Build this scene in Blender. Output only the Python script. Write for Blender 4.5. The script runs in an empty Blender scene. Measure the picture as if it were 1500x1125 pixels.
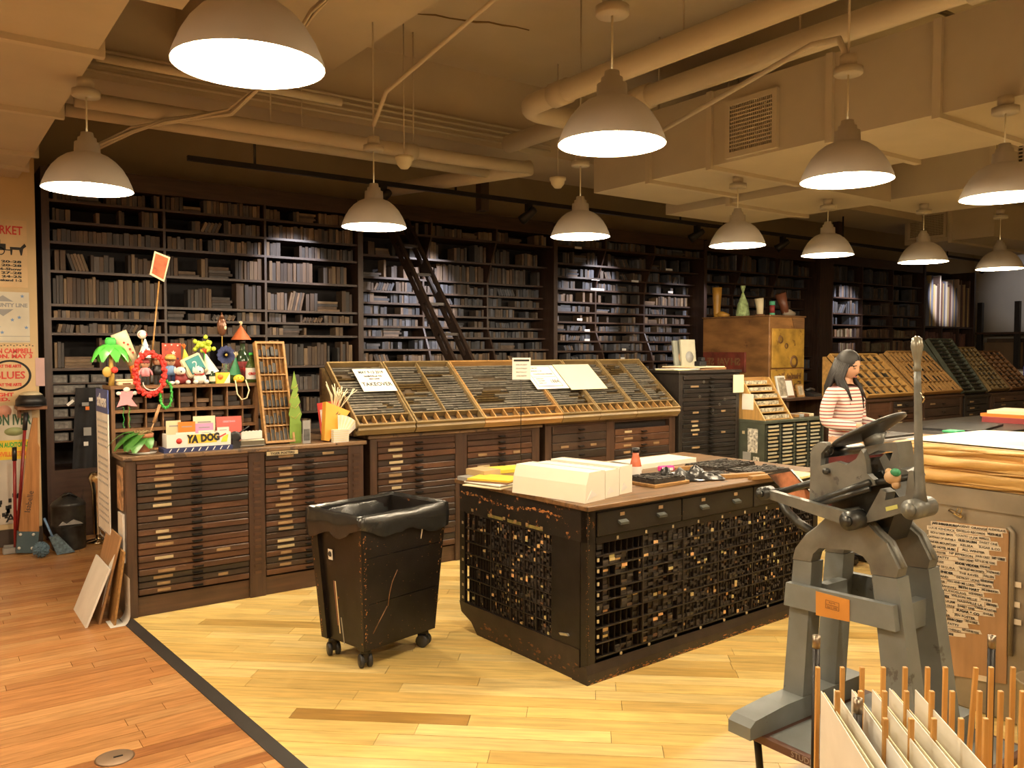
import bpy, math, random
from mathutils import Matrix, Vector
rnd = random.Random(7)
PI = math.pi
S = bpy.context.scene
COL = S.collection
# ------------------------------------------------------------------ camera, world, exposure
F, H, YAW, PIT = 1220.0, 1.65, math.radians(35.8), math.atan(50 / 1220)
cd = bpy.data.cameras.new('camera'); cam = bpy.data.objects.new('camera', cd); COL.objects.link(cam)
cam.location = (0, 0, H); cam.rotation_euler = (PI / 2 - PIT, 0, -YAW)
cd.sensor_width = 36; cd.lens = 36 * F / 1500; cd.clip_start = 0.05; cd.clip_end = 100
S.camera = cam
W = bpy.data.worlds.new('world'); S.world = W; W.use_nodes = True
W.node_tree.nodes['Background'].inputs[0].default_value = (.9, .8, .65, 1)
W.node_tree.nodes['Background'].inputs[1].default_value = 0.02
vs = S.view_settings; vs.view_transform = 'Standard'; vs.look = 'None'; vs.gamma = 1; vs.use_curve_mapping = False
vs.exposure = 0.12
LAMP_COL = (1.0, .82, .58); LAMP_W = 62; BULB_E = 30; SPOT_COL = (.96, .93, 1.0); SPOT_W = 150
FW = (math.sin(YAW) * math.cos(PIT), math.cos(YAW) * math.cos(PIT), -math.sin(PIT))
RT = (math.cos(YAW), -math.sin(YAW), 0)
UP = (math.sin(YAW) * math.sin(PIT), math.cos(YAW) * math.sin(PIT), math.cos(PIT))
def ray(x, y):
    a = (x - 750) / F; b = -(y - 562.5) / F
    return [FW[i] + a * RT[i] + b * UP[i] for i in range(3)]
def PZ(x, y, z):
    d = ray(x, y); t = (z - H) / d[2]; return Vector((d[0] * t, d[1] * t, z))
def PY(x, y, Y):
    d = ray(x, y); t = Y / d[1]; return Vector((d[0] * t, Y, H + d[2] * t))
def PX(x, y, X):
    d = ray(x, y); t = X / d[0]; return Vector((X, d[1] * t, H + d[2] * t))
def pix(p):
    v = (p[0], p[1], p[2] - H)
    d = sum(v[i] * FW[i] for i in range(3)); a = sum(v[i] * RT[i] for i in range(3)); b = sum(v[i] * UP[i] for i in range(3))
    return (750 + F * a / d, 562.5 - F * b / d, d)
# ------------------------------------------------------------------ materials
MATS = {}
def mat(name, col, rough=.6, metal=0, var=.12, scale=6, stretch=(1, 1, 1), bump=0, wear=None, wscale=14, wthr=.62,
        objcol=False, attr=False, rotz=0, emit=0, alpha=1, trans=0, spec=.5, wear2=None, coat=0):
    if name in MATS: return MATS[name]
    m = bpy.data.materials.new(name); MATS[name] = m; m.use_nodes = True
    nt = m.node_tree; N = nt.nodes; L = nt.links; B = N['Principled BSDF']
    B.inputs['Roughness'].default_value = rough; B.inputs['Metallic'].default_value = metal
    B.inputs['Specular IOR Level'].default_value = spec
    if coat: B.inputs['Coat Weight'].default_value = coat; B.inputs['Coat Roughness'].default_value = .12
    tc = N.new('ShaderNodeTexCoord'); mp = N.new('ShaderNodeMapping'); L.new(tc.outputs['Object'], mp.inputs[0])
    if rotz:
        mp.vector_type = 'TEXTURE'; mp.inputs['Rotation'].default_value = (0, 0, math.radians(rotz)); mp.inputs['Scale'].default_value = tuple(1 / q for q in stretch)
    else: mp.inputs['Scale'].default_value = stretch
    nz = N.new('ShaderNodeTexNoise'); L.new(mp.outputs[0], nz.inputs['Vector'])
    nz.inputs['Scale'].default_value = scale; nz.inputs['Detail'].default_value = 5
    mr = N.new('ShaderNodeMapRange'); L.new(nz.outputs[0], mr.inputs[0])
    mr.inputs[1].default_value = .3; mr.inputs[2].default_value = .7
    mr.inputs[3].default_value = 1 - var; mr.inputs[4].default_value = 1 + var
    mx = N.new('ShaderNodeMix'); mx.data_type = 'RGBA'; mx.blend_type = 'MULTIPLY'; mx.inputs[0].default_value = 1
    if objcol:
        oi = N.new('ShaderNodeObjectInfo'); L.new(oi.outputs['Color'], mx.inputs[6])
    elif attr:
        at = N.new('ShaderNodeAttribute'); at.attribute_name = 'Col'; L.new(at.outputs['Color'], mx.inputs[6])
    else:
        mx.inputs[6].default_value = (*col, 1)
    L.new(mr.outputs[0], mx.inputs[7])
    out = mx.outputs[2]
    for wcol, ws, wt in [(wear, wscale, wthr)] + ([wear2] if wear2 else []):
        if not wcol: continue
        n2 = N.new('ShaderNodeTexNoise'); L.new(tc.outputs['Object'], n2.inputs['Vector'])
        n2.inputs['Scale'].default_value = ws; n2.inputs['Detail'].default_value = 8; n2.inputs['Roughness'].default_value = .7
        r2 = N.new('ShaderNodeMapRange'); L.new(n2.outputs[0], r2.inputs[0])
        r2.inputs[1].default_value = wt; r2.inputs[2].default_value = wt + .03
        m2 = N.new('ShaderNodeMix'); m2.data_type = 'RGBA'; L.new(r2.outputs[0], m2.inputs[0])
        L.new(out, m2.inputs[6]); m2.inputs[7].default_value = (*wcol, 1); out = m2.outputs[2]
    L.new(out, B.inputs['Base Color'])
    if bump:
        bp = N.new('ShaderNodeBump'); bp.inputs['Strength'].default_value = bump; bp.inputs['Distance'].default_value = .01
        L.new(nz.outputs[0], bp.inputs['Height']); L.new(bp.outputs[0], B.inputs['Normal'])
    if emit:
        B.inputs['Emission Color'].default_value = (*col, 1); B.inputs['Emission Strength'].default_value = emit
    if trans:
        B.inputs['Transmission Weight'].default_value = trans
    if alpha < 1: B.inputs['Alpha'].default_value = alpha
    return m
def wood(name, col, rough=.5, var=.35, axis=0, scale=9, **k):
    st = [7, 7, 7]; st[axis] = .6
    return mat(name, col, rough, 0, var, scale, tuple(st), **k)
# ------------------------------------------------------------------ mesh builder
class MB:
    def __init__(s): s.v = []; s.f = []; s.c = []; s.cur = None; s.sm = []
    def add(s, vs, fs, smooth=False):
        o = len(s.v); s.v += [tuple(v) for v in vs]
        for f in fs: s.f.append(tuple(i + o for i in f)); s.c.append(s.cur); s.sm.append(smooth)
        return s
    def box(s, x0, x1, y0, y1, z0, z1, M=None):
        vs = [(x, y, z) for z in (z0, z1) for y in (y0, y1) for x in (x0, x1)]
        if M is not None: vs = [M @ Vector(v) for v in vs]
        return s.add(vs, [(0, 2, 3, 1), (4, 5, 7, 6), (0, 1, 5, 4), (2, 6, 7, 3), (0, 4, 6, 2), (1, 3, 7, 5)])
    def cbox(s, c, d, M=None):
        return s.box(c[0] - d[0] / 2, c[0] + d[0] / 2, c[1] - d[1] / 2, c[1] + d[1] / 2, c[2] - d[2] / 2, c[2] + d[2] / 2, M)
    def bev(s, x0, x1, y0, y1, z0, z1, b=.005, M=None):   # box with chamfered edges
        vs = []
        for x, sx in ((x0, 1), (x1, -1)):
            for y, sy in ((y0, 1), (y1, -1)):
                for z, sz in ((z0, 1), (z1, -1)):
                    vs += [(x, y + sy * b, z + sz * b), (x + sx * b, y, z + sz * b), (x + sx * b, y + sy * b, z)]
        if M is not None: vs = [M @ Vector(v) for v in vs]
        def i(a, b_, c, k): return ((a * 2 + b_) * 2 + c) * 3 + k
        fs = [(i(0,0,0,0), i(0,0,1,0), i(0,1,1,0), i(0,1,0,0)), (i(1,0,0,0), i(1,1,0,0), i(1,1,1,0), i(1,0,1,0)),
              (i(0,0,0,1), i(1,0,0,1), i(1,0,1,1), i(0,0,1,1)), (i(0,1,0,1), i(0,1,1,1), i(1,1,1,1), i(1,1,0,1)),
              (i(0,0,0,2), i(0,1,0,2), i(1,1,0,2), i(1,0,0,2)), (i(0,0,1,2), i(1,0,1,2), i(1,1,1,2), i(0,1,1,2))]
        for a in (0, 1):
            for c in (0, 1):
                fs.append((i(a,0,c,0), i(a,1,c,0), i(a,1,c,2), i(a,0,c,2)))
                fs.append((i(0,a,c,1), i(1,a,c,1), i(1,a,c,2), i(0,a,c,2)))
                fs.append((i(a,c,0,0), i(a,c,1,0), i(a,c,1,1), i(a,c,0,1)))
                for d in (0, 1): fs.append((i(a,c,d,0), i(a,c,d,1), i(a,c,d,2)))
        return s.add(vs, fs)
    def prism(s, poly, a, b, axis='x', M=None, smooth=False):   # 2-D outline extruded along an axis
        n = len(poly); mk = {'x': lambda p, t: (t, p[0], p[1]), 'y': lambda p, t: (p[0], t, p[1]), 'z': lambda p, t: (p[0], p[1], t)}[axis]
        vs = [mk(p, a) for p in poly] + [mk(p, b) for p in poly]
        if M is not None: vs = [M @ Vector(v) for v in vs]
        return s.add(vs, [tuple(range(n - 1, -1, -1)), tuple(range(n, 2 * n))] + [(i, (i + 1) % n, n + (i + 1) % n, n + i) for i in range(n)], smooth)
    def lathe(s, prof, c=(0, 0, 0), n=20, M=None, cap=True, smooth=True):   # prof: (radius, z)
        vs = []; fs = []
        for r, z in prof:
            for k in range(n): vs.append((c[0] + r * math.cos(2 * PI * k / n), c[1] + r * math.sin(2 * PI * k / n), c[2] + z))
        for j in range(len(prof) - 1):
            for k in range(n): fs.append((j * n + k, j * n + (k + 1) % n, (j + 1) * n + (k + 1) % n, (j + 1) * n + k))
        if cap:
            if prof[0][0] > 1e-5: fs.append(tuple(range(n - 1, -1, -1)))
            if prof[-1][0] > 1e-5: fs.append(tuple(range((len(prof) - 1) * n, len(prof) * n)))
        if M is not None: vs = [M @ Vector(v) for v in vs]
        return s.add(vs, fs, smooth)
    def cyl(s, p, q, r, r2=None, n=12, smooth=True):
        p = Vector(p); q = Vector(q); d = q - p
        M = Matrix.Translation(p) @ d.to_track_quat('Z', 'Y').to_matrix().to_4x4()
        return s.lathe([(r, 0), (r if r2 is None else r2, d.length)], n=n, M=M, smooth=smooth)
    def tube(s, pts, r, n=8, closed=False):
        pts = [Vector(p) for p in pts]; m = len(pts); vs = []; fs = []
        rr = r if isinstance(r, (list, tuple)) else [r] * m
        prev = None
        for i, p in enumerate(pts):
            if closed: t = pts[(i + 1) % m] - pts[i - 1]
            else: t = pts[min(i + 1, m - 1)] - pts[max(i - 1, 0)]
            t.normalize()
            if prev is None: nrm = t.orthogonal().normalized()
            else:
                nrm = prev - t * prev.dot(t)
                nrm = nrm.normalized() if nrm.length > 1e-6 else t.orthogonal().normalized()
            prev = nrm; bn = t.cross(nrm)
            for k in range(n):
                a = 2 * PI * k / n; vs.append(p + rr[i] * (math.cos(a) * nrm + math.sin(a) * bn))
        for i in range(m if closed else m - 1):
            for k in range(n):
                j = (i + 1) % m; fs.append((i * n + k, i * n + (k + 1) % n, j * n + (k + 1) % n, j * n + k))
        if not closed: fs += [tuple(range(n - 1, -1, -1)), tuple(range((m - 1) * n, m * n))]
        return s.add(vs, fs, True)
    def ball(s, c, r, n=12, m=8, sc=(1, 1, 1)):
        return s.lathe([(max(1e-4, r * math.sin(PI * i / m)), -r * math.cos(PI * i / m)) for i in range(m + 1)], n=n, cap=False,
                       M=Matrix.Translation(c) @ Matrix.Diagonal((*sc, 1)))
    def grid(s, fn, nu, nv, smooth=True):
        vs = [fn(i / nu, j / nv) for j in range(nv + 1) for i in range(nu + 1)]; w = nu + 1
        return s.add(vs, [(j * w + i, j * w + i + 1, (j + 1) * w + i + 1, (j + 1) * w + i) for j in range(nv) for i in range(nu)], smooth)
    def mesh(s, name):
        me = bpy.data.meshes.new(name); me.from_pydata(s.v, [], s.f)
        if any(s.sm): me.polygons.foreach_set('use_smooth', s.sm)
        if any(c is not None for c in s.c):
            at = me.color_attributes.new('Col', 'FLOAT_COLOR', 'CORNER')
            buf = []
            for f, c in zip(s.f, s.c): buf += [*(c or (1, 1, 1)), 1.0] * len(f)
            at.data.foreach_set('color', buf)
        me.validate(); return me
    def build(s, name, m, parent=None, world=False):
        me = s.mesh(name); me.materials.append(m); return link(name, me, parent, world)
def wmat(p):
    return (wmat(p.parent) @ p.matrix_parent_inverse if p.parent else Matrix.Identity(4)) @ p.matrix_basis
def link(name, data, parent=None, world=False):
    o = bpy.data.objects.new(name, data); COL.objects.link(o)
    if parent is not None:
        o.parent = parent
        if world: o.matrix_parent_inverse = wmat(parent).inverted()
    return o
def tag(o, label, cat, group=None):
    o['label'] = label; o['category'] = cat
    if group: o['group'] = group
    return o
def thing(name, label, cat, loc=(0, 0, 0), rz=0, group=None):
    o = bpy.data.objects.new(name, None); COL.objects.link(o); o.location = loc; o.rotation_euler = (0, 0, rz)
    o.empty_display_size = .1
    return tag(o, label, cat, group)
def struct(o): o['kind'] = 'structure'; return o
def stuff(o): o['kind'] = 'stuff'; return o
def text(s, size, m, parent, M, name='lettering', sx=1, al='CENTER', ext=.0006, world=False, bold=0):
    cu = bpy.data.curves.new('t', 'FONT'); cu.body = s; cu.size = size; cu.align_x = al; cu.align_y = 'CENTER'
    cu.extrude = ext; cu.resolution_u = 2; cu.offset = bold
    tmp = bpy.data.objects.new('t', cu); COL.objects.link(tmp)
    me = bpy.data.meshes.new_from_object(tmp)
    bpy.data.objects.remove(tmp); bpy.data.curves.remove(cu)
    me.name = name; me.transform(M @ Matrix.Diagonal((sx, 1, 1, 1))); me.materials.clear(); me.materials.append(m)
    return link(name, me, parent, world)
def T(x, y, z): return Matrix.Translation((x, y, z))
def R(a, ax): return Matrix.Rotation(math.radians(a), 4, ax)
FACE_NY = R(90, 'X')                       # text in XZ plane, readable from -Y
FACE_NX = R(-90, 'Z') @ R(90, 'X')         # text in YZ plane, readable from -X
# ================================================================== THE ROOM
M_maple = mat('maple_floor', (1, 1, 1), .32, 0, .2, 4, (1, 9, 1), objcol=True, rotz=-41, wear=(.22, .10, .02), wscale=9, wthr=.715, bump=.03)
M_oak = mat('oak_floor', (1, 1, 1), .26, 0, .2, 6, (1, 8, 1), objcol=True, wear=(.16, .06, .015), wscale=8, wthr=.715, bump=.03)
M_mapleA = mat('maple_floor_far', (1, 1, 1), .32, 0, .2, 4, (1, 9, 1), rotz=-41, attr=True)
M_oakA = mat('oak_floor_far', (1, 1, 1), .26, 0, .2, 6, (1, 8, 1), attr=True)
M_sub = mat('subfloor', (.10, .05, .02), .9)
def strip_x(y): return 1.04 + (5.34 - y) * .07
def clip(poly, inside, cut):
    out = []
    for i in range(len(poly)):
        a, b = poly[i - 1], poly[i]
        if inside(b):
            if not inside(a): out.append(cut(a, b))
            out.append(b)
        elif inside(a): out.append(cut(a, b))
    return out
def half(nx, ny, d):   # keep nx*x+ny*y >= d
    g = lambda p: nx * p[0] + ny * p[1] - d
    def cut(a, b):
        t = g(a) / (g(a) - g(b)); return (a[0] + t * (b[0] - a[0]), a[1] + t * (b[1] - a[1]))
    return (lambda p: g(p) >= 0), cut
def make_floor(name, ang, wd, halves, cols, m, mA, lens, seed):
    r = random.Random(seed)
    fl = struct(MB().prism(halves[1], -.05, -.012, 'z').build(name, M_sub))
    u = (math.cos(ang), math.sin(ang)); v = (-u[1], u[0]); planks = []
    j = -220
    while j < 220:
        t = -22 + r.random()
        while t < 24:
            l = r.uniform(*lens); g = .0012
            P = [(u[0] * a + v[0] * b, u[1] * a + v[1] * b) for a, b in ((t + g, j * wd + g), (t + l - g, j * wd + g), (t + l - g, (j + 1) * wd - g), (t + g, (j + 1) * wd - g))]
            t += l
            Ps = []
            for reg in halves[0]:
                Q_ = P
                for h in reg:
                    if len(Q_) > 2: Q_ = clip(Q_, *h)
                if len(Q_) > 2: Ps.append(Q_)
            if not Ps: continue
            c = r.choices(cols, [k[1] for k in cols])[0][0]; k = r.uniform(.88, 1.1)
            c = tuple(min(1, x * k) for x in c)
            P = Ps[0]
            for Q_ in Ps[1:]: planks.append((0, Q_, c))
            cx = sum(p[0] for p in P) / len(P); cy = sum(p[1] for p in P) / len(P)
            Q = pix((cx, cy, 0)); vis = Q[2] > .5 and -60 < Q[0] < 1560 and 560 < Q[1] < 1160
            ar = abs(sum(P[i - 1][0] * P[i][1] - P[i][0] * P[i - 1][1] for i in range(len(P)))) / 2
            planks.append((ar / Q[2] ** 3 if vis else 0, P, c))
        j += 1
    planks.sort(key=lambda p: -p[0])
    far = MB()
    for i, (sc, P, c) in enumerate(planks):
        z = r.uniform(-.0008, 0)
        if i < 300 and sc > 0:
            o = MB().prism(P, -.012, z, 'z').build('plank', m, fl); o.color = (*c, 1)
        else:
            far.cur = c; far.prism(P, -.012, z, 'z')
    stuff(far.build('far_planks', mA, fl))
    return fl
sl = .07
nrm = (1, sl); dd = 1.04 + 5.34 * sl
XL, XR, YF, YB, ZC = -3.6, 18.4, -3.2, 8.7, 4.25
def fx(y, e): return strip_x(y) + e
make_floor('floor', math.radians(-41), .108, ([[half(1, sl, dd + .035), half(-1, 0, -XR), half(0, 1, YF), half(0, -1, -5.5)], [half(1, 0, 1.5), half(-1, 0, -XR), half(0, 1, 5.5), half(0, -1, -YB)]], [(fx(YF, .03), YF), (XR, YF), (XR, YB), (1.5, YB), (1.5, 5.5), (fx(5.5, .03), 5.5)]),
           [((.76, .55, .19), 6), ((.70, .48, .155), 3), ((.82, .62, .25), 4), ((.42, .24, .06), .45), ((.60, .39, .11), 1)], M_maple, M_mapleA, (.45, 1.3), 3)
make_floor('floor_left', 0, .083, ([[half(-1, -sl, -dd + .035), half(1, 0, XL), half(0, 1, YF), half(0, -1, -5.5)], [half(-1, 0, -1.5), half(1, 0, XL), half(0, 1, 5.5), half(0, -1, -YB)]], [(XL, YF), (fx(YF, -.03), YF), (fx(5.5, -.03), 5.5), (1.5, 5.5), (1.5, YB), (XL, YB)]),
           [((.50, .245, .088), 5), ((.45, .205, .07), 3), ((.55, .29, .11), 3), ((.36, .15, .05), 1)], M_oak, M_oakA, (.6, 1.5), 5)
tr = MB().prism([(fx(YF, -.035), YF), (fx(YF, .035), YF), (fx(5.5, .035), 5.5), (fx(5.5, -.035), 5.5)], -.012, .003, 'z')
struct(tr.build('trim_1', mat('black_strip', (.025, .022, .02), .45, wear=(.35, .3, .22), wscale=9, wthr=.70)))
# brass floor cover
d = PZ(168, 1110, 0)
o = thing('floor_outlet_cover', 'round bronze floor cover plate set into the orange oak boards', 'floor plate', d)
MB().lathe([(.001, .004), (.066, .004), (.075, .0)], n=28).build('plate', mat('dull_bronze', (.34, .24, .16), .45, .6), o)
MB().cbox((.012, -.005, .005), (.035, .008, .003)).build('latch', mat('dark_metal', (.03, .03, .03), .4, .7), o)
M_wall = mat('warm_wall', (.42, .34, .22), .85, var=.06, scale=2)
M_wallc = mat('cream_wall', (.62, .47, .26), .85, var=.06, scale=2)
M_ceil = mat('ceiling_paint', (.56, .49, .39), .9, var=.07, scale=1.5, bump=.15)
struct(MB().box(.88, XR + .2, YB, YB + .15, -.05, ZC).build('wall_back', M_wall))
struct(MB().box(XL - .15, .88, 8.12, YB + .15, -.05, ZC).build('wall_left_back', M_wallc))
struct(MB().box(XR, XR + .15, YF, YB, -.05, ZC).build('wall_right', mat('grey_wall', (.46, .42, .35), .85, var=.05, scale=2)))
struct(MB().box(XL - .15, XL, YF, 8.12, -.05, ZC).build('wall_left', M_wallc))
struct(MB().box(XL - .15, XR + .15, YF - .15, YF, -.05, ZC).build('wall_front', M_wallc))
cl = struct(MB().box(XL - .15, XR + .15, YF - .15, YB + .15, ZC, ZC + .15).build('ceiling', M_ceil))
bm = MB().box(XL, XR, 6.62, 7.6, 3.58, ZC)
struct(bm.build('trim_2', M_ceil))
struct(MB().box(1.67, 2.81, YF, 6.62, 3.9, ZC).build('trim_3', M_ceil))
cr = MB(); r = random.Random(2)
q = [PZ(500 + 275 * t, 3 + 40 * t + r.uniform(-3, 3), ZC - .004) for t in [i / 14 for i in range(15)]]
cr.tube(q, [r.uniform(.004, .012) for _ in q], 5); cr.build('crack', mat('crack_brown', (.2, .13, .06), .9), cl)
struct(MB().box(XL, .88, 8.085, 8.12, 0, .14).build('baseboard_left', mat('dark_base', (.05, .035, .025), .5)))
# ---------------- ducts, pipes
M_duct = mat('duct_paint', (.50, .45, .37), .6, var=.05, scale=3)
M_pipe = mat('pipe_paint', (.54, .48, .39), .55, var=.05, scale=3)
M_grille = mat('grille_dark', (.05, .045, .035), .6)
def duct(label, x0, x1, ys, z0, z1, group='rectangular ceiling ducts'):
    t = thing('air_duct', label, 'duct', ((x0 + x1) / 2, ys[0], z0), group=group)
    MB().box(x0, x1, ys[0], ys[-1], z0, z1).build('duct_body', M_duct, t, True)
    for x in (x0 + .1, x1 - .1):
        for y in (ys[1], ys[-2]): MB().cyl((x, y, z1), (x, y, ZC if not 6.6 < y < 7.6 else 3.58), .008, n=6).build('hanger_rod', M_pipe, t, True)
    for y in ys[1:-1]:
        b = MB()
        b.box(x0 - .03, x1 + .03, y - .025, y + .025, z0 - .03, z0 + .002).box(x0 - .03, x0 + .002, y - .025, y + .025, z0, z1)
        b.box(x1 - .002, x1 + .03, y - .025, y + .025, z0, z1)
        b.build('flange', M_pipe, t, True)
    return t
t = duct('wide cream duct under the ceiling above the poster wall', -3.3, .76, [-3, 1.2, 3.0, 4.45, 5.75, 7.0, 7.6, 8.1], 3.08, 3.62)
MB().box(-3.3, .92, -3, 3.55, 3.02, 3.08).build('lower_panel', M_duct, t, True)
def grille(t, X, y0, y1, z0, z1):
    g = MB().box(X - .035, X, y0 - .04, y1 + .04, z0 - .04, z0).box(X - .035, X, y0 - .04, y1 + .04, z1, z1 + .04)
    g.box(X - .035, X, y0 - .04, y0, z0, z1).box(X - .035, X, y1, y1 + .04, z0, z1)
    g = g.build('grille_frame', M_pipe, t, True)
    MB().box(X - .012, X - .004, y0, y1, z0, z1).build('grille_back', M_grille, t, True)
    s = MB(); n = 12
    for i in range(1, n): z = z0 + (z1 - z0) * i / n; s.box(X - .03, X - .014, y0, y1, z - .004, z + .004)
    for i in range(1, 22): y = y0 + (y1 - y0) * i / 22; s.box(X - .028, X - .016, y - .003, y + .003, z0, z1)
    s.build('grille_bars', M_pipe, g, True)
t = duct('deep cream duct with a square grille on its side', 5.02, 6.1, [-2.2, .6, 2.6, 3.32, 4.35, 5.0, 5.7], 3.06, 3.62)
a, b = PX(1070, 150, 5.02), PX(1138, 205, 5.02)
grille(t, 5.02, b.y + .02, a.y - .02, 3.12, 3.46)
t = duct('short boxy cream duct branch dropping beside the deep duct', 6.15, 7.3, [4.2, 5.1, 5.9], 3.0, 3.55)
t = duct('cream duct behind the others with a grille near the right wall', 7.5, 8.6, [-2.2, .4, 2.2, 3.4, 4.6], 3.06, 3.62)
grille(t, 7.5, 2.35, 3.2, 3.14, 3.5)
t = duct('small grey duct high by the right wall above the far bookcase', 12.4, 15.2, [5.6, 6.2, 6.9], 3.25, 3.75)
grille(t, 12.4, 6.3, 6.8, 3.35, 3.65)
def pipe(label, pts, r, hang=(), joints=(), group='painted ceiling pipes'):
    t = thing('ceiling_pipe', label, 'pipe', pts[0], group=group)
    MB().tube(pts, r, 14).build('pipe_run', M_pipe, t, True)
    for p in hang: MB().cyl(p, (p[0], p[1], ZC), .006, n=6).build('hanger_rod', M_pipe, t, True)
    for a, b in joints: MB().cyl(a, b, r * 1.16, n=14).build('coupling', M_pipe, t, True)
    return t
def arc(c, r, a0, a1, ax, n=6):
    out = []
    for i in range(n + 1):
        a = math.radians(a0 + (a1 - a0) * i / n); out.append((c[0] + r * math.cos(a), c[1] + r * math.sin(a), c[2]))
    return out
zp = 3.42
pipe('thick cream pipe running towards the bookcases and turning right beside the duct', [(3.68, -2.8, zp), (3.68, 4.8, zp)] + arc((3.88, 4.8, zp), .2, 180, 90, 'z') + [(4.7, 5.0, zp)], .075,
     [(3.68, 3.4, zp), (3.68, 1.6, zp)], [((3.68, 4.45, zp), (3.68, 4.6, zp))])
pipe('thick cream pipe with a bend beside the deep duct', [(4.45, .9, zp + .02), (4.25, 1.4, zp), (4.22, 2.2, zp), (4.22, 5.9, zp)], .075, [(4.22, 3.0, zp)], [((4.24, 1.9, zp), (4.24, 2.05, zp)), ((4.22, 4.2, zp), (4.22, 4.35, zp))])
pipe('long cream pipe parallel to the bookcases ending at an elbow', [(.9, 6.1, 3.28), (3.9, 6.1, 3.28), (4.6, 6.1, 3.30)], .055, [(2.2, 6.1, 3.28), (3.4, 6.1, 3.28)], [((3.3, 6.1, 3.28), (3.42, 6.1, 3.28))])
pipe('second long cream pipe nearer the bookcases', [(.9, 6.5, 3.3), (4.4, 6.5, 3.3)], .045, [(2.6, 6.5, 3.3)])
pipe('pale pipe slanting between the track and the beam', [(4.6, 6.1, 3.3), (4.0, 7.9, 3.3)], .07)
pipe('slim cream pipe crossing under the slab', [(.9, 2.9, 3.9), (4.6, 2.9, 3.9), (7.9, 2.9, 3.9)], .02, [(2.0, 2.9, 3.9), (3.4, 2.9, 3.9)])
for i, dz in enumerate((0, .05, .1, .15)):
    pipe(f'slim conduit, {("lowest", "second lowest", "second highest", "highest")[i]} of four stacked along the beam', [(.9, 6.56, 3.62 + dz), (5.2, 6.56, 3.62 + dz)], .012)
pipe('slim cream pipe along the near face of the first duct', [(.9, 5.3, 3.32), (2.4, 5.3, 3.32)], .025)
pipe('thin conduit rising diagonally to the slab', [(2.63, 5.28, 3.2), (2.66, 5.15, 3.4), (3.0, 4.0, 3.88), (3.3, 1.6, 3.92)], .014)
pipe('thin conduit with a curve running along the deep duct', [(3.84, 2.45, 3.1), (3.84, 2.5, 3.22), (3.9, 2.7, 3.26), (4.6, 4.9, 3.2)], .016)
# loose cable bundle sagging off the pipes
cb = thing('cable_bundle', 'sagging bundle of tan cables draped over the ceiling pipes', 'cable', (1.2, 5.4, 3.4))
for k in range(7):
    e = [(x + rnd.uniform(-.02, .02), y + rnd.uniform(-.02, .02), z + rnd.uniform(-.02, .02)) for x, y, z in
         ((2.2, 4.3, 3.9), (1.95, 4.7, 3.62), (1.85, 5.1, 3.34), (1.75, 5.6, 3.22), (1.45, 6.0, 3.2), (1.3, 6.3, 3.18), (1.05, 7.2, 3.12))]
    MB().tube(e, .009, 6).build('cable', M_pipe, cb, True)
# sprinkler / motion sensors
for (x, y, Y, lab) in ((592, 235, 5.9, 'small white domed sensor hanging beside the longest pendant row'), (817, 265, 6.0, 'small white domed sensor hanging left of the square ducts')):
    p = PY(x, y, Y); t = thing('ceiling_sensor', lab, 'sensor', p, group='domed ceiling sensors')
    MB().lathe([(.001, -.07), (.03, -.065), (.06, -.03), (.065, 0), (.075, .005), (.075, .03), (.001, .03)], n=20).build('dome', mat('white_plastic', (.75, .68, .52), .4), t)
    MB().cyl((0, 0, .03), (0, 0, ZC - p.z if Y < 6.6 else .6), .006, n=6).build('stem', M_pipe, t)
# ---------------- track lighting
M_black = mat('black_metal', (.02, .018, .017), .4, .5)
TY, TZ = 7.05, 3.2
tk = thing('light_track', 'long black lighting track in front of the bookcases', 'light track', (1.9, TY, TZ))
MB().box(1.85, 17.6, TY - .02, TY + .02, TZ - .02, TZ + .02).build('rail', M_black, tk, True)
for x in (2.4, 4.4, 7.6, 11.0, 14.0): MB().cyl((x, TY, TZ), (x, TY, 3.58), .012, n=8).build('hanger', M_black, tk, True)
for x in (4.95, 8.9, 11.4, 14.4): MB().box(x - .05, x + .05, TY + .3, TY + .4, 3.12, 3.58).build('drop_post', mat('post_brown', (.05, .03, .02), .6), tk, True)
def spot(x, tgt, w, lab, size=34):
    p = Vector((x, TY, TZ - .13)); d = (Vector(tgt) - p).normalized()
    t = thing('track_spotlight', lab, 'spotlight', (x, TY, TZ - .02), group='black track spotlights')
    MB().box(-.03, .03, -.03, .03, -.08, 0).cyl((0, 0, -.08), (0, 0, -.12), .012).build('bracket', M_black, t)
    Mx = T(*(p - Vector(t.location))) @ d.to_track_quat('Z', 'Y').to_matrix().to_4x4()
    MB().lathe([(.001, -.1), (.03, -.095), (.04, -.07), (.052, .06), (.055, .1), (.049, .1), (.036, -.05), (.001, -.06)], n=18, M=Mx).build('head', M_black, t)
    ld = bpy.data.lights.new('spot_lamp', 'SPOT'); ld.energy = w; ld.color = SPOT_COL; ld.spot_size = math.radians(size); ld.spot_blend = .6; ld.shadow_soft_size = .025
    lo = bpy.data.objects.new('spot_lamp', ld); COL.objects.link(lo); lo.parent = t
    lo.matrix_parent_inverse = wmat(t).inverted()
    lo.matrix_basis = T(*(p + d * .11)) @ d.to_track_quat('-Z', 'Y').to_matrix().to_4x4()
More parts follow.
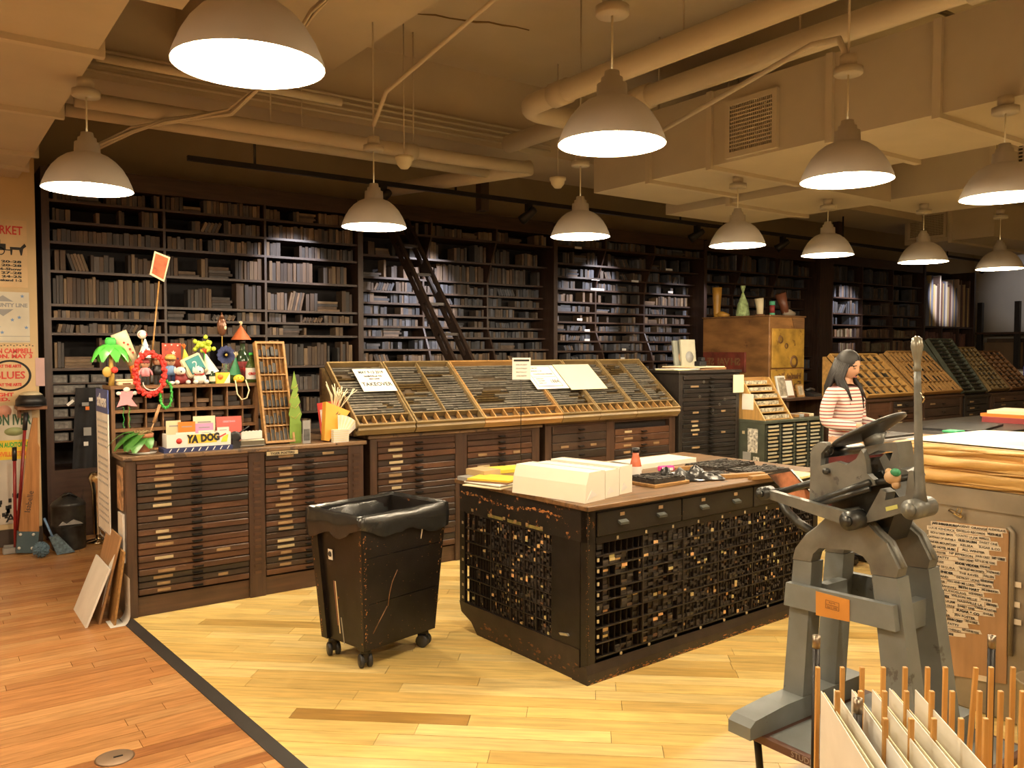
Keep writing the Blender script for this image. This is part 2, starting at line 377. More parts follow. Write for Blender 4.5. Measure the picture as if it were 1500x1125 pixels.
for a in ((3.6, (3.1, 8.3, 2.35), SPOT_W * .8, 'black track spotlight trained on the blocks behind the party hats', 40), (5.3, (4.75, 8.3, 2.2), SPOT_W * 1.5, 'black track spotlight trained on the shelves behind the ladder', 46),
          (7.9, (7.4, 8.3, 2.35), SPOT_W * 1.3, 'black track spotlight trained on the blue-grey blocks past the ladder', 42), (9.6, (8.9, 8.3, 2.1), SPOT_W * .8, 'black track spotlight above the wooden crate', 40),
          (12.9, (12.9, 8.3, 2.2), SPOT_W * 1.0, 'black track spotlight trained on the bookcase behind the person', 46), (15.3, (16.1, 8.3, 2.6), SPOT_W * .9, 'black track spotlight lighting the tall upright boards', 40),
          (17.0, (18.3, 7.4, 2.9), SPOT_W * .16, 'black track spotlight washing the grey right wall', 75)): spot(*a)
# ---------------- pendant lamps
M_shade = mat('shade_enamel', (.47, .43, .36), .45, var=.05); M_shin = mat('shade_inside', (.93, .90, .82), .35, var=.02)
M_bulb = mat('bulb_glow', (1.0, .80, .50), .5, emit=BULB_E)
PR_OUT = [(.012, .30), (.03, .30), (.034, .275), (.045, .272), (.047, .25), (.062, .246), (.064, .192), (.076, .188), (.105, .176), (.140, .150), (.171, .115), (.197, .072), (.215, .03), (.225, 0)]
def make_lamp(label, p, ztop, first=None):
    t = thing('pendant_lamp', label, 'pendant lamp', p, group='white dome pendant lamps')
    if first:
        for c in first.children:
            if c.name.startswith(('shade', 'bulb', 'inner', 'bulb_light', 'lamp_cap')):
                k = c.copy(); COL.objects.link(k); k.parent = t
    else:
        MB().lathe(PR_OUT, n=36, cap=False).build('shade', M_shade, t)
        MB().lathe([(r - .004, z - .003) for r, z in PR_OUT[7:]][::1] and [(.222, 0), (.211, .028), (.193, .068), (.167, .109), (.136, .143), (.10, .168), (.03, .178)], n=36, cap=False).build('inner_liner', M_shin, t)
        MB().ball((0, 0, .085), .042, 14, 10, (1, 1, 1.15)).build('bulb', M_bulb, t)
        ld = bpy.data.lights.new('bulb_light', 'POINT'); ld.energy = LAMP_W; ld.color = LAMP_COL; ld.shadow_soft_size = .03
        lo = bpy.data.objects.new('bulb_light', ld); COL.objects.link(lo); lo.parent = t; lo.location = (0, 0, .005)
    hgt = ztop - p.z
    top = ZC - p.z
    for x0, x1, y0, y1, zz in ((-3.4, .95, -3.1, 3.6, 3.02), (-3.4, .8, -3.1, 8.2, 3.08), (4.9, 6.13, -2.3, 5.8, 3.06), (6.13, 7.4, 4.1, 6, 3.004), (7.4, 8.7, -2.3, 4.7, 3.06)):
        if x0 < p.x < x1 and y0 < p.y < y1: top = min(top, zz - p.z)
    if top < hgt + .06: hgt = top - .06
    MB().cyl((0, 0, .30), (0, 0, hgt - .03), .0045, n=8).build('cord', mat('cord_white', (.7, .65, .5), .5), t)
    MB().lathe([(.001, hgt - .035), (.066, hgt - .035), (.07, hgt - .03), (.07, hgt), (.001, hgt)], n=24).build('canopy_disc', M_shade, t)
    MB().lathe([(.042, hgt), (.042, hgt + .06), (.001, hgt + .06)], n=16).build('junction_box', M_pipe, t)
    if top > hgt + .07: MB().cyl((0, 0, hgt + .05), (0, 0, top), .006, n=8).build('conduit', M_pipe, t)
    return t
LP = [(365, 97, 'white pendant lamp hanging over the oak floor beside the black strip'), (129, 278, 'white pendant lamp hanging before the poster wall end of the bookcase'),
      (548, 333, 'white pendant lamp hanging in front of the ladder top'), (896, 212, 'white pendant lamp above the black composing island corner'),
      (850, 347, 'white pendant lamp above the slanted type cases right of the ladder'), (1240, 265, 'white pendant lamp hanging beside the square duct grille'),
      (1080, 360, 'white pendant lamp hanging before the wooden crate with boots on it'), (1212, 374, 'white pendant lamp hanging above the person in stripes'),
      (1352, 384, 'white pendant lamp hanging before the far bookcase end'), (1464, 394, 'white pendant lamp hanging before the grey right wall, last of its row'),
      (1470, 290, 'white pendant lamp above the tan paper-wrapped stack')]
first = None
for x, y, lab in LP:
    p = PZ(x, y, 2.5); l = make_lamp(lab, p, 3.06, first); first = first or l
for p in ((-.9, 2.5, 2.5), (-.9, 4.9, 2.5), (.9, 0.0, 2.5), (2.6, .1, 2.5), (6.4, 2.3, 2.5), (5.2, .2, 2.5)):
    make_lamp('white pendant lamp of the rows continuing past the room view', Vector(p), 3.06, first)
# ================================================================== BOOKCASES
M_bk = wood('bookcase_wood', (.050, .026, .017), .42, .35, 0, 5)
M_bkv = wood('bookcase_wood_upright', (.046, .024, .016), .42, .35, 2, 5)
M_back = mat('bookcase_back', (.014, .010, .009), .8)
M_blk = mat('type_block', (1, 1, 1), .7, var=.25, scale=3, stretch=(1, 1, .3), objcol=True)
M_blkA = mat('type_block_many', (1, 1, 1), .7, var=.25, scale=14, attr=True)
BY, BB = 8.18, 8.64
PAL_B = [((.150, .095, .060), 'brown'), ((.200, .130, .080), 'light brown'), ((.095, .066, .050), 'dark brown'), ((.250, .170, .100), 'tan'), ((.075, .066, .062), 'charcoal'), ((.13, .11, .10), 'grey-brown')]
PAL_G = [((.085, .090, .108), 'blue-grey'), ((.115, .120, .145), 'pale blue-grey'), ((.055, .057, .066), 'dark grey'), ((.085, .078, .078), 'grey'), ((.15, .105, .075), 'brown'), ((.12, .09, .07), 'dull brown')]
PAL_O = [((.22, .12, .06), 'orange-brown'), ((.16, .09, .05), 'brown'), ((.24, .18, .10), 'tan'), ((.09, .06, .05), 'dark brown')]
BLOCKS = []
def fill(x0, x1, z, hmax, yf, pal, r, where, dens=.9, wr=(.018, .05), lean=.12, hr=(.66, .97)):
    x = x0 + r.uniform(.005, .04); h0 = r.uniform(*hr) * hmax
    while x < x1 - .03:
        if r.random() > dens:
            x += r.uniform(.05, .22); h0 = r.uniform(*hr) * hmax; continue
        k = r.random()
        if k < .035 and x < x1 - .3:      # flat pile
            w = r.uniform(.16, .26); zz = z; n = r.randint(2, 4)
            for i in range(n):
                t = r.uniform(.018, .03)
                if zz + t > z + hmax: break
                c, cn = r.choice(pal); ww = w * r.uniform(.8, 1)
                BLOCKS.append((T(x + ww / 2, yf + .1, zz + t / 2), (ww, .16, t), c, cn, 'lying flat', where)); zz += t + .001
            x += w + .02; continue
        if k < .035 + lean * .25 and x < x1 - .35:    # a run of leaning blocks
            a = r.uniform(12, 38) * r.choice((1, -1)); n = r.randint(3, 7); h = r.uniform(.6, .8) * hmax
            ca, sa = math.cos(math.radians(a)), math.sin(math.radians(abs(a))); w = r.uniform(.02, .03); step = w / ca + .003
            if a < 0: x += h * sa
            for i in range(n):
                if x + (h * sa if a > 0 else 0) + step > x1: break
                c, cn = r.choice(pal); hh = h * r.uniform(.9, 1)
                M = T(x, yf + .09, z) @ R(a, 'Y') @ T(w / 2 if a < 0 else w / 2, 0, hh / 2)
                zmin = min((M @ Vector((sx * w / 2, 0, -hh / 2))).z for sx in (-1, 1)); M = T(0, 0, z + .0005 - zmin) @ M
                BLOCKS.append((M, (w, .15, hh), c, cn, 'leaning', where)); x += step
            if a > 0: x += h * sa
            x += .01; h0 = r.uniform(*hr) * hmax; continue
        w = r.uniform(*wr)
        if r.random() < .07: h0 = r.uniform(*hr) * hmax
        h = min(hmax * .98, h0 * r.uniform(.9, 1.06)); c, cn = r.choice(pal); dy = r.uniform(0, .03)
        if x + w > x1: break
        BLOCKS.append((T(x + w / 2, yf + .085 + dy, z + h / 2), (w, .15, h), c, cn, 'standing upright', where))
        x += w + r.uniform(.0008, .004)
def bookcase(label, x0, x1, zs, cols, pal, rec, seed, where, extra=None, dens=.95, wr=(.018, .05), rp=0.022):
    r = random.Random(seed)
    t = thing('bookcase', label, 'bookcase', (x0, BY, 0), group='dark wooden bookcases along the back wall')
    MB().box(x0, x1, BB, BB + .02, 0, 3.2).build('back_panel', M_back, t, True)
    MB().box(x0 + .001, x0 + .06, BY - .02, BB, 0, 3.22).build('side_panel', M_bkv, t, True)
    MB().box(x0 + .06, x1, BY - .01, BB, 3.08, 3.24).build('cornice', M_bk, t, True)
    MB().box(x0 + .06, x1, BY, BB, 0, .6).build('base_panel', M_bk, t, True)
    front = lambda z: BY + rec(z)
    xs = [x0 + .06] + cols + [x1]
    for k, z in enumerate(zs):
        MB().box(x0 + .06, x1, front(z), BB, z - .022, z).build('shelf', M_bk, t, True)
        ztop = (zs[k - 1] - .022) if k else 3.1
        for c in cols:
            f0, f1 = front(z), front(ztop)
            MB().prism([(f0, z), (BB, z), (BB, ztop), (f1, ztop)], c - .011, c + .011, 'x').build('partition', M_bkv, t, True)
        for j in range(len(xs) - 1):
            if extra and extra(k, j): continue
            pl = pal(k, j) if callable(pal) else pal
            fill(xs[j] + .015, xs[j + 1] - .015, z, (ztop - z) * .96, max(front(z), front(ztop)) + rp, pl, r, (where[j] if isinstance(where, list) else where, k), dens - .06 * r.random(), wr)
    return t
flat = lambda z: 0
def conc(z):
    if z > 2.5: return max(0, .2 * (2.95 - z) / .45)
    if z > 1.9: return .2
    return max(0.02, .2 - .2 * (1.9 - z) / .4)
b1 = bookcase('wide dark bookcase of brown type blocks behind the party hats', .93, 3.87, [2.95, 2.77, 2.59, 2.34, 2.05, 1.93, 1.80, 1.49], [1.93, 2.88], PAL_B, flat, 11,
         ['poster-side column', 'middle column', 'ladder-side column'],
         dens=1.0, wr=(.02, .045))
bookcase('dark bookcase with the ladder leaning on it', 3.87, 6.53, [2.94, 2.69, 2.46, 2.31, 2.18, 2.05, 1.92, 1.80, 1.66, 1.50, 1.32, 1.15], [4.79, 5.68], lambda k, j: PAL_B if k < 3 else (PAL_G if k < 9 else PAL_B), conc, 12, 'ladder bookcase', wr=(.022, .05))
bookcase('dark bookcase of blue-grey blocks between ladder and wooden crate', 6.53, 9.3, [2.97, 2.76, 2.60, 2.45, 2.28, 2.15, 2.02, 1.90, 1.77, 1.64, 1.50, 1.32, 1.15], [7.42, 8.32], lambda k, j: PAL_G if k not in (4, 6) else PAL_B, conc, 13, 'blue-grey bookcase', wr=(.022, .05))
bookcase('dark bookcase partly hidden by the wooden crate', 9.3, 12.0, [2.84, 2.66, 2.49, 2.33, 2.18, 2.03, 1.88, 1.72, 1.55, 1.35, 1.15], [10.2, 11.1], PAL_G, conc, 14, 'crate-side bookcase', wr=(.026, .06))
bookcase('dark bookcase behind the person in the striped top', 12.42, 15.35, [2.81, 2.54, 2.27, 2.08, 1.87, 1.62, 1.38, 1.15], [13.38, 14.35], lambda k, j: PAL_O if k > 3 else PAL_G, flat, 15, 'bookcase behind the person', wr=(.028, .065), dens=.86)
o = thing('bookcase_end_panel', 'broad plain dark wooden panel between two bookcases', 'panel', (12.2, BY, 0))
MB().box(12.005, 12.38, BY - .06, BB, 0, 3.24).build('panel_body', M_bkv, o, True)
MB().box(12.02, 12.36, BY - .08, BY - .06, .6, 3.2).build('panel_face', M_bkv, o, True)
# tall rack of upright boards
rk = thing('upright_board_rack', 'open dark rack holding tall boards on end by the right wall', 'rack', (15.4, BY, 0))
MB().box(15.38, 15.44, BY - .02, BB, 0, 3.3).build('side_panel', M_bkv, rk, True)
MB().box(17.3, 17.36, BY - .02, BB, 0, 3.2).build('side_panel', M_bkv, rk, True)
MB().box(15.44, 17.3, BB, BB + .02, 0, 3.2).build('back_panel', M_back, rk, True)
for z in (1.15, 2.1): MB().box(15.44, 17.3, BY, BB, z - .03, z).build('shelf', M_bk, rk, True)
for x in (16.1, 16.75): MB().box(x - .015, x + .015, BY, BB, 1.15, 2.07).build('partition', M_bkv, rk, True)
r = random.Random(4)
x = 15.5
for i in range(36):
    w = r.uniform(.025, .06)
    if x + w > 17.25: break
    c, cn = r.choice([((.16, .17, .22), 'blue-grey'), ((.45, .33, .16), 'yellow'), ((.5, .38, .30), 'pale pink'), ((.16, .08, .06), 'reddish brown'), ((.10, .06, .045), 'dark brown'), ((.6, .52, .42), 'cream')])
    o = MB().bev(x, x + w, BY + .02, BY + .35, 2.102, 2.102 + r.uniform(.75, 1.0), .003).build('upright_board', M_blk); o.color = (*c, 1)
    tag(o, f'tall {cn} board standing on end in the upper rack by the right wall', 'board', 'upright boards in the tall rack')
    x += w + r.uniform(.003, .03)
x = 15.5
for i in range(30):
    w = r.uniform(.03, .05)
    if x + w > 17.25: break
    if min(abs(x - 16.1), abs(x + w - 16.1), abs(x - 16.75), abs(x + w - 16.75)) < .03: x += .05; continue
    o = MB().bev(x, x + w, BY + .03, BY + .3, 1.152, 1.152 + r.uniform(.7, .85), .003).build('upright_board', M_blk); o.color = (.13, .06, .045, 1)
    tag(o, 'reddish brown board standing on end in the lower rack by the right wall', 'board', 'upright boards in the lower rack')
    x += w + r.uniform(.003, .02)
# small drawer boxes low in the first bookcase
M_box = mat('grey_box', (.10, .095, .09), .6, var=.3, scale=20); r = random.Random(9)
for k, z in enumerate((1.36, 1.27, 1.165, 1.06, .955, .85)):
    MB().box(.965, 1.93, BY + .03, BB, z - .012, z).build('shelf', M_bk, b1, True)
    x = .99
    while x < 1.7:
        w = r.choice((.26, .12, .15))
        t = thing('type_box', 'small grey drawer box with printed front on the low narrow shelves by the posters', 'box', (x, BY + .04, z), group='grey drawer boxes low in the bookcase')
        MB().box(0, w, 0, .22, .0005, .07).build('box_body', M_box, t)
        MB().box(.01, w - .01, -.006, 0, .008, .062).build('box_front', mat('grey_label', (.17, .16, .15), .7, var=.5, scale=30), t)
        x += w + .02
MB().box(1.9, 1.93, BY + .01, BB, .6, 1.468).build('partition', M_bkv, b1, True)
MB().box(2.869, 2.891, BY + .01, BB, .6, 1.468).build('partition', M_bkv, b1, True)
for z in (1.24, 1.02, .8):
    MB().box(1.93, 3.87, BY + .01, BB, z - .022, z).build('shelf', M_bk, b1, True)
    for xa, xb in ((1.95, 2.85), (2.91, 3.85)): fill(xa, xb, z, .2, BY + .03, PAL_B, r, ('ladder-side column', 8), .92, (.02, .045))
ORD = ['top', 'second', 'third', 'fourth', 'fifth', 'sixth', 'seventh', 'eighth', 'ninth', 'tenth', 'eleventh', 'twelfth', 'thirteenth', 'last']
def bscore(b):
    p = pix(b[0].translation)
    if not (60 < p[0] < 1500 and 280 < p[1] < 560): return 0
    hidden = (130 < p[0] < 380 and p[1] > 480) or (p[1] > 535) or (1030 < p[0] < 1180 and p[1] > 460)
    return 0 if hidden else b[1][0] * b[1][2] / p[2] ** 2
sc = sorted(range(len(BLOCKS)), key=lambda i: -bscore(BLOCKS[i])); top = set(sc[:300])
UNIT = MB().bev(-.5, .5, -.5, .5, -.5, .5, .03).mesh('type_block'); UNIT.materials.append(M_blk)
rest = MB()
for i, (M, dm, c, cn, pose, wh) in enumerate(BLOCKS):
    k = rnd.uniform(.5, 1.0); c = tuple(v * k for v in c)
    if i in top:
        o = link('type_block', UNIT); o.matrix_world = M @ Matrix.Diagonal((*dm, 1)); o.color = (*c, 1)
        tag(o, f'{cn} type block {pose} on the {ORD[min(wh[1], 13)]} shelf, {wh[0]}', 'type block', f'type blocks on the {ORD[min(wh[1], 13)]} shelf, {wh[0]}')
    else:
        rest.cur = c; rest.cbox((0, 0, 0), dm, M)
o = stuff(rest.build('type_blocks', M_blkA)); tag(o, 'rows of countless worn type blocks filling the dark bookcases', 'type blocks')
# small white shelf tickets
for (x, y, w) in ((847, 363, 13), (872, 409, 16), (875, 424, 26), (930, 412, 14), (980, 395, 14), (982, 428, 10), (849, 468, 10), (860, 484, 10), (914, 512, 8), (912, 525, 8), (860, 498, 10), (771, 437, 0)):
    if not w: continue
    p = PY(x, y, BY + conc(PY(x, y, BY + .1).z) - .004); s = w / 2 * pix(p)[2] / F
    o = MB().box(p.x - s, p.x + s, p.y - .003, p.y, p.z - .014, p.z + .014).build('shelf_ticket', mat('ticket_white', (.75, .74, .72), .7))
    tag(o, 'small white ticket stuck to a shelf edge right of the ladder', 'ticket', 'white shelf tickets')
# ladder
A = PY(598, 336, 8.1); Bq = PY(690, 533, 7.25); base = A + (Bq - A) * (A.z / (A.z - Bq.z)); X0 = base.x
ld = thing('library_ladder', 'dark wooden ladder leaning against the bookcase', 'ladder', (X0 - .2, base.y, 0))
M_lad = wood('ladder_wood', (.030, .018, .013), .35, .3, 2, 5, coat=.3)
topp = A + (A - base).normalized() * .1
ex = (topp - base)
for xo in (0, -.22):
    rl = MB()
    Mr = T(base.x + xo, base.y, 0) @ ex.to_track_quat('Z', 'Y').to_matrix().to_4x4()
    axx = Mr.to_3x3() @ Vector((1, 0, 0)); L_ = ex.length
    v = ex.normalized(); w = v.cross(Vector((1, 0, 0))).normalized(); u = w.cross(v)
    MM = Matrix(((u.x, w.x, v.x, base.x + xo), (u.y, w.y, v.y, base.y), (u.z, w.z, v.z, 0), (0, 0, 0, 1)))
    rl.box(-.018, .018, -.065, -.025, .03, L_, MM).box(-.018, .018, .025, .065, .03, L_, MM)
    for i in range(9): rl.box(-.018, .018, -.026, .026, .2 + i * L_ / 9.3, .34 + i * L_ / 9.3, MM)
    rl.build('rail', M_lad, ld, True)
for i in range(9):
    p = base + ex * ((i + .7) / 9.6)
    MB().box(p.x - .22, p.x, p.y - .05, p.y + .05, p.z - .014, p.z + .014).build('tread', M_lad, ld, True)
# ================================================================== TYPE CABINETS AND SLANTED CASES
M_cab = wood('cabinet_wood', (.060, .030, .017), .4, .4, 0, 5, wear=(.16, .08, .03), wscale=18, wthr=.70)
M_cabv = wood('cabinet_wood_upright', (.052, .027, .016), .4, .4, 2, 5, wear=(.18, .09, .035), wscale=18, wthr=.69)
M_drw = mat('drawer_wood', (1, 1, 1), .38, var=.35, scale=5, stretch=(.6, 7, 7), objcol=True, wear=(.18, .09, .04), wscale=16, wthr=.72)
M_card = mat('label_card', (.28, .18, .085), .7, var=.15, scale=20); M_cardw = mat('label_card_pale', (.46, .37, .22), .7, var=.1, scale=20)
M_iron = mat('dark_iron', (.022, .020, .018), .35, .7)
M_top = wood('worn_top', (.17, .10, .05), .45, .45, 0, 5, wear=(.05, .03, .02), wscale=10, wthr=.56)
PULL = MB().prism([(-.004, 0), (-.022, -.004), (-.022, -.010), (-.004, -.008)], -.028, .028, 'x').box(-.034, -.028, -.003, 0, -.006, .003).box(.028, .034, -.003, 0, -.006, .003).mesh('pull'); PULL.materials.append(M_iron)
def drawer_front(t, x0, x1, y, z0, z1, col, r, cards=1, pull=True, out=0, labx=None, m=None):
    o = MB().bev(x0, x1, y - .016 - out, y + .02, z0, z1, .004).build('drawer', m or M_drw, t, True); o.color = (*col, 1)
    zc = (z0 + z1) / 2; yy = y - .016 - out
    if pull:
        p = link('pull', PULL, o); p.matrix_parent_inverse = wmat(o).inverted(); p.matrix_basis = T((x0 + x1) / 2 + .01, yy - .0005, zc)
    if cards:
        w = r.uniform(.075, .12); h = min(.019, (z1 - z0) * .45); xc = (labx if labx is not None else x0 + (x1 - x0) * .22) + r.uniform(-.012, .012)
        MB().box(xc - w / 2, xc + w / 2, yy - .004, yy, zc - h / 2, zc + h / 2).build('label_card', r.choice((M_card, M_card, M_cardw)), o, True)
        if r.random() < .15:
            xc = x0 + (x1 - x0) * .75; w *= .8
            MB().box(xc - w / 2, xc + w / 2, yy - .004, yy, zc - h / 2, zc + h / 2).build('label_card', M_card, o, True)
    return o
DCOL = [(.052, .025, .014), (.066, .030, .016), (.044, .024, .015), (.034, .021, .015), (.082, .036, .018), (.024, .017, .013)]
def type_cabinet(label, x0, x1, y0, y1, h, cols, plinth=.12, seed=1, topm=None, group='type cabinets', dcol=DCOL, overh=.02, seams=.003, m=None, mv=None):
    r = random.Random(seed); m = m or M_cab; mv = mv or M_cabv
    t = thing('type_cabinet', label, 'cabinet', (x0, y0, 0), group=group)
    MB().bev(x0 - overh, x1 + overh, y0 - overh, y1, h - .028, h, .004).build('top_board', topm or M_top, t, True)
    MB().box(x0 + .003, x1 - .003, y0 + .012, y1 - .021, 0, plinth).build('plinth', m, t, True)
    MB().box(x0, x1, y1 - .02, y1, plinth, h - .028).build('back_panel', m, t, True)
    MB().box(x0 + .03, x1 - .03, y0 + .05, y1 - .02, plinth, h - .03).build('carcass', M_back, t, True)
    xs = [x0] + [v for c in cols for v in (c[0], c[1])] + [x1]
    for i in range(0, len(xs), 2):
        MB().bev(xs[i], xs[i + 1], y0 - .004, y1 - .02 if i in (0, len(xs) - 2) else y0 + .05, 0, h - .028, .004).build('post', mv, t, True)
    for (a, b, n, *op) in cols:
        zt = h - .05; zb = plinth + .012; hh = (zt - zb) / n; skip = op[0] if op else ()
        MB().box(a, b, y0, y0 + .05, zt, h - .028).build('top_rail', m, t, True)
        for k in range(n):
            if k in skip: continue
            z1 = zt - k * hh
            drawer_front(t, a + .004, b - .004, y0 + .012, z1 - hh + seams, z1 - seams * .3, r.choice(dcol), r, cards=r.random() < (op[1] if len(op) > 1 else .85), out=max(0, r.gauss(0, .006)), pull=hh > .03)
    return t
cA = type_cabinet('long dark drawer cabinet under the party hats with curled paper leaning at its side', 1.04, 2.62, 5.46, 6.2, 1.0, [(1.10, 1.79, 20), (1.90, 2.50, 20)], seed=21)
o = MB().box(1.905, 2.12, 5.428, 5.44, .945, .97).build('name_strip', M_cardw, cA, True)
text('TIGER POSTERS', .021, mat('ink_black', (.02, .018, .016), .7), o, T(2.012, 5.4275, .957) @ FACE_NY, sx=1.15, world=True, bold=.0006)
for cx in (1.845, 2.56):
    b = MB()
    for k in range(18): b.box(cx - .022, cx + .022, 5.45, 5.457, .16 + k * .043, .178 + k * .043)
    o = b.build('notch_strip', M_drw, cA, True); o.color = (.07, .035, .018, 1); stuff(o)
cB = type_cabinet('dark drawer cabinet below the slanted cases, next to the party-hat desk', 2.69, 4.25, 5.5, 6.28, 1.03, [(2.75, 3.42, 18), (3.53, 4.17, 18, (), .15)], seed=22)
cC = type_cabinet('dark drawer cabinet below the slanted cases, next to the tall dark cabinet', 4.31, 5.88, 5.5, 6.28, 1.05, [(4.38, 5.0, 12, (), .3), (5.1, 5.8, 14, (0,))], seed=23)
# ---- slanted racks and cases
S0 = Vector((0, 5.43, 1.075)); SL = math.atan2(.45, .57); cS, sS = math.cos(SL), math.sin(SL); LS = .72
def SM(x, t=0, n=0): return Matrix(((1, 0, 0, x), (0, cS, -sS, S0.y + t * cS - n * sS), (0, sS, cS, S0.z + t * sS + n * cS), (0, 0, 0, 1)))
def PSL(x, y, n=.055):
    nv = Vector((0, -sS, cS)); p0 = S0 + nv * n; d = Vector(ray(x, y)); cpos = Vector((0, 0, H))
    k = (p0 - cpos).dot(nv) / d.dot(nv); return cpos + d * k
def slope_xy(p): return p.x, (p - S0).dot(Vector((0, cS, sS)))
M_tan = wood('tan_case_wood', (.34, .185, .06), .45, .3, 0, 6); M_olive = wood('olive_case_wood', (.20, .135, .055), .5, .3, 0, 6)
M_type = mat('type_metal', (1, 1, 1), .27, .8, .2, 30, attr=True); M_casebed = mat('case_bed', (.06, .038, .018), .7)
def slugs(mb, w, l, r, pitch=.028, x0=.012, brown=.25, zt=.030):
    y = 0; pb = [(r.uniform(0, w), r.uniform(0, l), r.uniform(.05, .13)) for _ in range(3)]
    while y < l - pitch:
        x = x0
        while x < w - .03:
            s = r.choice((r.uniform(.03, .09), r.uniform(.12, .30), r.uniform(.12, .30))); s = min(s, w - .012 - x)
            low = any((x + s / 2 - a) ** 2 + (y - b) ** 2 < c * c for a, b, c in pb) and r.random() < .75
            if r.random() > .06 and not low:
                v = r.uniform(.34, .62); mb.cur = (v, v * .96, v * .84)
                mb.box(x, x + s, y + .004, y + pitch - .010, .006, zt + r.uniform(-.004, .003))
            elif low and r.random() < .8:
                v = r.uniform(.10, .2); mb.cur = (v * 1.3, v * .9, v * .4); mb.box(x, x + s, y + .003, y + pitch - .006, .006, .016)
            x += s + r.uniform(.001, .004)
        y += pitch
def type_case(label, x0, x1, r, m, bins=6, halves=1, fr=.045):
    t = thing('type_case', label, 'type case', (x0, S0.y, S0.z), group='slanted type cases along the counter')
    W = x1 - x0; Mw = SM(x0); h = .05
    MB().box(0, W, 0, LS, -.012, 0, Mw).build('case_bottom', M_casebed, t, True)
    for a in ((0, .014, 0, LS), (W - .014, W, 0, LS), (.014, W - .014, 0, .016), (.014, W - .014, LS - .014, LS)):
        MB().box(*a, 0, h, Mw).build('frame_board', m, t, True)
    MB().box(.014, W - .014, .105, .115, 0, h - .004, Mw).build('frame_board', m, t, True)
    for i in range(1, bins):
        x = W * i / bins; MB().box(x - .005, x + .005, .016, .105, 0, h - .008, Mw).build('bin_divider', M_tan, t, True)
    MB().prism([(-.02, -.03), (.016, -.03), (.016, .035), (-.02, .02)], 0, W, 'x', Mw).build('front_lip', m, t, True)
    b = MB()
    for k in range(halves):
        xa = W * k / halves; sub = MB(); slugs(sub, W / halves - .01, LS - .135, r)
        MM = SM(x0 + xa + .005, .118)
        for v in sub.v: b.v.append(tuple(MM @ Vector(v)))
        off = len(b.v) - len(sub.v); b.f += [tuple(i + off for i in f) for f in sub.f]; b.c += sub.c; b.sm += sub.sm
        if k: MB().box(xa - .005, xa + .005, .115, LS - .014, 0, h - .006, Mw).build('frame_board', m, t, True)
    stuff(b.build('type_lines', M_type, t, True))
    return t
r = random.Random(31)
CB = [(2.56, 3.02, M_olive, 'slanted case of metal type with a takeover notice, next to the party-hat desk', 6, 1), (3.03, 3.64, M_olive, 'slanted case of grey metal type split into two halves', 6, 2),
      (3.645, 4.43, M_tan, 'widest slanted case with tan rim and shining metal type', 7, 1), (4.435, 4.85, M_olive, 'slanted case half covered by the bordered form sheet', 6, 1),
      (4.855, 5.29, M_olive, 'slanted case half covered by a blank cream sheet', 5, 1), (5.295, 5.85, M_olive, 'slanted case at the tall dark cabinet end of the counter', 6, 2)]
for x0, x1, m, lab, bins, hv in CB: type_case(lab, x0, x1, r, m, bins, hv)
st = thing('case_rack', 'long sloping wooden rack that carries the type cases on the counter', 'rack', (2.56, 5.45, 1.03))
for x in (2.575, 3.64, 4.33, 5.83):
    zb = 1.031 if x < 4.28 else 1.051
    MB().prism([(5.49, zb), (6.1, zb), (6.1, 1.51), (6.03, 1.51), (5.49, 1.085)], x - .012, x + .012, 'x').build('end_panel', M_olive, st, True)
MB().box(2.56, 4.27, 5.5, 5.53, 1.031, 1.085).build('front_rail', M_cab, st, True)
MB().box(4.28, 5.84, 5.5, 5.53, 1.051, 1.085).build('front_rail', M_cab, st, True)
MB().box(2.56, 5.84, 6.06, 6.1, 1.30, 1.50).build('back_rail', M_cab, st, True)
# papers on the slope
M_pap = mat('white_paper', (.86, .84, .76), .7, var=.03); M_papc = mat('cream_paper', (.85, .76, .52), .7, var=.04); INK = MATS['ink_black']
def slope_sheet(name, label, cat, corners, m, n=.056, extra=None):
    P = [slope_xy(PSL(*c, n)) for c in corners]; cx = sum(p[0] for p in P) / 4; cy = sum(p[1] for p in P) / 4
    w = (P[1][0] - P[0][0] + P[2][0] - P[3][0]) / 2; h = ((P[0][1] + P[1][1]) - (P[2][1] + P[3][1])) / 2
    M = SM(cx, cy, n); t = thing(name, label, cat, M.translation)
    MB().box(-w / 2, w / 2, -h / 2, h / 2, -.001, .001, M).build('sheet', m, t, True)
    if extra: extra(t, M, w, h)
    return t
def ex1(t, M, w, h):
    for s, sz, yy, sx in (('MAY 9-13 2019', .042, .34, .72), ('NASHVILLE TN', .026, .16, .8), ('FRIDAY & MORE', .014, .04, .8), ('TAKEOVER', .058, -.2, .8)):
        text(s, sz, INK, t, M @ T(.0, yy * h, .0016), sx=sx * w / .26, world=True, bold=.0012)
slope_sheet('takeover_notice', 'white notice reading MAY 9-13 2019 and TAKEOVER on the first case', 'notice', ((517, 541), (565, 540), (581, 572), (532, 574)), M_pap, extra=ex1)
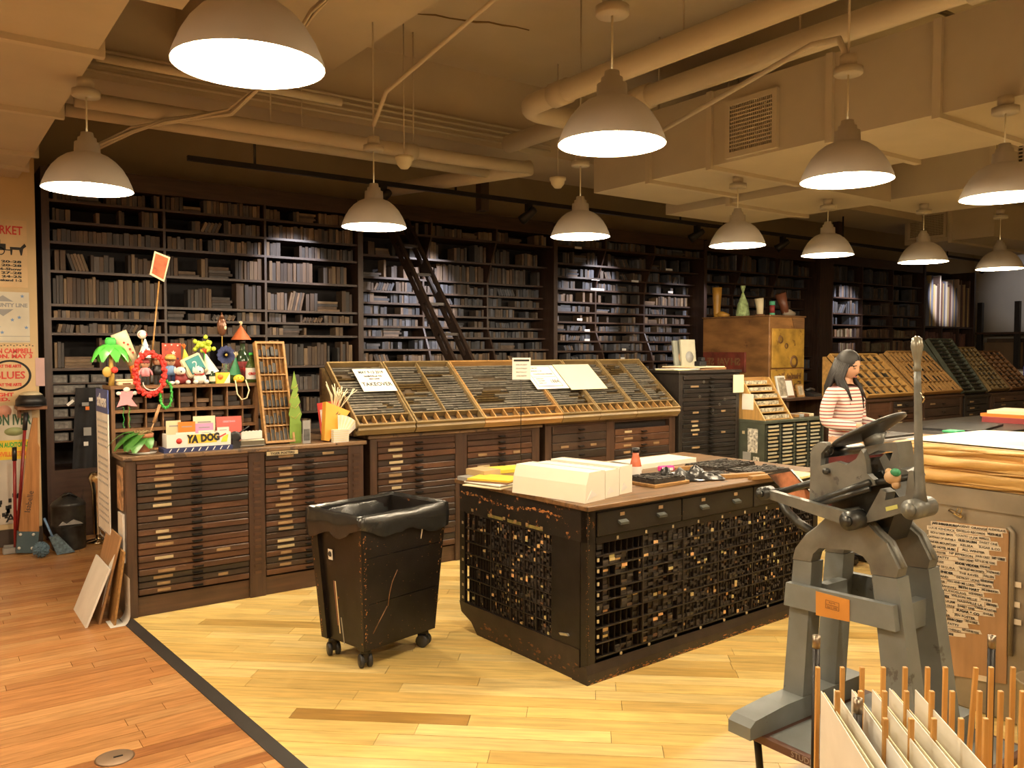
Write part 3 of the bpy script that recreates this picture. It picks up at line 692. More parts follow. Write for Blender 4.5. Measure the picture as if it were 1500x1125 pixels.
def ex2(t, M, w, h):
    b = MB(); x0, x1, y0, y1 = -.40 * w, .36 * w, -.40 * h, .46 * h; k = .003
    b.box(x0, x1, y0, y0 + 2 * k, .001, .0018, M).box(x0, x1, y1 - k, y1, .001, .0018, M).box(x0, x0 + k, y0, y1, .001, .0018, M).box(x1 - k, x1, y0, y1, .001, .0018, M)
    b.box(x0 + .01, x1 - .01, .0, .003, .001, .0018, M); b.build('rule_border', INK, t, True)
    for s, sz, yy, xx, sx in (('CHURCH', .026, .38, -.2, .8), ('UNION  I  M', .024, .25, -.15, .8), ('COLUMNS ROSES & PROPHET', .022, .12, 0, .62), ('1884', .06, -.2, .2, .7), ('DUE SUN', .02, -.08, -.2, .8), ('THE REST', .02, -.17, -.2, .8), ('JUNE 6 & 7', .018, -.26, -.2, .8)):
        text(s, sz, INK, t, M @ T(xx * w, yy * h, .0016), sx=sx * w / .3, world=True)
slope_sheet('bordered_form_sheet', 'white proof sheet with a ruled black border and 1884 on the slanted cases', 'proof sheet', ((770, 536), (808, 535), (834, 568), (780, 571)), M_pap, .058, ex2)
slope_sheet('blank_sheet', 'blank cream sheet lying over two slanted cases', 'sheet', ((806, 535), (862, 533), (888, 568), (842, 572)), M_papc, .061)
# ================================================================== THINGS ON THE LONG DESK CABINET (top z = 1.0)
DZ = 1.0
def pm(name, col, rough=.55, **k): return mat(name, col, rough, var=k.pop('var', .08), **k)
M_red = pm('red', (.62, .04, .03)); M_green = pm('green', (.05, .42, .06)); M_yel = pm('yellow', (.85, .60, .05)); M_orange = pm('orange', (.85, .22, .03))
M_pink = pm('pink', (.85, .35, .40)); M_white = pm('white', (.82, .80, .74)); M_blk2 = pm('black_paint', (.015, .014, .014), .4); M_navy = pm('navy', (.02, .03, .11))
M_skin = pm('skin', (.55, .32, .19)); M_brown = pm('brown', (.20, .09, .04)); M_gold = pm('gold', (.55, .36, .08), .35); M_teal = pm('teal', (.04, .24, .25)); M_cream = pm('cream', (.75, .65, .42))
M_blue = pm('blue', (.16, .28, .50)); M_lime = pm('lime', (.55, .68, .06)); M_grey = pm('grey', (.30, .30, .29)); M_maroon = pm('maroon', (.25, .03, .03))
M_terra = pm('terracotta', (.42, .17, .08), .8); M_leaf = pm('leaf', (.055, .19, .03), .35, var=.3)
M_glass_d = mat('dark_glass', (.02, .04, .02), .08, 0, .05); M_glass_g = mat('green_glass', (.10, .16, .03), .08, 0, .05, trans=.5); M_glass_c = mat('clear_glass', (.8, .85, .8), .05, 0, .02, trans=.85)
# cubby shelf
CX0, CX1, CY0, CY1, CZ = 1.02, 1.96, 5.75, 6.02, 1.42
cu = thing('cubby_shelf', 'brown wooden cubby shelf of small compartments standing on the desk', 'shelf', (CX0, CY0, DZ))
M_cub = wood('cubby_wood', (.20, .10, .04), .5, .35, 0, 6); M_cubv = wood('cubby_wood_upright', (.19, .095, .04), .5, .35, 2, 6)
MB().box(CX0, CX1, CY1 - .012, CY1, DZ, CZ).build('back_panel', M_back, cu, True)
for x in (CX0, CX1 - .022): MB().box(x, x + .022, CY0, CY1 - .012, DZ, CZ - .02).build('side_board', M_cubv, cu, True)
MB().box(CX0 - .005, CX1 + .005, CY0 - .008, CY1, CZ - .02, CZ).build('top_board', M_cub, cu, True)
lev = [DZ + .001, 1.145, 1.265]
for z in lev[1:]: MB().box(CX0 + .022, CX1 - .022, CY0, CY1 - .012, z - .02, z).build('shelf', M_cub, cu, True)
MB().box(CX0 + .022, CX1 - .022, CY0, CY1 - .012, DZ, DZ + .012).build('shelf', M_cub, cu, True)
r = random.Random(5); nc = 9
M_dkb = mat('dark_wood_block', (1, 1, 1), .6, var=.3, scale=3, objcol=True)
for k, z in enumerate((DZ + .012, 1.145, 1.265)):
    zt = (1.125, 1.245, CZ - .02)[k]
    for i in range(1, nc):
        x = CX0 + (CX1 - CX0) * i / nc; MB().box(x - .004, x + .004, CY0 + .012, CY1 - .012, z, zt).build('divider', M_cubv, cu, True)
    for i in range(nc):
        xa = CX0 + (CX1 - CX0) * i / nc + (.03 if i == 0 else .01); xb = CX0 + (CX1 - CX0) * (i + 1) / nc - (.03 if i == nc - 1 else .01); zz = z + .0005
        for j in range(r.randint(1, 3)):
            h = r.uniform(.022, .04)
            if zz + h > zt - .005: break
            o = MB().bev(xa, xa + (xb - xa) * r.uniform(.7, 1), CY0 + r.uniform(.03, .06), CY1 - .02, zz, zz + h, .002).build('spacing_block', M_dkb)
            c = r.choice(((.05, .03, .02), (.09, .05, .03), (.035, .028, .025), (.14, .08, .04))); o.color = (*c, 1)
            tag(o, f'{"pale" if c[0] > .1 else "dark"} wooden spacing block lying in the {("bottom", "middle", "top")[k]} row of the cubby shelf', 'wood block', f'spacing blocks in the {("bottom", "middle", "top")[k]} cubby row'); zz += h + .0005
# narrow leaning case of spacing material
la = math.atan2(.2, .70); nb = Vector((1.945, 5.60, DZ + .002)); Lc, Wc = .725, .21
ML = T(*nb) @ Matrix.Rotation(-(la), 4, 'X') @ Matrix(((1, 0, 0, 0), (0, 0, -1, 0), (0, 1, 0, 0), (0, 0, 0, 1)))   # local x right, y up, z towards viewer
ls = thing('leaning_type_case', 'narrow tan wooden case of dark spacers leaning against the cubby shelf', 'type case', nb)
MB().box(0, Wc, 0, Lc, -.012, 0, ML).build('case_bottom', M_tan, ls, True)
for a in ((0, .014, 0, Lc), (Wc - .014, Wc, 0, Lc), (.014, Wc - .014, 0, .016), (.014, Wc - .014, Lc - .016, Lc)): MB().box(*a, 0, .04, ML).build('frame_board', M_tan, ls, True)
for i in range(1, 6): y = Lc * i / 6; MB().box(.014, Wc - .014, y - .004, y + .004, 0, .038, ML).build('cross_divider', M_tan, ls, True)
M_dark = mat('dark_spacer', (.022, .021, .02), .5, var=.4, scale=15)
b = MB()
for i in range(6):
    y = Lc * i / 6 + .02
    for k in range(6):
        x = .018 + k * .0295
        if k and (i, k) not in ((5, 3),): MB().box(x - .0015, x + .0005, y - .012, y + Lc / 6 - .024, 0, .034, ML).build('slat_divider', M_tan, ls, True)
        if (i, k) in ((5, 5), (4, 5), (4, 4), (3, 5), (1, 5)): continue
        hh = r.uniform(.5, .95) * (Lc / 6 - .035); b.box(x + .003, x + .026, y, y + hh, .002, r.uniform(.018, .032), ML)
stuff(b.build('spacers', M_dark, ls, True))
# ---- helper to place things by what they stand on
def at(x, y, Y): return PY(x, y, Y)
def sz(px, p): return px * pix(p)[2] / F
def cone_hat(name, label, p, h, rad, m, tassel=None, tilt=0, dots=None, M0=None):
    t = thing(name, label, 'party hat', p, group='cone party hats'); Mx = R(tilt, 'Y')
    MB().lathe([(rad, 0), (rad * .52, h * .5), (.003, h)], n=16, M=Mx, cap=False).build('cone', m, t)
    if dots:
        d = MB(); rr = random.Random(3)
        for i in range(22):
            k = rr.uniform(.06, .8); a = rr.uniform(0, 2 * PI); rad2 = rad * (1 - k) + .001; d.ball(Mx @ Vector((rad2 * math.cos(a), rad2 * math.sin(a), h * k)), .0035, 6, 4)
        d.build('dots', dots, t)
    if tassel:
        for i in range(9):
            a = i * 2.4; e = .35 * h * (.6 + .4 * ((i * 7) % 5) / 5)
            MB().tube([Mx @ Vector((0, 0, h * .97)), Mx @ Vector((math.cos(a) * e * .2, math.sin(a) * e * .2, h + e * .5)), Mx @ Vector((math.cos(a) * e * .5, math.sin(a) * e * .5, h + e))], .0022, 4).build('tassel_strand', tassel, t)
    return t
YD = 5.86
def doll(label, x, skin, hair, top, legs, h, Y=YD, cap=None):
    p = Vector((at(x, 556, Y).x, Y, CZ)); t = thing('doll_figure', label, 'figurine', p, group='small dolls on the cubby shelf'); k = h / .16
    MB().box(-.02 * k, -.003 * k, -.012 * k, .012 * k, 0, .055 * k).box(.003 * k, .02 * k, -.012 * k, .012 * k, 0, .055 * k).build('legs', legs, t)
    MB().lathe([(.024 * k, .05 * k), (.026 * k, .07 * k), (.02 * k, .098 * k), (.008 * k, .105 * k)], n=12).build('torso', top, t)
    for s in (-1, 1): MB().tube([(s * .018 * k, 0, .096 * k), (s * .033 * k, -.004 * k, .078 * k), (s * .036 * k, -.012 * k, .058 * k)], .006 * k, 6).build('arm', top, t)
    MB().ball((0, 0, .127 * k), .026 * k, 12, 8, (1, .95, 1.1)).build('head', skin, t)
    MB().lathe([(.0275 * k, .127 * k), (.0285 * k, .137 * k), (.022 * k, .152 * k), (.002 * k, .158 * k)], (0, .003 * k, 0), 12).build('hair', hair, t)
    MB().ball((-.009 * k, -.0255 * k, .126 * k), .0028 * k, 6, 4).ball((.009 * k, -.0255 * k, .126 * k), .0028 * k, 6, 4).build('eyes', M_blk2, t)
    if cap: MB().lathe([(.03 * k, .138 * k), (.029 * k, .15 * k), (.018 * k, .164 * k), (.002 * k, .166 * k)], n=12).box(-.02 * k, .02 * k, -.046 * k, -.02 * k, .138 * k, .142 * k).build('cap', cap, t)
    return t
# palm tree ornament
p = Vector((at(163, 556, YD).x, YD, CZ)); pt = thing('palm_tree_ornament', 'shiny green paper palm tree ornament with gold trunk on cubby shelf', 'ornament', p)
MB().tube([(0, 0, 0), (.004, 0, .06), (.0, 0, .12), (.006, 0, .20)], [.016, .013, .012, .010], 8).build('trunk', M_gold, pt)
for i in range(9):
    a = i * 2 * PI / 9; fr = MB()
    def f(u, v, a=a):
        L_ = .02 + u * .085; w = (.038 * math.sin(PI * min(1, u * .8 + .2)) + .004) * (v - .5) * 2
        return (math.cos(a) * L_ - math.sin(a) * w, (math.sin(a) * L_ + math.cos(a) * w) * .7, .225 + .02 * u - .11 * u * u - abs(v - .5) * .02)
    fr.grid(f, 6, 2).build('frond', pm('foil_green', (.10, .55, .07), .3), pt)
MB().lathe([(.03, .205), (.028, .25), (.02, .262), (.001, .262)], n=14).build('crown', M_green, pt)
MB().ball((-.025, -.03, .075), .024, 10, 8, (1, .4, 1.2)).build('cup', M_gold, pt)
MB().ball((.012, -.032, .085), .018, 10, 8).build('red_bead', M_red, pt)
# curled boot-shaped horn
p = Vector((at(203, 556, YD + .07).x, YD + .07, CZ)); hn = thing('curved_paper_horn', 'curved paper horn fading from cream top to orange tip behind the dolls', 'ornament', p)
pts = [(-.10, 0, .29), (-.083, 0, .25), (-.05, 0, .175), (-.022, 0, .115), (-.015, 0, .06), (-.03, 0, .02)]
MB().tube(pts[:4], [.045, .044, .038, .032], 10).build('horn_top', M_cream, hn); MB().tube(pts[3:], [.032, .026, .016], 10).build('horn_tip', M_orange, hn)
b = MB()
for x_, z_ in ((-.09, .235), (-.07, .225), (-.06, .2), (-.045, .18)): b.ball((x_ + .01, -.044, z_), .006, 6, 4)
b.build('red_marks', M_red, hn)
p = Vector((at(184, 556, 5.8).x, 5.8, CZ)); ph = thing('beige_gadget', 'small beige handset-like gadget lying on cubby shelf edge', 'gadget', p)
MB().bev(-.045, .045, -.03, .03, 0, .022, .006).build('body', M_cream, ph); MB().box(-.02, .02, -.032, -.029, .007, .015).build('display', M_brown, ph); MB().bev(-.05, .05, -.012, .02, .022, .035, .005).build('handle', M_cream, ph)
doll('doll in a pink dress wearing the polka-dot cone hat', 213, M_skin, M_maroon, M_pink, M_blk2, .15)
cone_hat('party_hat', 'white cone party hat with dark polka dots on the pink-dressed doll', Vector((at(213, 520, YD).x, YD, CZ + .152)), .105, .042, M_white, None, 0, M_navy)
p = at(208, 490, YD + .06); bl = thing('ball_on_stick', 'white ball with red stitching on a thin stick behind the dolls', 'ball', Vector((p.x, p.y, CZ)))
MB().ball((0, 0, p.z - CZ), .03, 14, 10).build('ball', M_white, bl); MB().cyl((0, 0, 0), (0, 0, p.z - CZ - .028), .003).build('stick', M_gold, bl)
MB().tube([(.026 * math.cos(a), -.02, p.z - CZ + .016 * math.sin(a)) for a in [i * PI / 6 for i in range(12)]], .0025, 4, True).build('stitching', M_red, bl)
def lei(name, label, c, rx, rz, rt, m, Y, n=46, z_off=0):
    t = thing(name, label, 'garland', (c.x, Y, c.z), group='flower garlands'); b = MB(); rr = random.Random(2)
    for i in range(n * 3):
        a = 2 * PI * i / (n * 3)
        b.ball((rx * math.cos(a) + rr.uniform(-rt, rt) * .7, rr.uniform(-rt, rt) * .8, rz * math.sin(a) + rr.uniform(-rt, rt) * .7), rt * rr.uniform(.45, .7), 6, 4)
    b.build('petals', m, t)
    MB().tube([(rx * math.cos(a), 0, rz * math.sin(a)) for a in [2 * PI * i / 24 for i in range(24)]], rt * .6, 6, True).build('core', m, t)
    return t
lei('red_garland', 'red ruffled flower garland hanging from the doll over the shelf edge', at(220, 548, 5.715), .088, .135, .020, M_red, 5.715)
lei('green_garland', 'green ruffled flower garland hanging over the front of the cubby shelf', at(243, 578, 5.728), .036, .088, .010, M_green, 5.728)
bn = thing('bead_necklace', 'string of white beads looped inside the red garland', 'necklace', at(223, 565, 5.735))
for i in range(26): a = PI * i / 25; MB().ball((-.055 * math.cos(a), 0, -.05 * math.sin(a) + .02), .0048, 6, 4).build('bead', M_white, bn)
doll('dark-haired doll in a dark suit beside the red starred card', 231, M_skin, M_brown, M_blk2, M_blk2, .17, YD + .02)
p = Vector((at(252, 556, 5.95).x, 5.95, CZ)); sc = thing('starred_card', 'red standing card with stars behind the dolls', 'card', p)
MB().box(-.062, .062, 0, .006, 0, .275).build('card', pm('brick_red', (.40, .06, .03)), sc)
def star(m, x, z, s, par, y=-.002):
    pl = [(x + s * (1 if i % 2 == 0 else .42) * math.sin(i * PI / 5), z + s * (1 if i % 2 == 0 else .42) * math.cos(i * PI / 5)) for i in range(10)]
    MB().prism(pl, y, y + .0015, 'y').build('star', m, par)
for a in ((M_white, .012, .21, .018), (M_maroon, -.03, .235, .014), (M_navy, -.035, .19, .01), (M_navy, .04, .17, .01), (M_white, -.04, .26, .008), (M_white, .0, .265, .008), (M_white, .04, .26, .008)): star(*a, sc)
doll('doll in a blue shirt and tan cap before the red starred card', 250, M_skin, M_brown, M_blue, M_navy, .165, YD, M_gold)
cone_hat('party_hat', 'small yellow cone party hat with orange streamers beside the starred card', Vector((at(274, 530, 5.93).x, 5.93, CZ + .10)), .10, .035, M_yel, M_orange, -8)
o = MB().lathe([(.03, 0), (.03, .1), (.001, .1)], n=14).build('hat_stand_jar', M_maroon); o.location = (at(274, 530, 5.93).x, 5.93, CZ); tag(o, 'dark red jar carrying the small yellow party hat', 'jar')
# plush dogs
def plush(label, x, Y, k, body, scarf):
    p = Vector((at(x, 556, Y).x, Y, CZ)); t = thing('plush_dog', label, 'plush toy', p, group='plush dogs on the cubby shelf')
    MB().ball((0, 0, .032 * k), .03 * k, 12, 8, (1.2, .9, 1.05)).build('body', body, t); MB().ball((-.01 * k, -.018 * k, .075 * k), .026 * k, 12, 8, (1.1, 1, .95)).build('head', M_white, t)
    MB().ball((-.014 * k, -.045 * k, .070 * k), .012 * k, 8, 6).build('muzzle', M_white, t); MB().ball((-.014 * k, -.057 * k, .073 * k), .005 * k, 6, 4).build('nose', M_blk2, t)
    for s in (-1, 1): MB().ball((s * .027 * k - .01 * k, -.012 * k, .08 * k), .012 * k, 8, 6, (.6, .8, 1.6)).build('ear', M_blk2 if s > 0 else M_white, t)
    for s in (-1, 1): MB().ball((s * .03 * k, -.026 * k, .013 * k), .014 * k, 8, 6, (1, 1.4, .9)).build('paw', M_white, t)
    MB().lathe([(.026 * k, .052 * k), (.029 * k, .058 * k), (.024 * k, .064 * k)], (-.005 * k, -.008 * k, 0), 12).build('scarf', scarf, t)
plush('white plush dog in a maroon jumper lying beside the blue-shirted doll', 266, 5.8, 1.0, M_maroon, M_maroon)
plush('white plush dog with a red scarf sitting below the teal plaque', 293, 5.79, 1.0, M_white, M_red)
o = MB().ball((0, 0, .012), .012, 10, 6, (2.0, 1.2, 1)).build('white_pebble_toy', M_white); o.location = (at(251, 556, 5.77).x, 5.77, CZ); tag(o, 'small white oval trinket on the cubby shelf edge below the garlands', 'trinket')
p = Vector((at(285, 556, 5.87).x, 5.87, CZ)); pq = thing('teal_plaque', 'tilted teal and white padded plaque behind the plush dogs', 'plaque', p)
Mq = T(0, 0, .10) @ R(-25, 'Y') @ R(-12, 'X')
MB().bev(-.06, .06, -.01, .01, -.055, .065, .008, Mq).build('pad', M_cream, pq); MB().bev(-.035, .05, -.015, -.009, -.04, .05, .003, Mq).build('teal_panel', M_teal, pq)
text('2', .06, M_white, pq, Mq @ T(.008, -.0155, .004) @ FACE_NY, 'figure'); MB().cyl((0, .005, 0), (0, .005, .07), .006).build('prop', M_gold, pq)
cone_hat('party_hat', 'white lettered cone hat with red tinsel beside the yellow ruffle', Vector((at(309, 556, 5.9).x, 5.9, CZ + .06)), .115, .048, M_white, M_red, -14)
o = MB().lathe([(.026, 0), (.028, .005), (.028, .06), (.001, .06)], n=14).build('dark_jar', M_blk2); o.location = (at(309, 556, 5.9).x, 5.9, CZ); tag(o, 'short dark jar under the white lettered cone hat', 'jar')
p = Vector((at(300, 556, 5.96).x, 5.96, CZ)); fy = thing('yellow_ruffle', 'bright yellow tissue ruffle on a stem behind the white cone hat', 'paper flower', p)
b = MB(); rr = random.Random(8)
for i in range(34): b.ball((rr.gauss(0, .022), rr.gauss(0, .012), .215 + rr.gauss(0, .018)), .014, 6, 4)
b.build('petals', M_lime, fy); MB().cyl((0, 0, 0), (0, 0, .2), .004).build('stem', M_green, fy)
p = Vector((at(331, 556, 5.93).x, 5.93, CZ)); vz = thing('flower_vase', 'round clear vase with a navy paper flower', 'vase', p)
MB().lathe([(.02, 0), (.036, .02), (.04, .05), (.022, .085), (.016, .10), (.02, .115)], n=16, cap=False).build('vase', M_glass_c, vz)
for i in range(12): a = i * PI / 6; MB().prism([(0, -.006), (.05, -.012), (.056, 0), (.05, .012), (0, .006)], -.002, .002, 'z', T(0, -.01, .165) @ R(90, 'X') @ R(i * 30, 'Z')).build('petal', M_navy, vz)
MB().cyl((0, 0, .02), (0, -.008, .165), .003).build('stem', M_green, vz); MB().ball((0, -.016, .165), .008, 8, 6).build('flower_centre', M_gold, vz)
p = Vector((at(326, 556, 5.79).x, 5.79, CZ)); yb = thing('yellow_picture_box', 'small yellow picture card with an orange face spot standing on cubby shelf', 'card', p)
MB().box(-.045, .05, 0, .012, 0, .075).build('card', M_yel, yb); MB().lathe([(.001, 0), (.018, 0), (.018, .002)], n=16, M=T(-.015, -.001, .045) @ R(90, 'X')).build('face_spot', M_orange, yb); MB().prism([(.01, .002), (.05, .002), (.05, .07)], -.002, 0, 'y').build('white_corner', M_white, yb)
p = Vector((at(311, 556, 5.785).x, 5.785, CZ)); bj = thing('small_dark_bottle', 'little dark bottle with pale label between plush dog and picture card', 'bottle', p)
MB().lathe([(.016, 0), (.017, .004), (.017, .05), (.008, .06), (.008, .072), (.001, .072)], n=14).build('glass', M_glass_d, bj); MB().lathe([(.0175, .014), (.0175, .042)], n=14, cap=False).build('label', M_cream, bj)
cone_hat('party_hat', 'dark green and white cone party hat beside the clear bottle', Vector((at(344, 556, 5.87).x, 5.87, CZ + .045)), .105, .04, pm('hat_green', (.04, .22, .10)), M_cream, 4)
o = MB().lathe([(.034, 0), (.036, .006), (.036, .045), (.001, .045)], n=16).build('green_tumbler', M_glass_g); o.location = (at(344, 556, 5.87).x, 5.87, CZ); tag(o, 'low green glass tumbler under the dark green cone hat', 'tumbler')
def bottle(name, label, x, Y, h, rad, m, cap, lab=None, txt=None):
    p = Vector((at(x, 556, Y).x, Y, CZ)); t = thing(name, label, 'bottle', p)
    MB().lathe([(rad * .9, 0), (rad, .006), (rad, h * .55), (rad * .75, h * .68), (rad * .36, h * .78), (rad * .33, h * .94), (rad * .38, h * .95), (rad * .38, h), (.001, h)], n=18).build('glass', m, t)
    MB().lathe([(rad * .4, h * .93), (rad * .4, h * 1.02), (.001, h * 1.02)], n=14).build('cap', cap, t)
    if lab:
        MB().lathe([(rad * 1.01, h * .12), (rad * 1.01, h * .5)], n=18, cap=False).build('label', lab, t)
        text(txt, rad * .62, M_red, t, T(0, -rad * 1.015, h * .3) @ FACE_NY, ext=.0012, bold=.001)
    return t
bottle('large_bottle', 'large dark glass bottle with red label behind the clear one', 356, 5.955, .25, .044, M_glass_d, M_blk2, M_maroon, 'SYRUP')
bottle('clear_bottle', 'greenish clear bottle with white label and red lettering', 368, 5.845, .175, .032, M_glass_g, M_green, M_white, 'CRDY')
cone_hat('teepee_hat', 'red and brown cone hat with gold streamers topping the large bottle', Vector((at(354, 556, 5.955).x, 5.955, CZ + .256)), .085, .06, pm('teepee_red', (.42, .10, .03)), M_cream, 0)
p = Vector((at(350, 556, 5.77).x, 5.77, CZ)); ck = thing('yellow_chick_mask', 'yellow chick toy with orange beak and looped cream cord over the shelf edge', 'toy', p)
MB().ball((0, 0, .026), .026, 12, 8, (1.25, .9, .95)).build('chick_body', M_yel, ck); MB().ball((0, -.024, .016), .011, 8, 6, (1.4, 1, .7)).build('beak', M_orange, ck); MB().ball((-.01, -.023, .034), .003, 6, 4).ball((.012, -.023, .034), .003, 6, 4).build('eyes', M_blk2, ck)
MB().tube([(-.028, -.02, .018), (-.03, -.045, -.01), (-.025, -.048, -.06), (.0, -.05, -.095), (.03, -.05, -.085), (.045, -.047, -.04), (.03, -.03, .02)], .004, 6).build('cord', M_cream, ck)
p = at(325, 478, 5.985); bb = thing('brown_foil_balloon', 'brown leaf-shaped foil balloon on a thin stick above the vase', 'balloon', Vector((p.x, p.y, CZ)))
MB().ball((0, 0, p.z - CZ), .055, 14, 10, (.62, .4, 1.25)).lathe([(.02, .055), (.008, .08), (.001, .1)], (0, 0, p.z - CZ), 10).build('balloon', mat('brown_foil', (.13, .055, .03), .15, .2), bb); MB().cyl((0, 0, 0), (0, 0, p.z - CZ - .05), .003).build('stick', M_gold, bb)
MB().ball((.018, -.018, p.z - CZ - .01), .012, 8, 6, (.8, .5, 1.2)).build('eye_mark', M_cream, bb)
# picture on a stick
a_, b_ = at(218, 520, 5.99), at(233, 412, 5.99); ps = thing('picture_on_stick', 'small red picture on a long thin wooden stick rising above the dolls', 'picture', Vector((a_.x, 5.99, CZ)))
MB().cyl((a_.x, 5.99, CZ), b_, .0055, n=8).build('stick', M_tan, ps, True)
P4 = [at(*q, 5.985) for q in ((226, 368), (249, 377), (240, 413), (219, 402))]; ce = sum(P4, Vector()) / 4
MB().prism([(v.x, v.z) for v in P4], 5.976, 5.984, 'y').build('card', M_cream, ps, True)
MB().prism([(ce.x + (v.x - ce.x) * .8, ce.z + (v.z - ce.z) * .85) for v in P4], 5.972, 5.976, 'y').build('picture', mat('picture_red', (.42, .09, .03), .6, var=.6, scale=18), ps, True)
# paper doll dress and beads hung on the cubby front
p = at(186, 582, CY0 - .012); pd_ = thing('paper_doll_dress', 'flat pink paper dress hanging on the cubby front with green bead strings', 'paper doll', p); k = sz(1, p)
MB().prism([(x * k, -z * k) for x, z in ((-8, 12), (-14, 14), (-9, 2), (-10, -6), (-8, -9), (8, -9), (10, -6), (6, 2), (14, 14), (6, 13), (0, 11))], 0, .004, 'y').build('dress', M_pink, pd_)
for x, z, s in ((0, -11, 5), (-11, -6, 3.6), (11, -6, 3.6)): MB().ball((x * k, .002, -z * k), s * k, 10, 6, (1, .3, .8)).build('white_puff', M_white, pd_)
for xo in (-5, 3):
    for i in range(14): MB().ball(((xo + math.sin(i) * .8) * k, .002, -(15 + i * 2.2) * k), .8 * k, 6, 4).build('bead', M_green, pd_)
# ---- on the desk top
p = PZ(205, 664, DZ); pl = thing('potted_plant', 'broad-leaved green plant in a terracotta pot on the desk end', 'plant', Vector((1.17, 5.60, DZ)))
MB().lathe([(.075, 0), (.085, .008), (.001, .008)], n=20).build('saucer', M_white, pl); MB().lathe([(.042, .008), (.058, .10), (.064, .10), (.066, .125), (.056, .125), (.05, .1), (.001, .1)], n=20).build('pot', M_terra, pl)
b = MB(); rr = random.Random(6)
for i in range(26): a = rr.uniform(0, 6.28); b.tube([(rr.gauss(0, .02), rr.gauss(0, .02), .105), (rr.gauss(0, .03), rr.gauss(0, .03), .14), (rr.gauss(0, .035), rr.gauss(0, .035), .125)], .003, 4)
stuff(b.build('moss', pm('moss', (.30, .22, .10), .9), pl))
def leaf(a, L_, w, z0, rise, droop, sx=1):
    ca, sa = math.cos(math.radians(a)), math.sin(math.radians(a))
    def f(u, v):
        ww = w * math.sin(PI * min(1, u * .93 + .04)) ** .7 * (v - .5) * 2; d_ = u * L_
        return (ca * d_ - sa * ww, sa * d_ + ca * ww, z0 + rise * u - droop * u * u - abs(v - .5) * w * .25)
    return MB().grid(f, 10, 4)
for a in ((185, .17, .068, .12, .10, .19), (215, .14, .066, .12, .09, .18), (240, .15, .05, .1, .07, .15), (170, .2, .03, .11, .16, .22), (285, .10, .045, .1, .08, .14)): leaf(*a).build('leaf', M_leaf, pl)
o = MB().cyl((0, 0, 0), (.035, 0, .09), .004).cyl((.035, 0, .09), (.075, .02, .2), .011, .009).build('trowel', wood('stick_wood', (.36, .20, .09), .5, .2, 2)); o.location = (1.205, 5.6, DZ + .10); tag(o, 'small garden fork with wooden handle stuck in the plant pot', 'garden tool')
# YA DOG box with cards
bx0 = Vector((1.29, 5.50, DZ)); W_, D_, H_ = .40, .11, .085
yd = thing('ya_dog_box', 'long white open box lettered YA DOG on the desk', 'box', bx0)
MB().box(0, W_, 0, .004, .03, H_ + .03).build('front_panel', M_white, yd); MB().box(0, W_, D_ - .004, D_, .03, H_ + .03).build('back_panel', M_white, yd)
for x in (0, W_ - .004): MB().box(x, x + .004, .004, D_ - .004, .03, H_ + .03).build('side_panel', M_white, yd)
MB().box(.004, W_ - .004, .004, D_ - .004, .03, .034).build('bottom_panel', M_white, yd)
MB().box(.13, .31, -.0015, 0, .052, .108).build('yellow_patch', M_yel, yd); text('YA', .064, INK, yd, T(.158, -.0022, .078) @ FACE_NY @ R(-4, 'Z'), bold=.0042, sx=.78); text('DOG', .064, INK, yd, T(.268, -.0022, .083) @ FACE_NY @ R(3, 'Z'), bold=.0042, sx=.8)
MB().lathe([(.001, 0), (.018, 0), (.018, .0015)], n=20, M=T(.075, -.0003, .072) @ R(90, 'X')).build('red_seal', M_red, yd)
MB().prism([(.335, .05), (.375, .05), (.385, .1), (.35, .085)], -.0016, 0, 'y').build('green_sticker', M_lime, yd); MB().prism([(.32, .075), (.37, .1), (.368, .108), (.318, .084)], -.002, -.0004, 'y').build('red_sticker', M_red, yd)
o = thing('striped_tray', 'flat navy tray with pale stripes beneath the lettered box', 'tray', bx0 + Vector((.0, -.01, 0))); MB().box(-.02, W_ + .01, 0, D_ + .03, 0, .028).build('tray_body', M_navy, o)
b = MB()
for i in range(9): b.prism([(.01 + i * .045, .004), (.016 + i * .045, .004), (.03 + i * .045, .026), (.024 + i * .045, .026)], -.0015, 0, 'y')
b.build('stripes', M_white, o)
for (x0, w, h, dy, m, lab) in ((.0, .09, .125, .05, M_cream, 'cream greeting card standing at the pot end of the lettered box'), (.07, .105, .115, .035, M_orange, 'bright orange greeting card standing in the lettered box'), (.17, .14, .145, .065, M_papc, 'cream card with green border standing in the lettered box'), (.175, .115, .10, .04, pm('lilac', (.62, .34, .60)), 'lilac greeting card standing in the lettered box'),
                       (.05, .12, .05, .015, M_white, 'white card with small drawing low in the lettered box'), (.19, .10, .055, .018, pm('pale_mint', (.70, .78, .68)), 'pale mint card low in the lettered box'), (.31, .075, .07, .02, M_white, 'white card with black lettering at the dispenser end of the box')):
    o = thing('greeting_card', lab, 'card', bx0 + Vector((x0 + .01, dy, .0345)), group='greeting cards in the lettered box')
    MB().box(0, w, 0, .004, 0, .04 + h).build('card', m, o)
    MB().box(w * .2, w * .8, -.001, 0, .04 + h * .7, .04 + h * .76).build('print', M_grey, o)
o = thing('red_card', 'large coral red card leaning behind the black tape dispenser', 'card', Vector((1.655, 5.68, DZ))); MB().box(0, .17, 0, .005, 0, .2, R(-6, 'X')).build('card', pm('coral', (.72, .12, .10)), o)
text('GREETINGS', .016, M_pink, o, R(-6, 'X') @ T(.085, -.001, .165) @ FACE_NY, bold=.001); MB().box(.05, .168, -.002, 0, .01, .06, R(-6, 'X')).build('blue_band', M_navy, o)
td = thing('tape_dispenser', 'black desk tape dispenser with a sloping arm beside the lettered box', 'tape dispenser', Vector((1.705, 5.54, DZ)))
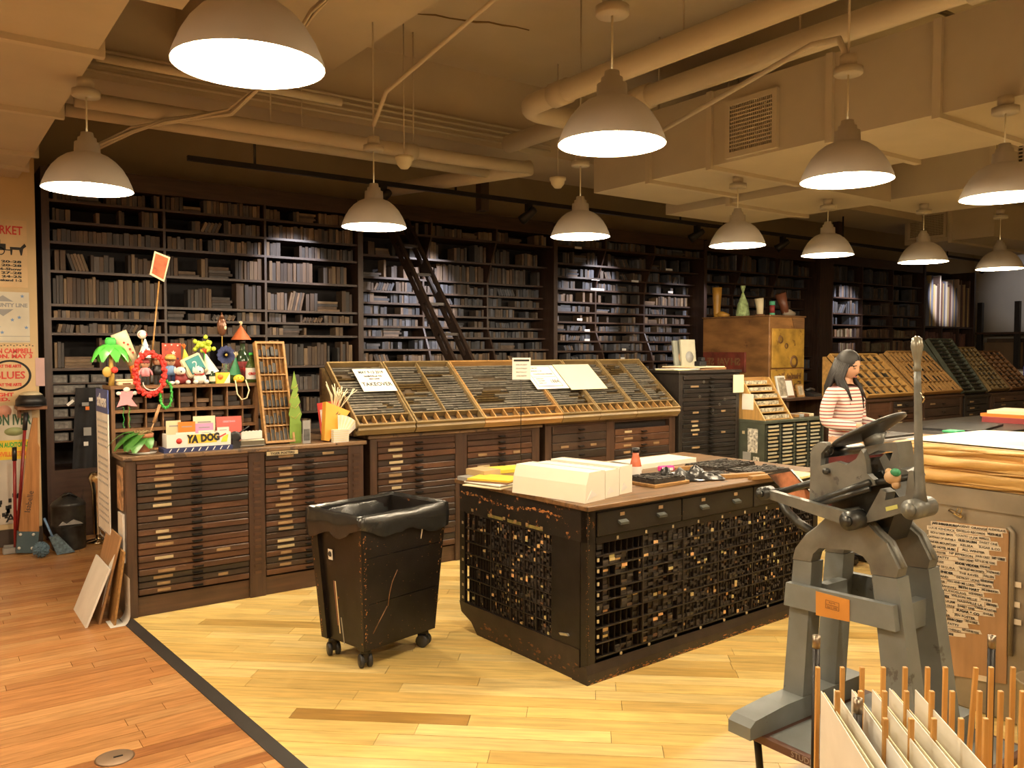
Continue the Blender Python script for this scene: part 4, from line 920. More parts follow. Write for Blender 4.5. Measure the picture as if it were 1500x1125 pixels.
MB().prism([(0, 0), (.05, 0), (.05, .04), (.035, .05), (.0, .06)], -.03, .03, 'y').build('base', M_blk2, td); MB().lathe([(.02, -.012), (.036, -.012), (.036, .012), (.02, .012)], n=20, M=T(.026, 0, .075) @ R(90, 'X')).build('tape_roll', M_blk2, td); MB().tube([(.03, 0, .08), (.08, 0, .115), (.12, 0, .14)], .006, 6).build('arm', M_blk2, td)
tb = thing('tin_card_tray', 'low grey tin tray holding white scallop-edged cards on the desk', 'tray', Vector((1.76, 5.55, DZ)))
MB().bev(0, .17, -.02, .06, 0, .05, .008).build('tin', mat('tin_olive', (.20, .18, .13), .3, .5), tb); MB().box(.0, .17, -.022, -.02, .008, .012).build('rim', M_grey, tb)
o = thing('scalloped_cards', 'white scallop-edged cards standing in the grey tin tray', 'cards', Vector((1.785, 5.575, DZ + .0505)))
pl_ = [(0, 0), (.14, 0)] + [(.14 - .14 * i / 12, .05 + (.005 if i % 2 else 0)) for i in range(13)]; MB().prism(pl_, 0, .012, 'y').build('card_stack', M_white, o)
# right end: tree cut-out, paper fans, magazine
p = PZ(437, 650, DZ); tc = thing('tree_cutout', 'tall flat green pine tree cut-out standing beside the leaning case', 'cut-out', Vector((p.x, 5.58, DZ)))
k = sz(1, Vector((p.x, 5.58, 1.2)))
MB().prism([(x * k, z * k) for x, z in ((-9, 0), (9, 0), (9, 30), (7, 34), (10, 42), (5, 56), (8, 60), (3, 74), (5, 78), (-1, 105), (-6, 80), (-3, 78), (-9, 60), (-6, 58), (-10, 42), (-8, 38))], 0, .008, 'y').build('tree', pm('pine_green', (.20, .33, .05)), tc)
for i in range(4): MB().tube([((-7 + i) * k, -.001, (40 + i * 14) * k), (0, -.001, (36 + i * 15) * k), ((7 - i) * k, -.001, (44 + i * 14) * k)], .0015, 4).build('gold_line', M_gold, tc)
o = thing('photo_card', 'small dark photo card standing at the foot of the pine cut-out', 'card', Vector((p.x + .03, 5.52, DZ))); MB().box(0, .055, 0, .008, 0, .16).build('card', M_grey, o); MB().box(.006, .049, -.001, 0, .02, .1).build('photo', mat('photo_dark', (.08, .08, .08), .5, var=.6, scale=30), o)
p = PZ(465, 645, DZ); yh = thing('orange_paper_cone', 'orange-yellow paper cone bouquet lettered H with straw tufts', 'paper cone', Vector((2.39, 5.54, DZ)))
Mz = R(14, 'Y') @ R(-6, 'X')
MB().prism([(-.045, 0), (-.01, 0), (.11, .24), (-.085, .27)], -.03, .03, 'y', Mz).build('cone', pm('paper_orange', (.85, .42, .06)), yh)
text('H', .04, INK, yh, Mz @ T(.02, -.031, .2) @ FACE_NY @ R(-30, 'Z')); rr = random.Random(12)
for i in range(22):
    a = rr.uniform(-.5, .6); MB().tube([Mz @ Vector((.01 + a * .05, rr.uniform(-.02, .02), .24)), Mz @ Vector((.02 + a * .12, rr.uniform(-.03, .03), .33)), Mz @ Vector((.02 + a * .22, rr.uniform(-.05, .03), .36 + .06 * rr.random()))], .003, 4).build('straw', M_papc, yh)
fn = thing('pleated_fan', 'cream pleated paper fan spreading beside the orange cone', 'paper fan', Vector((2.44, 5.48, DZ)))
for i in range(11): MB().prism([(0, 0), (.012, 0), (.022, .18), (-.012, .18)], -.002, .002, 'y', T(.0, -.002 * i, .01) @ R(2 + i * 4.6, 'Y')).build('pleat', M_papc if i % 2 else M_white, fn)
MB().box(-.03, .06, .0, .03, 0, .012).build('foot', M_yel, fn)
o = thing('card_stack', 'neat stack of small white cards at the foot of the paper cone', 'card stack', Vector((2.39, 5.462, DZ)))
for i in range(12): MB().box(rnd.uniform(0, .003), .115 + rnd.uniform(0, .003), -.008, .035, i * .0075, i * .0075 + .0065).build('card', M_papc if i % 2 else M_white, o)
o = thing('red_magazine', 'red and white printed booklet standing against the slanted case end', 'booklet', Vector((2.38, 5.64, DZ))); Mg = R(-30, 'Z') @ R(-10, 'X') @ R(-8, 'Y')
MB().box(-.0, .16, 0, .01, 0.02, .27, Mg).build('booklet', M_red, o); MB().box(.015, .13, -.001, 0, .1, .22, Mg).build('white_print', mat('booklet_print', (.7, .6, .55), .6, var=.5, scale=25), o)
# wall calendar on the cabinet end and papers below
kl = thing('wall_calendar', 'long narrow calendar with blue header hanging on the cubby side', 'calendar', (.99, 5.9, .6))
zt = PX(150, 570, 1.0).z; za = PX(150, 604, 1.0).z; zb = PX(152, 776, 1.0).z
MB().box(.994, 1.0, 5.72, 6.12, zb, za).build('sheet', M_white, kl, True); MB().box(.993, 1.0, 5.72, 6.12, za, zt).build('header', pm('header_blue', (.05, .08, .26)), kl, True)
text('athens', .12, M_white, kl, T(.992, 5.92, (za + zt) / 2) @ FACE_NX, world=True, bold=.002)
b = MB()
for i in range(20):
    for j in range(7):
        if i % 6 != 5: b.box(.992, .994, 5.76 + j * .047, 5.782 + j * .047, za - .06 - i * .04, za - .047 - i * .04)
stuff(b.build('dates', M_grey, kl, True))
nt = thing('side_notices', 'tan and white notices pinned on the left end of the desk cabinet', 'notice', (1.03, 5.6, .4))
MB().box(1.028, 1.0385, 5.52, 5.66, .66, .93).build('photo_sheet', mat('collage', (.45, .25, .12), .6, var=.7, scale=22), nt, True); MB().box(1.026, 1.0385, 5.5, 5.64, .34, .64).build('list_sheet', M_white, nt, True)

for o in list(bpy.data.objects):
    if o.parent is None and o.get('category') in ('party hat', 'figurine', 'ornament', 'plush toy', 'plaque', 'paper flower', 'vase', 'bottle', 'gadget', 'jar', 'tumbler', 'toy') and o.location.z > CZ - .01 and o.location.y < 6.1:
        k = 1.18; o.scale = (k, 1.1, k)
        if o.location.z > CZ + .01: o.location.z = CZ + (o.location.z - CZ) * k
# ================================================================== BIN
M_blkw = mat('black_painted_wood', (.010, .008, .007), .36, var=.4, scale=9, wear=(.26, .10, .03), wscale=11, wthr=.65, wear2=((.13, .07, .03), 34, .68), spec=.35)
M_liner = mat('bin_liner', (.018, .018, .017), .22, var=.2, scale=20, spec=.6)
bn_ = thing('wooden_waste_bin', 'tapered black wooden waste bin on casters with a black liner', 'waste bin', (2.05, 4.09, 0), math.radians(13))
bw, bd, tw, td_, z0, z1 = .25, .18, .30, .225, .10, .80
def corner(sx, sy, k): return Vector((sx * (bw + (tw - bw) * k), sy * (bd + (td_ - bd) * k), z0 + (z1 - z0) * k))
def side(a, b, th, inset, k0=0, k1=1, m0=0, m1=1):   # quad panel between two corner lines
    P = []
    for k in (k0, k1):
        A_, B_ = corner(*a, k), corner(*b, k); P.append((A_.lerp(B_, m0), A_.lerp(B_, m1)))
    n = (P[0][1] - P[0][0]).cross(P[1][0] - P[0][0]).normalized()
    c = Vector((0, 0, .45)); s = -1 if n.dot((P[0][0] + P[1][1]) / 2 - c) > 0 else 1
    q = [P[0][0], P[0][1], P[1][1], P[1][0]]
    q1 = [v + n * s * inset for v in q]; q2 = [v + n * s * (inset + th) for v in q]
    return MB().add(q1 + q2, [(0, 1, 2, 3), (4, 7, 6, 5), (0, 4, 5, 1), (1, 5, 6, 2), (2, 6, 7, 3), (3, 7, 4, 0)])
L4 = [((-1, -1), (1, -1)), ((1, -1), (1, 1)), ((1, 1), (-1, 1)), ((-1, 1), (-1, -1))]
for i, (a, b) in enumerate(L4):
    if i in (0, 2):
        for k0, k1 in ((0, .345), (.35, .695), (.70, 1)): side(a, b, .02, 0, k0, k1).build('plank_panel', M_blkw, bn_)
    else:
        side(a, b, .015, .02).build('side_panel', M_blkw, bn_)
        for m0, m1 in ((0, .14), (.86, 1)): side(a, b, .02, 0, 0, 1, m0, m1).build('corner_stile', M_blkw, bn_)
MB().box(-bw + .02, bw - .02, -bd + .02, bd - .02, z0, z0 + .02).build('floor_panel', M_blkw, bn_)
ln = MB(); rr = random.Random(3); NL = 64
def rim(k, out, dz, i):
    t = (i / NL) * 4; e = int(t) % 4; f = t - int(t); A_, B_ = corner(*L4[e][0], k), corner(*L4[e][1], k); p = A_.lerp(B_, f); c = Vector((0, 0, p.z)); d = (p - c); d.z = 0
    return p + d.normalized() * out + Vector((0, 0, dz))
drop = [.05 + .05 * abs(math.sin(i * 4 * PI / NL / 1.0 * .5)) + .035 * math.sin(i * .35) ** 2 + rr.uniform(0, .012) for i in range(NL)]
rows = [[rim(.45, -.045 + rr.uniform(-.015, .015), 0, i) for i in range(NL)], [rim(.75, -.035 + rr.uniform(-.012, .012), 0, i) for i in range(NL)], [rim(.97, -.026 + rr.uniform(-.004, .002), 0, i) for i in range(NL)], [rim(1, -.006, .012 + rr.uniform(0, .006), i) for i in range(NL)], [rim(1, .010, .006, i) for i in range(NL)],
        [rim(1, .013 + rr.uniform(-.002, .006), -.5 * drop[i], i) for i in range(NL)], [rim(1, .006 + rr.uniform(-.001, .004), -drop[i], i) for i in range(NL)]]
vsL = [p for r_ in rows for p in r_]; ln.add(vsL, [(j * NL + i, j * NL + (i + 1) % NL, (j + 1) * NL + (i + 1) % NL, (j + 1) * NL + i) for j in range(len(rows) - 1) for i in range(NL)] + [tuple(range(NL - 1, -1, -1))], True)
ln.build('bin_liner', M_liner, bn_)
MB().box(-.018, .018, -.0, .002, -.028, .028, T(-.27, .07, .57) @ R(-90, 'Z') @ R(4, 'X')).build('white_letter_card', M_white, bn_)
text('e', .055, INK, bn_, T(-.2735, .07, .578) @ FACE_NX @ R(90, 'Z') @ R(90, 'Z') if False else T(-.2735, .07, .578) @ FACE_NX, bold=.002)
for y_, za, zb, m in ((-.0, .16, .44, M_cream), (.012, .2, .44, pm('scrape_rust', (.25, .10, .05))), (-.03, .11, .25, M_grey)): 
    MB().add([(-.2555 + (z - .1) * -.0714, yy, z) for z, yy in ((za, y_), (za, y_ + .008), (zb, y_ + .02), (zb, y_ + .012))], [(0, 1, 2, 3)]).build('paint_scrape', m, bn_)
for sx, sy in ((-1, -1), (1, -1), (1, 1), (-1, 1)):
    c = Vector((sx * (bw - .045), sy * (bd - .045), 0)); Mc = T(*c) @ R(25 * sx, 'Z')
    w = MB()
    for s in (-1, 1): w.lathe([(.001, -.012), (.03, -.012), (.036, -.008), (.036, .008), (.03, .012), (.001, .012)], n=18, M=Mc @ T(s * .022, 0, .036) @ R(90, 'Y'))
    w.build('caster_wheel', mat('rubber_black', (.02, .02, .021), .5), bn_); MB().box(-.014, .014, -.02, .03, .03, .098, Mc).lathe([(.03, .075), (.026, .098), (.001, .098)], n=14, M=Mc).build('caster_fork', M_black, bn_)
# ================================================================== ISLAND
IL, IW, IH = 2.02, 1.10, .89
isl = thing('composing_island', 'big worn black composing table with pigeonhole fronts full of wooden spacers', 'work table', (2.665, 3.06, 0), math.radians(2.5))
M_itop = wood('island_top_wood', (.16, .085, .035), .45, .4, 0, 5, wear=(.04, .025, .015), wscale=9, wthr=.6); MB().bev(-.025, IL + .02, -.025, IW + .02, IH - .026, IH, .004).build('top_board', M_itop, isl)
MB().box(.10, IL - .02, .10, IW - .02, .05, IH - .026).build('core', M_back, isl)
M_basew = mat('worn_base', (.018, .011, .008), .45, var=.4, scale=12, wear=(.16, .065, .025), wscale=16, wthr=.64)
# front (-Y) face frame
MB().bev(0, .055, 0, .055, .035, IH - .026, .004).build('corner_post', M_blkw, isl); MB().box(IL - .05, IL, 0, IW, .035, IH - .026).build('end_panel', M_blkw, isl)
MB().prism([(-.012, 0), (.10, 0), (.10, .05), (.0, .095), (-.012, .05)], -.012, IL, 'x').build('base_rail', M_basew, isl)
MB().box(.055, IL - .05, 0, .02, .695, .725).build('front_rail', M_blkw, isl); MB().box(.055, IL - .05, 0, .02, .85, IH - .026).build('front_rail', M_blkw, isl)
M_idr = mat('island_drawer', (.010, .0085, .007), .36, var=.4, scale=7, wear=(.12, .06, .03), wscale=20, wthr=.73)
for k in range(3):
    a, b = .06 + k * .637, .06 + (k + 1) * .637 - .01
    d = MB().bev(a, b, -.008, .03, .728, .848, .004).build('drawer', M_idr, isl)
    for q in (.27, .73):
        xx = a + (b - a) * q; MB().prism([(-.008, .01), (-.03, .0), (-.03, -.012), (-.026, -.012), (-.008, -.002)], xx - .03, xx + .03, 'x', T(0, 0, .785)).build('cup_pull', mat('grey_pull', (.12, .13, .12), .35, .6), d)
        MB().box(xx - .016, xx + .016, -.0105, -.008, .815, .832).build('label_card', M_card, d)
rr = random.Random(17)
def cells(par, fx, W0, W1, zs, groups, wfun, tanp, tag_):
    # fx(x, depth, z) maps face coordinates to island coordinates
    def bx(x0, x1, d0, d1, za, zb):
        c = [fx(x, d, z) for z in (za, zb) for d in (d0, d1) for x in (x0, x1)]
        return c, [(0, 2, 3, 1), (4, 5, 7, 6), (0, 1, 5, 4), (2, 6, 7, 3), (0, 4, 6, 2), (1, 3, 7, 5)]
    for z in zs: MB().add(*bx(W0, W1, .004, .10, z - .003, z + .003)).build('pigeonhole_shelf', M_cub2, par)
    for g in groups: MB().add(*bx(g - .004, g + .004, .003, .10, zs[0], zs[-1])).build('pigeonhole_upright', M_cub2, par)
    thin = MB(); bl = MB(); gs = [W0] + groups + [W1]
    for gi in range(len(gs) - 1):
        for k in range(len(zs) - 1):
            x = gs[gi] + .006; za = zs[k] + .004; zb = zs[k + 1] - .004
            while x < gs[gi + 1] - .012:
                w = min(wfun(gi, k), gs[gi + 1] - .006 - x); z = za; full = rr.random() < (.35 if gi == 0 else .96)
                thin.add(*bx(x + w, x + w + .0015, .008, .10, za, zb))
                while full and z < zb - .006:
                    h = min(rr.uniform(.011, .02), zb - z)
                    if rr.random() < .93:
                        q = rr.random(); v = rr.uniform(.010, .030)
                        bl.cur = (v * 1.35, v, v * .75) if q > tanp * 2.2 else ((.09 * rr.uniform(.6, 1.2), .05, .024) if q > tanp else (.60 * rr.uniform(.7, 1.2), .40, .18))
                        bl.add(*bx(x + .001, x + w - .001, rr.uniform(.005, .022), .095, z, z + h - .001))
                    z += h
                x += w + .003
    stuff(thin.build('thin_dividers', M_cub2, par)); stuff(bl.build('spacer_ends', M_blkA, par))
M_cub2 = mat('dark_pigeonhole', (.015, .010, .007), .5, var=.4, scale=14, wear=(.12, .06, .025), wscale=30, wthr=.68)
zsF = [.115, .185, .262, .33, .395, .45, .515, .57, .625, .692]
cells(isl, lambda x, d, z: Vector((x, d, z)), .065, IL - .055, zsF, [.40, .72, 1.02, 1.34, 1.66], lambda g, k: (.04, .036, .026, .022, .018, .016)[g], .075, 'front')
MB().box(.055, IL - .05, .101, .12, .05, .7).build('front_backing', M_back, isl)
for k in range(8): z = zsF[k] + .03; o = MB().box(.066, .078, -.001, .004, z, z + .017).build('number_tile', M_cardw, isl)
for k in range(9):
    xx = .2 + k * .21; MB().box(xx, xx + .013, -.001, 0, .697, .713).build('number_tile', M_cardw, isl); MB().box(xx + .03, xx + .043, -.001, .004, .098, .111).build('number_tile', M_cardw, isl)
# left end (-X) face
fL = lambda x, d, z: Vector((d, IW - x, z))
MB().box(0, .02, .0, IW, .70, IH - .026).build('end_rail', mat('end_rail_worn', (.010, .008, .007), .42, var=.4, scale=9, wear=(.42, .17, .045), wscale=17, wthr=.60), isl)
MB().box(0, .02, .055, .27, .10, .70).build('end_panel', M_blkw, isl); MB().box(.0, .02, IW - .05, IW, .15, .70).build('corner_post', M_blkw, isl)
MB().prism([(.055, .0), (IW - .18, .0), (IW - .12, .06), (IW - .02, .10), (IW, .16), (.055, .16)][::1], -.004, .03, 'x').build('end_base_rail', M_basew, isl)
zsL = [.16, .235, .31, .385, .455, .525, .605, .695]
cells(isl, fL, .055, IW - .275, zsL, [.30, .48, .60, .70], lambda g, k: (.024, .02, .022, .02, .022)[g], .10, 'end')
MB().box(.101, .12, .27, IW - .05, .1, .7).build('end_backing', M_back, isl)
for xx in (.12, .30, .42, .52, .62, .74): MB().box(-.002, 0, IW - xx - .02, IW - xx, .712, .728).build('number_tile', M_card, isl)
for xa, xb in ((.28, .42), (.46, .58), (.62, .76)): MB().box(-.001, 0, IW - xb, IW - xa, .705, .722).build('tape_patch', mat('yellowed_tape', (.20, .17, .05), .5, var=.5, scale=30), isl)
for k in range(7): MB().box(-.002, 0, IW - .04, IW - .025, zsL[k] + .02, zsL[k] + .036).build('number_tile', M_cardw, isl)
MB().prism([(.14, .22), (.2, .21), (.19, .2), (.13, .21)], -.012, 0, 'x').build('small_handle', mat('pale_metal', (.5, .48, .42), .3, .7), isl)
# ---- things on the island
IZ = IH + .0005
def on(x, y): return PZ(x, y, IH)
M_ream = mat('ream_white', (.84, .80, .68), .55, var=.03, scale=4)
c0 = on(857, 738); cb = on(741, 721); cr_ = on(928, 722)
ang = math.atan2(cr_.y - c0.y, cr_.x - c0.x); wl = (cr_ - c0).length; dl = (cb - c0).length * .94
xx = 0
for i, (w, lab) in enumerate(((.40, 'widest white paper-wrapped ream at the corner of the black island'), (.30, 'middle white paper-wrapped ream on the island with dark seams'), (.28, 'shrink-wrapped white ream beside the juice bottle'))):
    w *= wl; t = thing('paper_ream', lab, 'paper ream', c0 + Vector((math.cos(ang) * xx, math.sin(ang) * xx, .0005)), ang, group='white paper reams on the island')
    hh = (.150, .142, .148)[i]
    MB().box(w - .003, w + .012, .012 + .01 * i, dl - .01, 0, hh - .004).build('dark_interleaf', M_brown, t)  # brown strip in the gap, its dark colour stands in for the seam shadow
    MB().prism([(0, 0), (w - .004, 0), (w - .004, hh), (.035 if i == 0 else 0, hh), (.012 if i == 0 else 0, hh * .6)], .01 * i, dl, 'y').build('wrapped_stack', M_ream, t)
    for yy in (dl * .35,): MB().box(w * .8, w * .86, .01 * i - .001, dl + .001, hh, hh + .001).build('strap', M_brown if i else M_grey, t)
    MB().prism([(w * .1, hh * .1), (w * .6, hh * .2), (w * .3, hh * .4)], .01 * i - .002, .01 * i, 'y').build('wrap_fold', M_white, t)
    xx += w + .014
def slab(name, label, cat, P, h, m, z=IZ, group=None, parts=None):
    c = sum((Vector(p) for p in P), Vector()) / len(P); t = thing(name, label, cat, (c.x, c.y, z), group=group)
    MB().prism([(p[0] - c.x, p[1] - c.y) for p in P], 0, h, 'z').build(parts or 'sheet', m, t); return t
def quad(c, w, d, a):
    ca, sa = math.cos(math.radians(a)), math.sin(math.radians(a)); return [Vector((c.x + x * ca - y * sa, c.y + x * sa + y * ca, 0)) for x, y in ((-w / 2, -d / 2), (w / 2, -d / 2), (w / 2, d / 2), (-w / 2, d / 2))]
slab('grey_card_pile', 'dark grey card pile at the island end under the pale boxes', 'card pile', quad(on(672, 705) + Vector((.13, -.03, 0)), .2, .18, 5), .022, M_grey)
slab('pale_wood_pile', 'pile of pale thin wooden blocks on the grey cards', 'wood pile', quad(on(680, 703) + Vector((.12, -.02, 0)), .13, .16, 8), .035, pm('pale_wood', (.50, .36, .18)), IZ + .0225)
for k, (px_, py_, a, m, h, lab) in enumerate(((712, 712, 20, M_papc, .006, 'cream envelope at the bottom of the envelope pile'), (716, 710, 8, M_grey, .006, 'grey folder in the envelope pile'), (714, 711, 15, M_white, .006, 'white envelope in the envelope pile'), (716, 710, 28, M_brown, .005, 'brown folder in the envelope pile'), (718, 709, 30, M_yel, .010, 'yellow envelope on top of the envelope pile'))):
    slab('envelope', lab, 'envelope', quad(on(px_, py_) + Vector((.035, 0, 0)), .19, .26, a), h, m, IZ + [0, .0065, .013, .0195, .025][k], 'envelopes piled on the island')
slab('yellow_envelope', 'yellow padded envelope lying behind the envelope pile', 'envelope', quad(on(738, 690), .26, .17, -8), .02, M_yel)
slab('grey_plate', 'thin grey printing plate lying at the back of the island', 'plate', quad(on(782, 683), .36, .14, 0), .012, M_grey)
for k, (px_, py_, w, d, h, lab, m) in enumerate(((885, 690, .42, .26, .03, 'white sheet stack behind the reams on the island', M_ream), (955, 680, .62, .24, .03, 'larger white sheet stack at the back of the island', M_ream))):
    t = slab('sheet_stack', lab, 'paper stack', quad(on(px_, py_), w, d, 3), h, m)
bt = thing('juice_bottle', 'coral juice bottle with black cap and white label on the island', 'bottle', on(931, 705) + Vector((0, 0, .0005)))
MB().lathe([(.03, 0), (.034, .008), (.034, .09), (.028, .12), (.019, .15), (.018, .172), (.001, .172)], n=20).build('bottle_body', pm('juice', (.62, .17, .09), .2), bt); MB().lathe([(.0215, .168), (.0215, .195), (.001, .195)], n=18).build('cap', M_blk2, bt); MB().lathe([(.0348, .01), (.0348, .088)], n=20, cap=False).build('label', M_white, bt)
M_form = mat('dark_form', (.035, .03, .025), .45, .2, .5, 30, wear=(.16, .13, .09), wscale=60, wthr=.62)
def form(label, c, w, d, a, h, z=IZ, base=None):
    t = thing('type_form', label, 'type form', (c.x, c.y, z), math.radians(a), group='locked type forms on the island'); rr2 = random.Random(int(w * 1000))
    if base: MB().bev(-w / 2 - .015, w / 2 + .02, -d / 2 - .015, d / 2 + .01, 0, .018, .002).build('board', base, t)
    zb = .018 if base else 0
    MB().box(-w / 2, w / 2, -d / 2, d / 2, zb, zb + h * .6).build('form_bed', M_form, t); b = MB(); y = -d / 2 + .004
    while y < d / 2 - .012:
        x = -w / 2 + .004
        while x < w / 2 - .02: s = rr2.uniform(.012, .06); b.box(x, min(x + s, w / 2 - .004), y, y + .013, zb + h * .6, zb + h * rr2.uniform(.75, 1.05)); x += s + .003
        y += .017
    stuff(b.build('type_lines', M_form, t)); return t
form('type form on a tan board beside the juice bottle', on(962, 708), .26, .2, 3, .03, base=M_tan)
form('wide dark type form at the back right of the island', on(1055, 684), .42, .24, 3, .03)
form('flat dark galley of type near the press end of the island', on(1110, 690), .36, .2, -3, .022)
form('small dark type form behind the black cloth', on(1045, 697), .2, .12, 10, .02)
for k, (px_, py_, w, a, lab) in enumerate(((1088, 699, .30, -14, 'long tan wooden strip lying across the island by the forms'), (1118, 701, .22, -4, 'short tan wooden strip at the press end of the island'), (1010, 688, .26, -6, 'tan wooden strip lying beyond the black cloth'))):
    t = thing('wood_strip', lab, 'wood strip', on(px_, py_) + Vector((0, 0, .0005)), math.radians(a), group='wooden strips on the island'); MB().bev(-w / 2, w / 2, -.02, .02, 0, .024, .002).build('strip', M_tan, t)
cg = thing('black_cloth', 'crumpled black leather glove-like cloth hanging slightly over the island edge', 'cloth', on(1003, 704) + Vector((0, 0, .001))); rr3 = random.Random(5)
k_ = [[rr3.uniform(0, 1) for _ in range(30)] for _ in range(20)]
def fcl(u, v):
    x = -.20 + u * .42; y = -.09 + v * .19 + .03 * math.sin(u * 5); e = min(1, 4 * u, 4 * (1 - u), 4 * v, 4 * (1 - v))
    z = .006 + max(0, e) * (.03 + .022 * math.sin(u * 17 + v * 5) + .018 * math.sin(v * 13 - u * 7) + .012 * k_[int(v * 18)][int(u * 28)])
    return (x + .012 * math.sin(v * 21), y + .012 * math.sin(u * 19), max(.001, z))
MB().grid(fcl, 28, 18).build('cloth', mat('black_leather', (.014, .014, .014), .3, var=.2), cg)
MB().tube([(-.17, 0, .02), (-.18, .0, .06), (-.165, .01, .085)], [.018, .014, .009], 8).build('finger_loop', MATS['black_leather'], cg)
o = thing('pink_packet', 'small bright pink and white packet resting on the black cloth', 'packet', on(972, 702) + Vector((0.02, 0, .048)), math.radians(-10)); MB().bev(-.05, .05, -.02, .02, 0, .03, .006).build('packet', pm('hot_pink', (.80, .04, .30)), o); MB().box(-.02, .035, -.022, .0, .004, .02).build('white_panel', M_white, o)
# sign on a wire stand
p = PZ(763, 690, IH); sg = thing('list_sign_stand', 'small white list sign on a thin black wire stand on the island', 'sign', (p.x, p.y, IH)); zt = PY(762, 524, p.y).z; zb = PY(762, 556, p.y).z; k = pix((p.x, p.y, 1.5))[2] / F
MB().lathe([(.04, 0), (.04, .006), (.001, .006)], n=16).cyl((0, 0, 0), (0, 0, zt - IH), .0025, n=6).build('wire_stand', M_black, sg)
Ms = T(0, -.006, (zt + zb) / 2 - IH) @ R(-30, 'Z'); w = 27 * k; h = zt - zb
MB().box(-w / 2, w / 2, 0, .003, -h / 2, h / 2, Ms).build('sign_card', M_white, sg); MB().box(-w * .42, w * .42, -.001, 0, h * .33, h * .42, Ms).build('header_bar', INK, sg)
for i, s in enumerate(('APRIL MCGREW', 'ALEXA PARSLEY', 'JANE MCAULEY', 'JAMES MARTIN')): text(s, h * .095, M_grey, sg, Ms @ T(0, -.001, h * (.18 - .17 * i)) @ FACE_NY, sx=.75)
# ---- flaked paint showing orange wood
M_chip = mat('bare_wood_chip', (.40, .17, .05), .7, var=.4, scale=40); M_chipd = mat('dull_wood_chip', (.16, .075, .03), .7, var=.4, scale=40)
def chips(par, fn, n, smin, smax, m, seed, asp=1.6):
    q = random.Random(seed); b = MB()
    for i in range(n):
        u, v = q.random(), q.random(); k = q.randint(5, 7); s0 = q.uniform(smin, smax) * (q.random() ** 1.5 * .8 + .2); a0 = q.random() * 6
        pts = [fn(u, v, s0 * asp * math.cos(a0 + 6.283 * j / k) * q.uniform(.5, 1), s0 * math.sin(a0 + 6.283 * j / k) * q.uniform(.5, 1)) for j in range(k)]
        b.add(pts, [tuple(range(k))])
    stuff(b.build('paint_chips', m, par))
def near_isl():
    g = random.gauss
    chips(isl, lambda u, v, a, c: (-.0008, IW * (.16 + .84 * u) + a, .80 + .012 * math.sin(u * 9) + .016 * (v - .5) + c), 150, .002, .011, M_chip, 1, 1.8)
    chips(isl, lambda u, v, a, c: (-.0008, u * IW + a, .71 + v * .14 + c), 90, .0015, .004, M_chipd, 2)
    chips(isl, lambda u, v, a, c: (-.0008, .012 * v + a, .1 + .75 * u + c), 60, .002, .008, M_chip, 3, .5)
    chips(isl, lambda u, v, a, c: (.012 * v + a, -.0008, .1 + .75 * u + c), 60, .002, .008, M_chip, 4, .5)
    chips(isl, lambda u, v, a, c: (u * IL + a, -.0128, .004 + .02 * v * v + c * .6), 260, .003, .011, M_chip, 5, 2.5)
    chips(isl, lambda u, v, a, c: (-.0048, .06 + u * (IW - .26) + a, .01 + .08 * v + c), 90, .002, .012, M_chipd, 6, 2)
    chips(isl, lambda u, v, a, c: (.06 + u * (IL - .12) + a, -.0088, .73 + .115 * v + c), 70, .0012, .004, M_chipd, 7)
near_isl()
def binpt(e, u, v, a, c, off):
    A_, B_ = corner(*L4[e][0], v), corner(*L4[e][1], v); d_ = (B_ - A_).normalized(); p = A_.lerp(B_, u) + d_ * a; n_ = Vector((p.x if e in (1, 3) else 0, p.y if e in (0, 2) else 0, 0)).normalized(); return p + n_ * off + Vector((0, 0, c))
chips(bn_, lambda u, v, a, c: binpt(0, .02 + .03 * u, .02 + .86 * v, a, c, .0012), 70, .002, .011, M_chip, 11, .7)
chips(bn_, lambda u, v, a, c: binpt(3, .96 + .03 * u, .02 + .86 * v, a, c, .0012), 60, .002, .009, M_chip, 12, .6)
chips(bn_, lambda u, v, a, c: binpt(3, .02 + .03 * u, .02 + .86 * v, a, c, .0012), 50, .002, .009, M_chip, 13, .6)
chips(bn_, lambda u, v, a, c: binpt(0, .95 + .04 * u, .1 + .75 * v, a, c, .0012), 50, .002, .010, M_chip, 14, .7)
chips(bn_, lambda u, v, a, c: binpt(0, .06 + .88 * u, .05 + .8 * v, a, c, .0012), 130, .001, .005, M_chipd, 15, 2)
for k_, pts in enumerate((((.42, .56), (.36, .48), (.33, .40), (.31, .30)), ((.30, .30), (.2, .2), (.12, .12)), ((.72, .9), (.71, .84), (.70, .76)))):
    MB().tube([binpt(0, u, v, 0, 0, .001) for u, v in pts], [.003] * len(pts), 5).build('scratch', (M_chipd, M_chipd, M_white)[k_], bn_)
# ================================================================== BOARDS LEANING ON THE DESK CABINET
def lean(label, y0, y1, x0, L_, ang, th, m, group='boards leaning on the cabinet end', extra=None, zr=0, cut=None):
    t = thing('leaning_board', label, 'board', (x0, y0, 0), math.radians(zr), group=group); M = R(ang, 'Y')
    MB().box(0, th, 0, y1 - y0, 0, L_, M).build('board', m, t)
    if extra: extra(t, M)
    return t
M_cardb = mat('cardboard', (.36, .20, .085), .8, var=.12, scale=3, stretch=(1, 12, 1))
th_ = 21
lean('brown cardboard sheet leaning on the desk cabinet end', 5.46, 5.86, .875, .53, 14, .012, M_cardb, extra=lambda t, M: MB().prism([(.02, .1), (.1, .34), (.02, .42)], -.002, 0, 'x', M).build('white_flap', M_white, t))
lean('white foam board leaning before the cardboard sheet', 5.44, 5.88, .80, .36, 22, .012, M_white)
lean('tan board edge leaning between cardboard and curled sheet', 5.38, 5.58, .945, .44, 8, .012, M_tan)
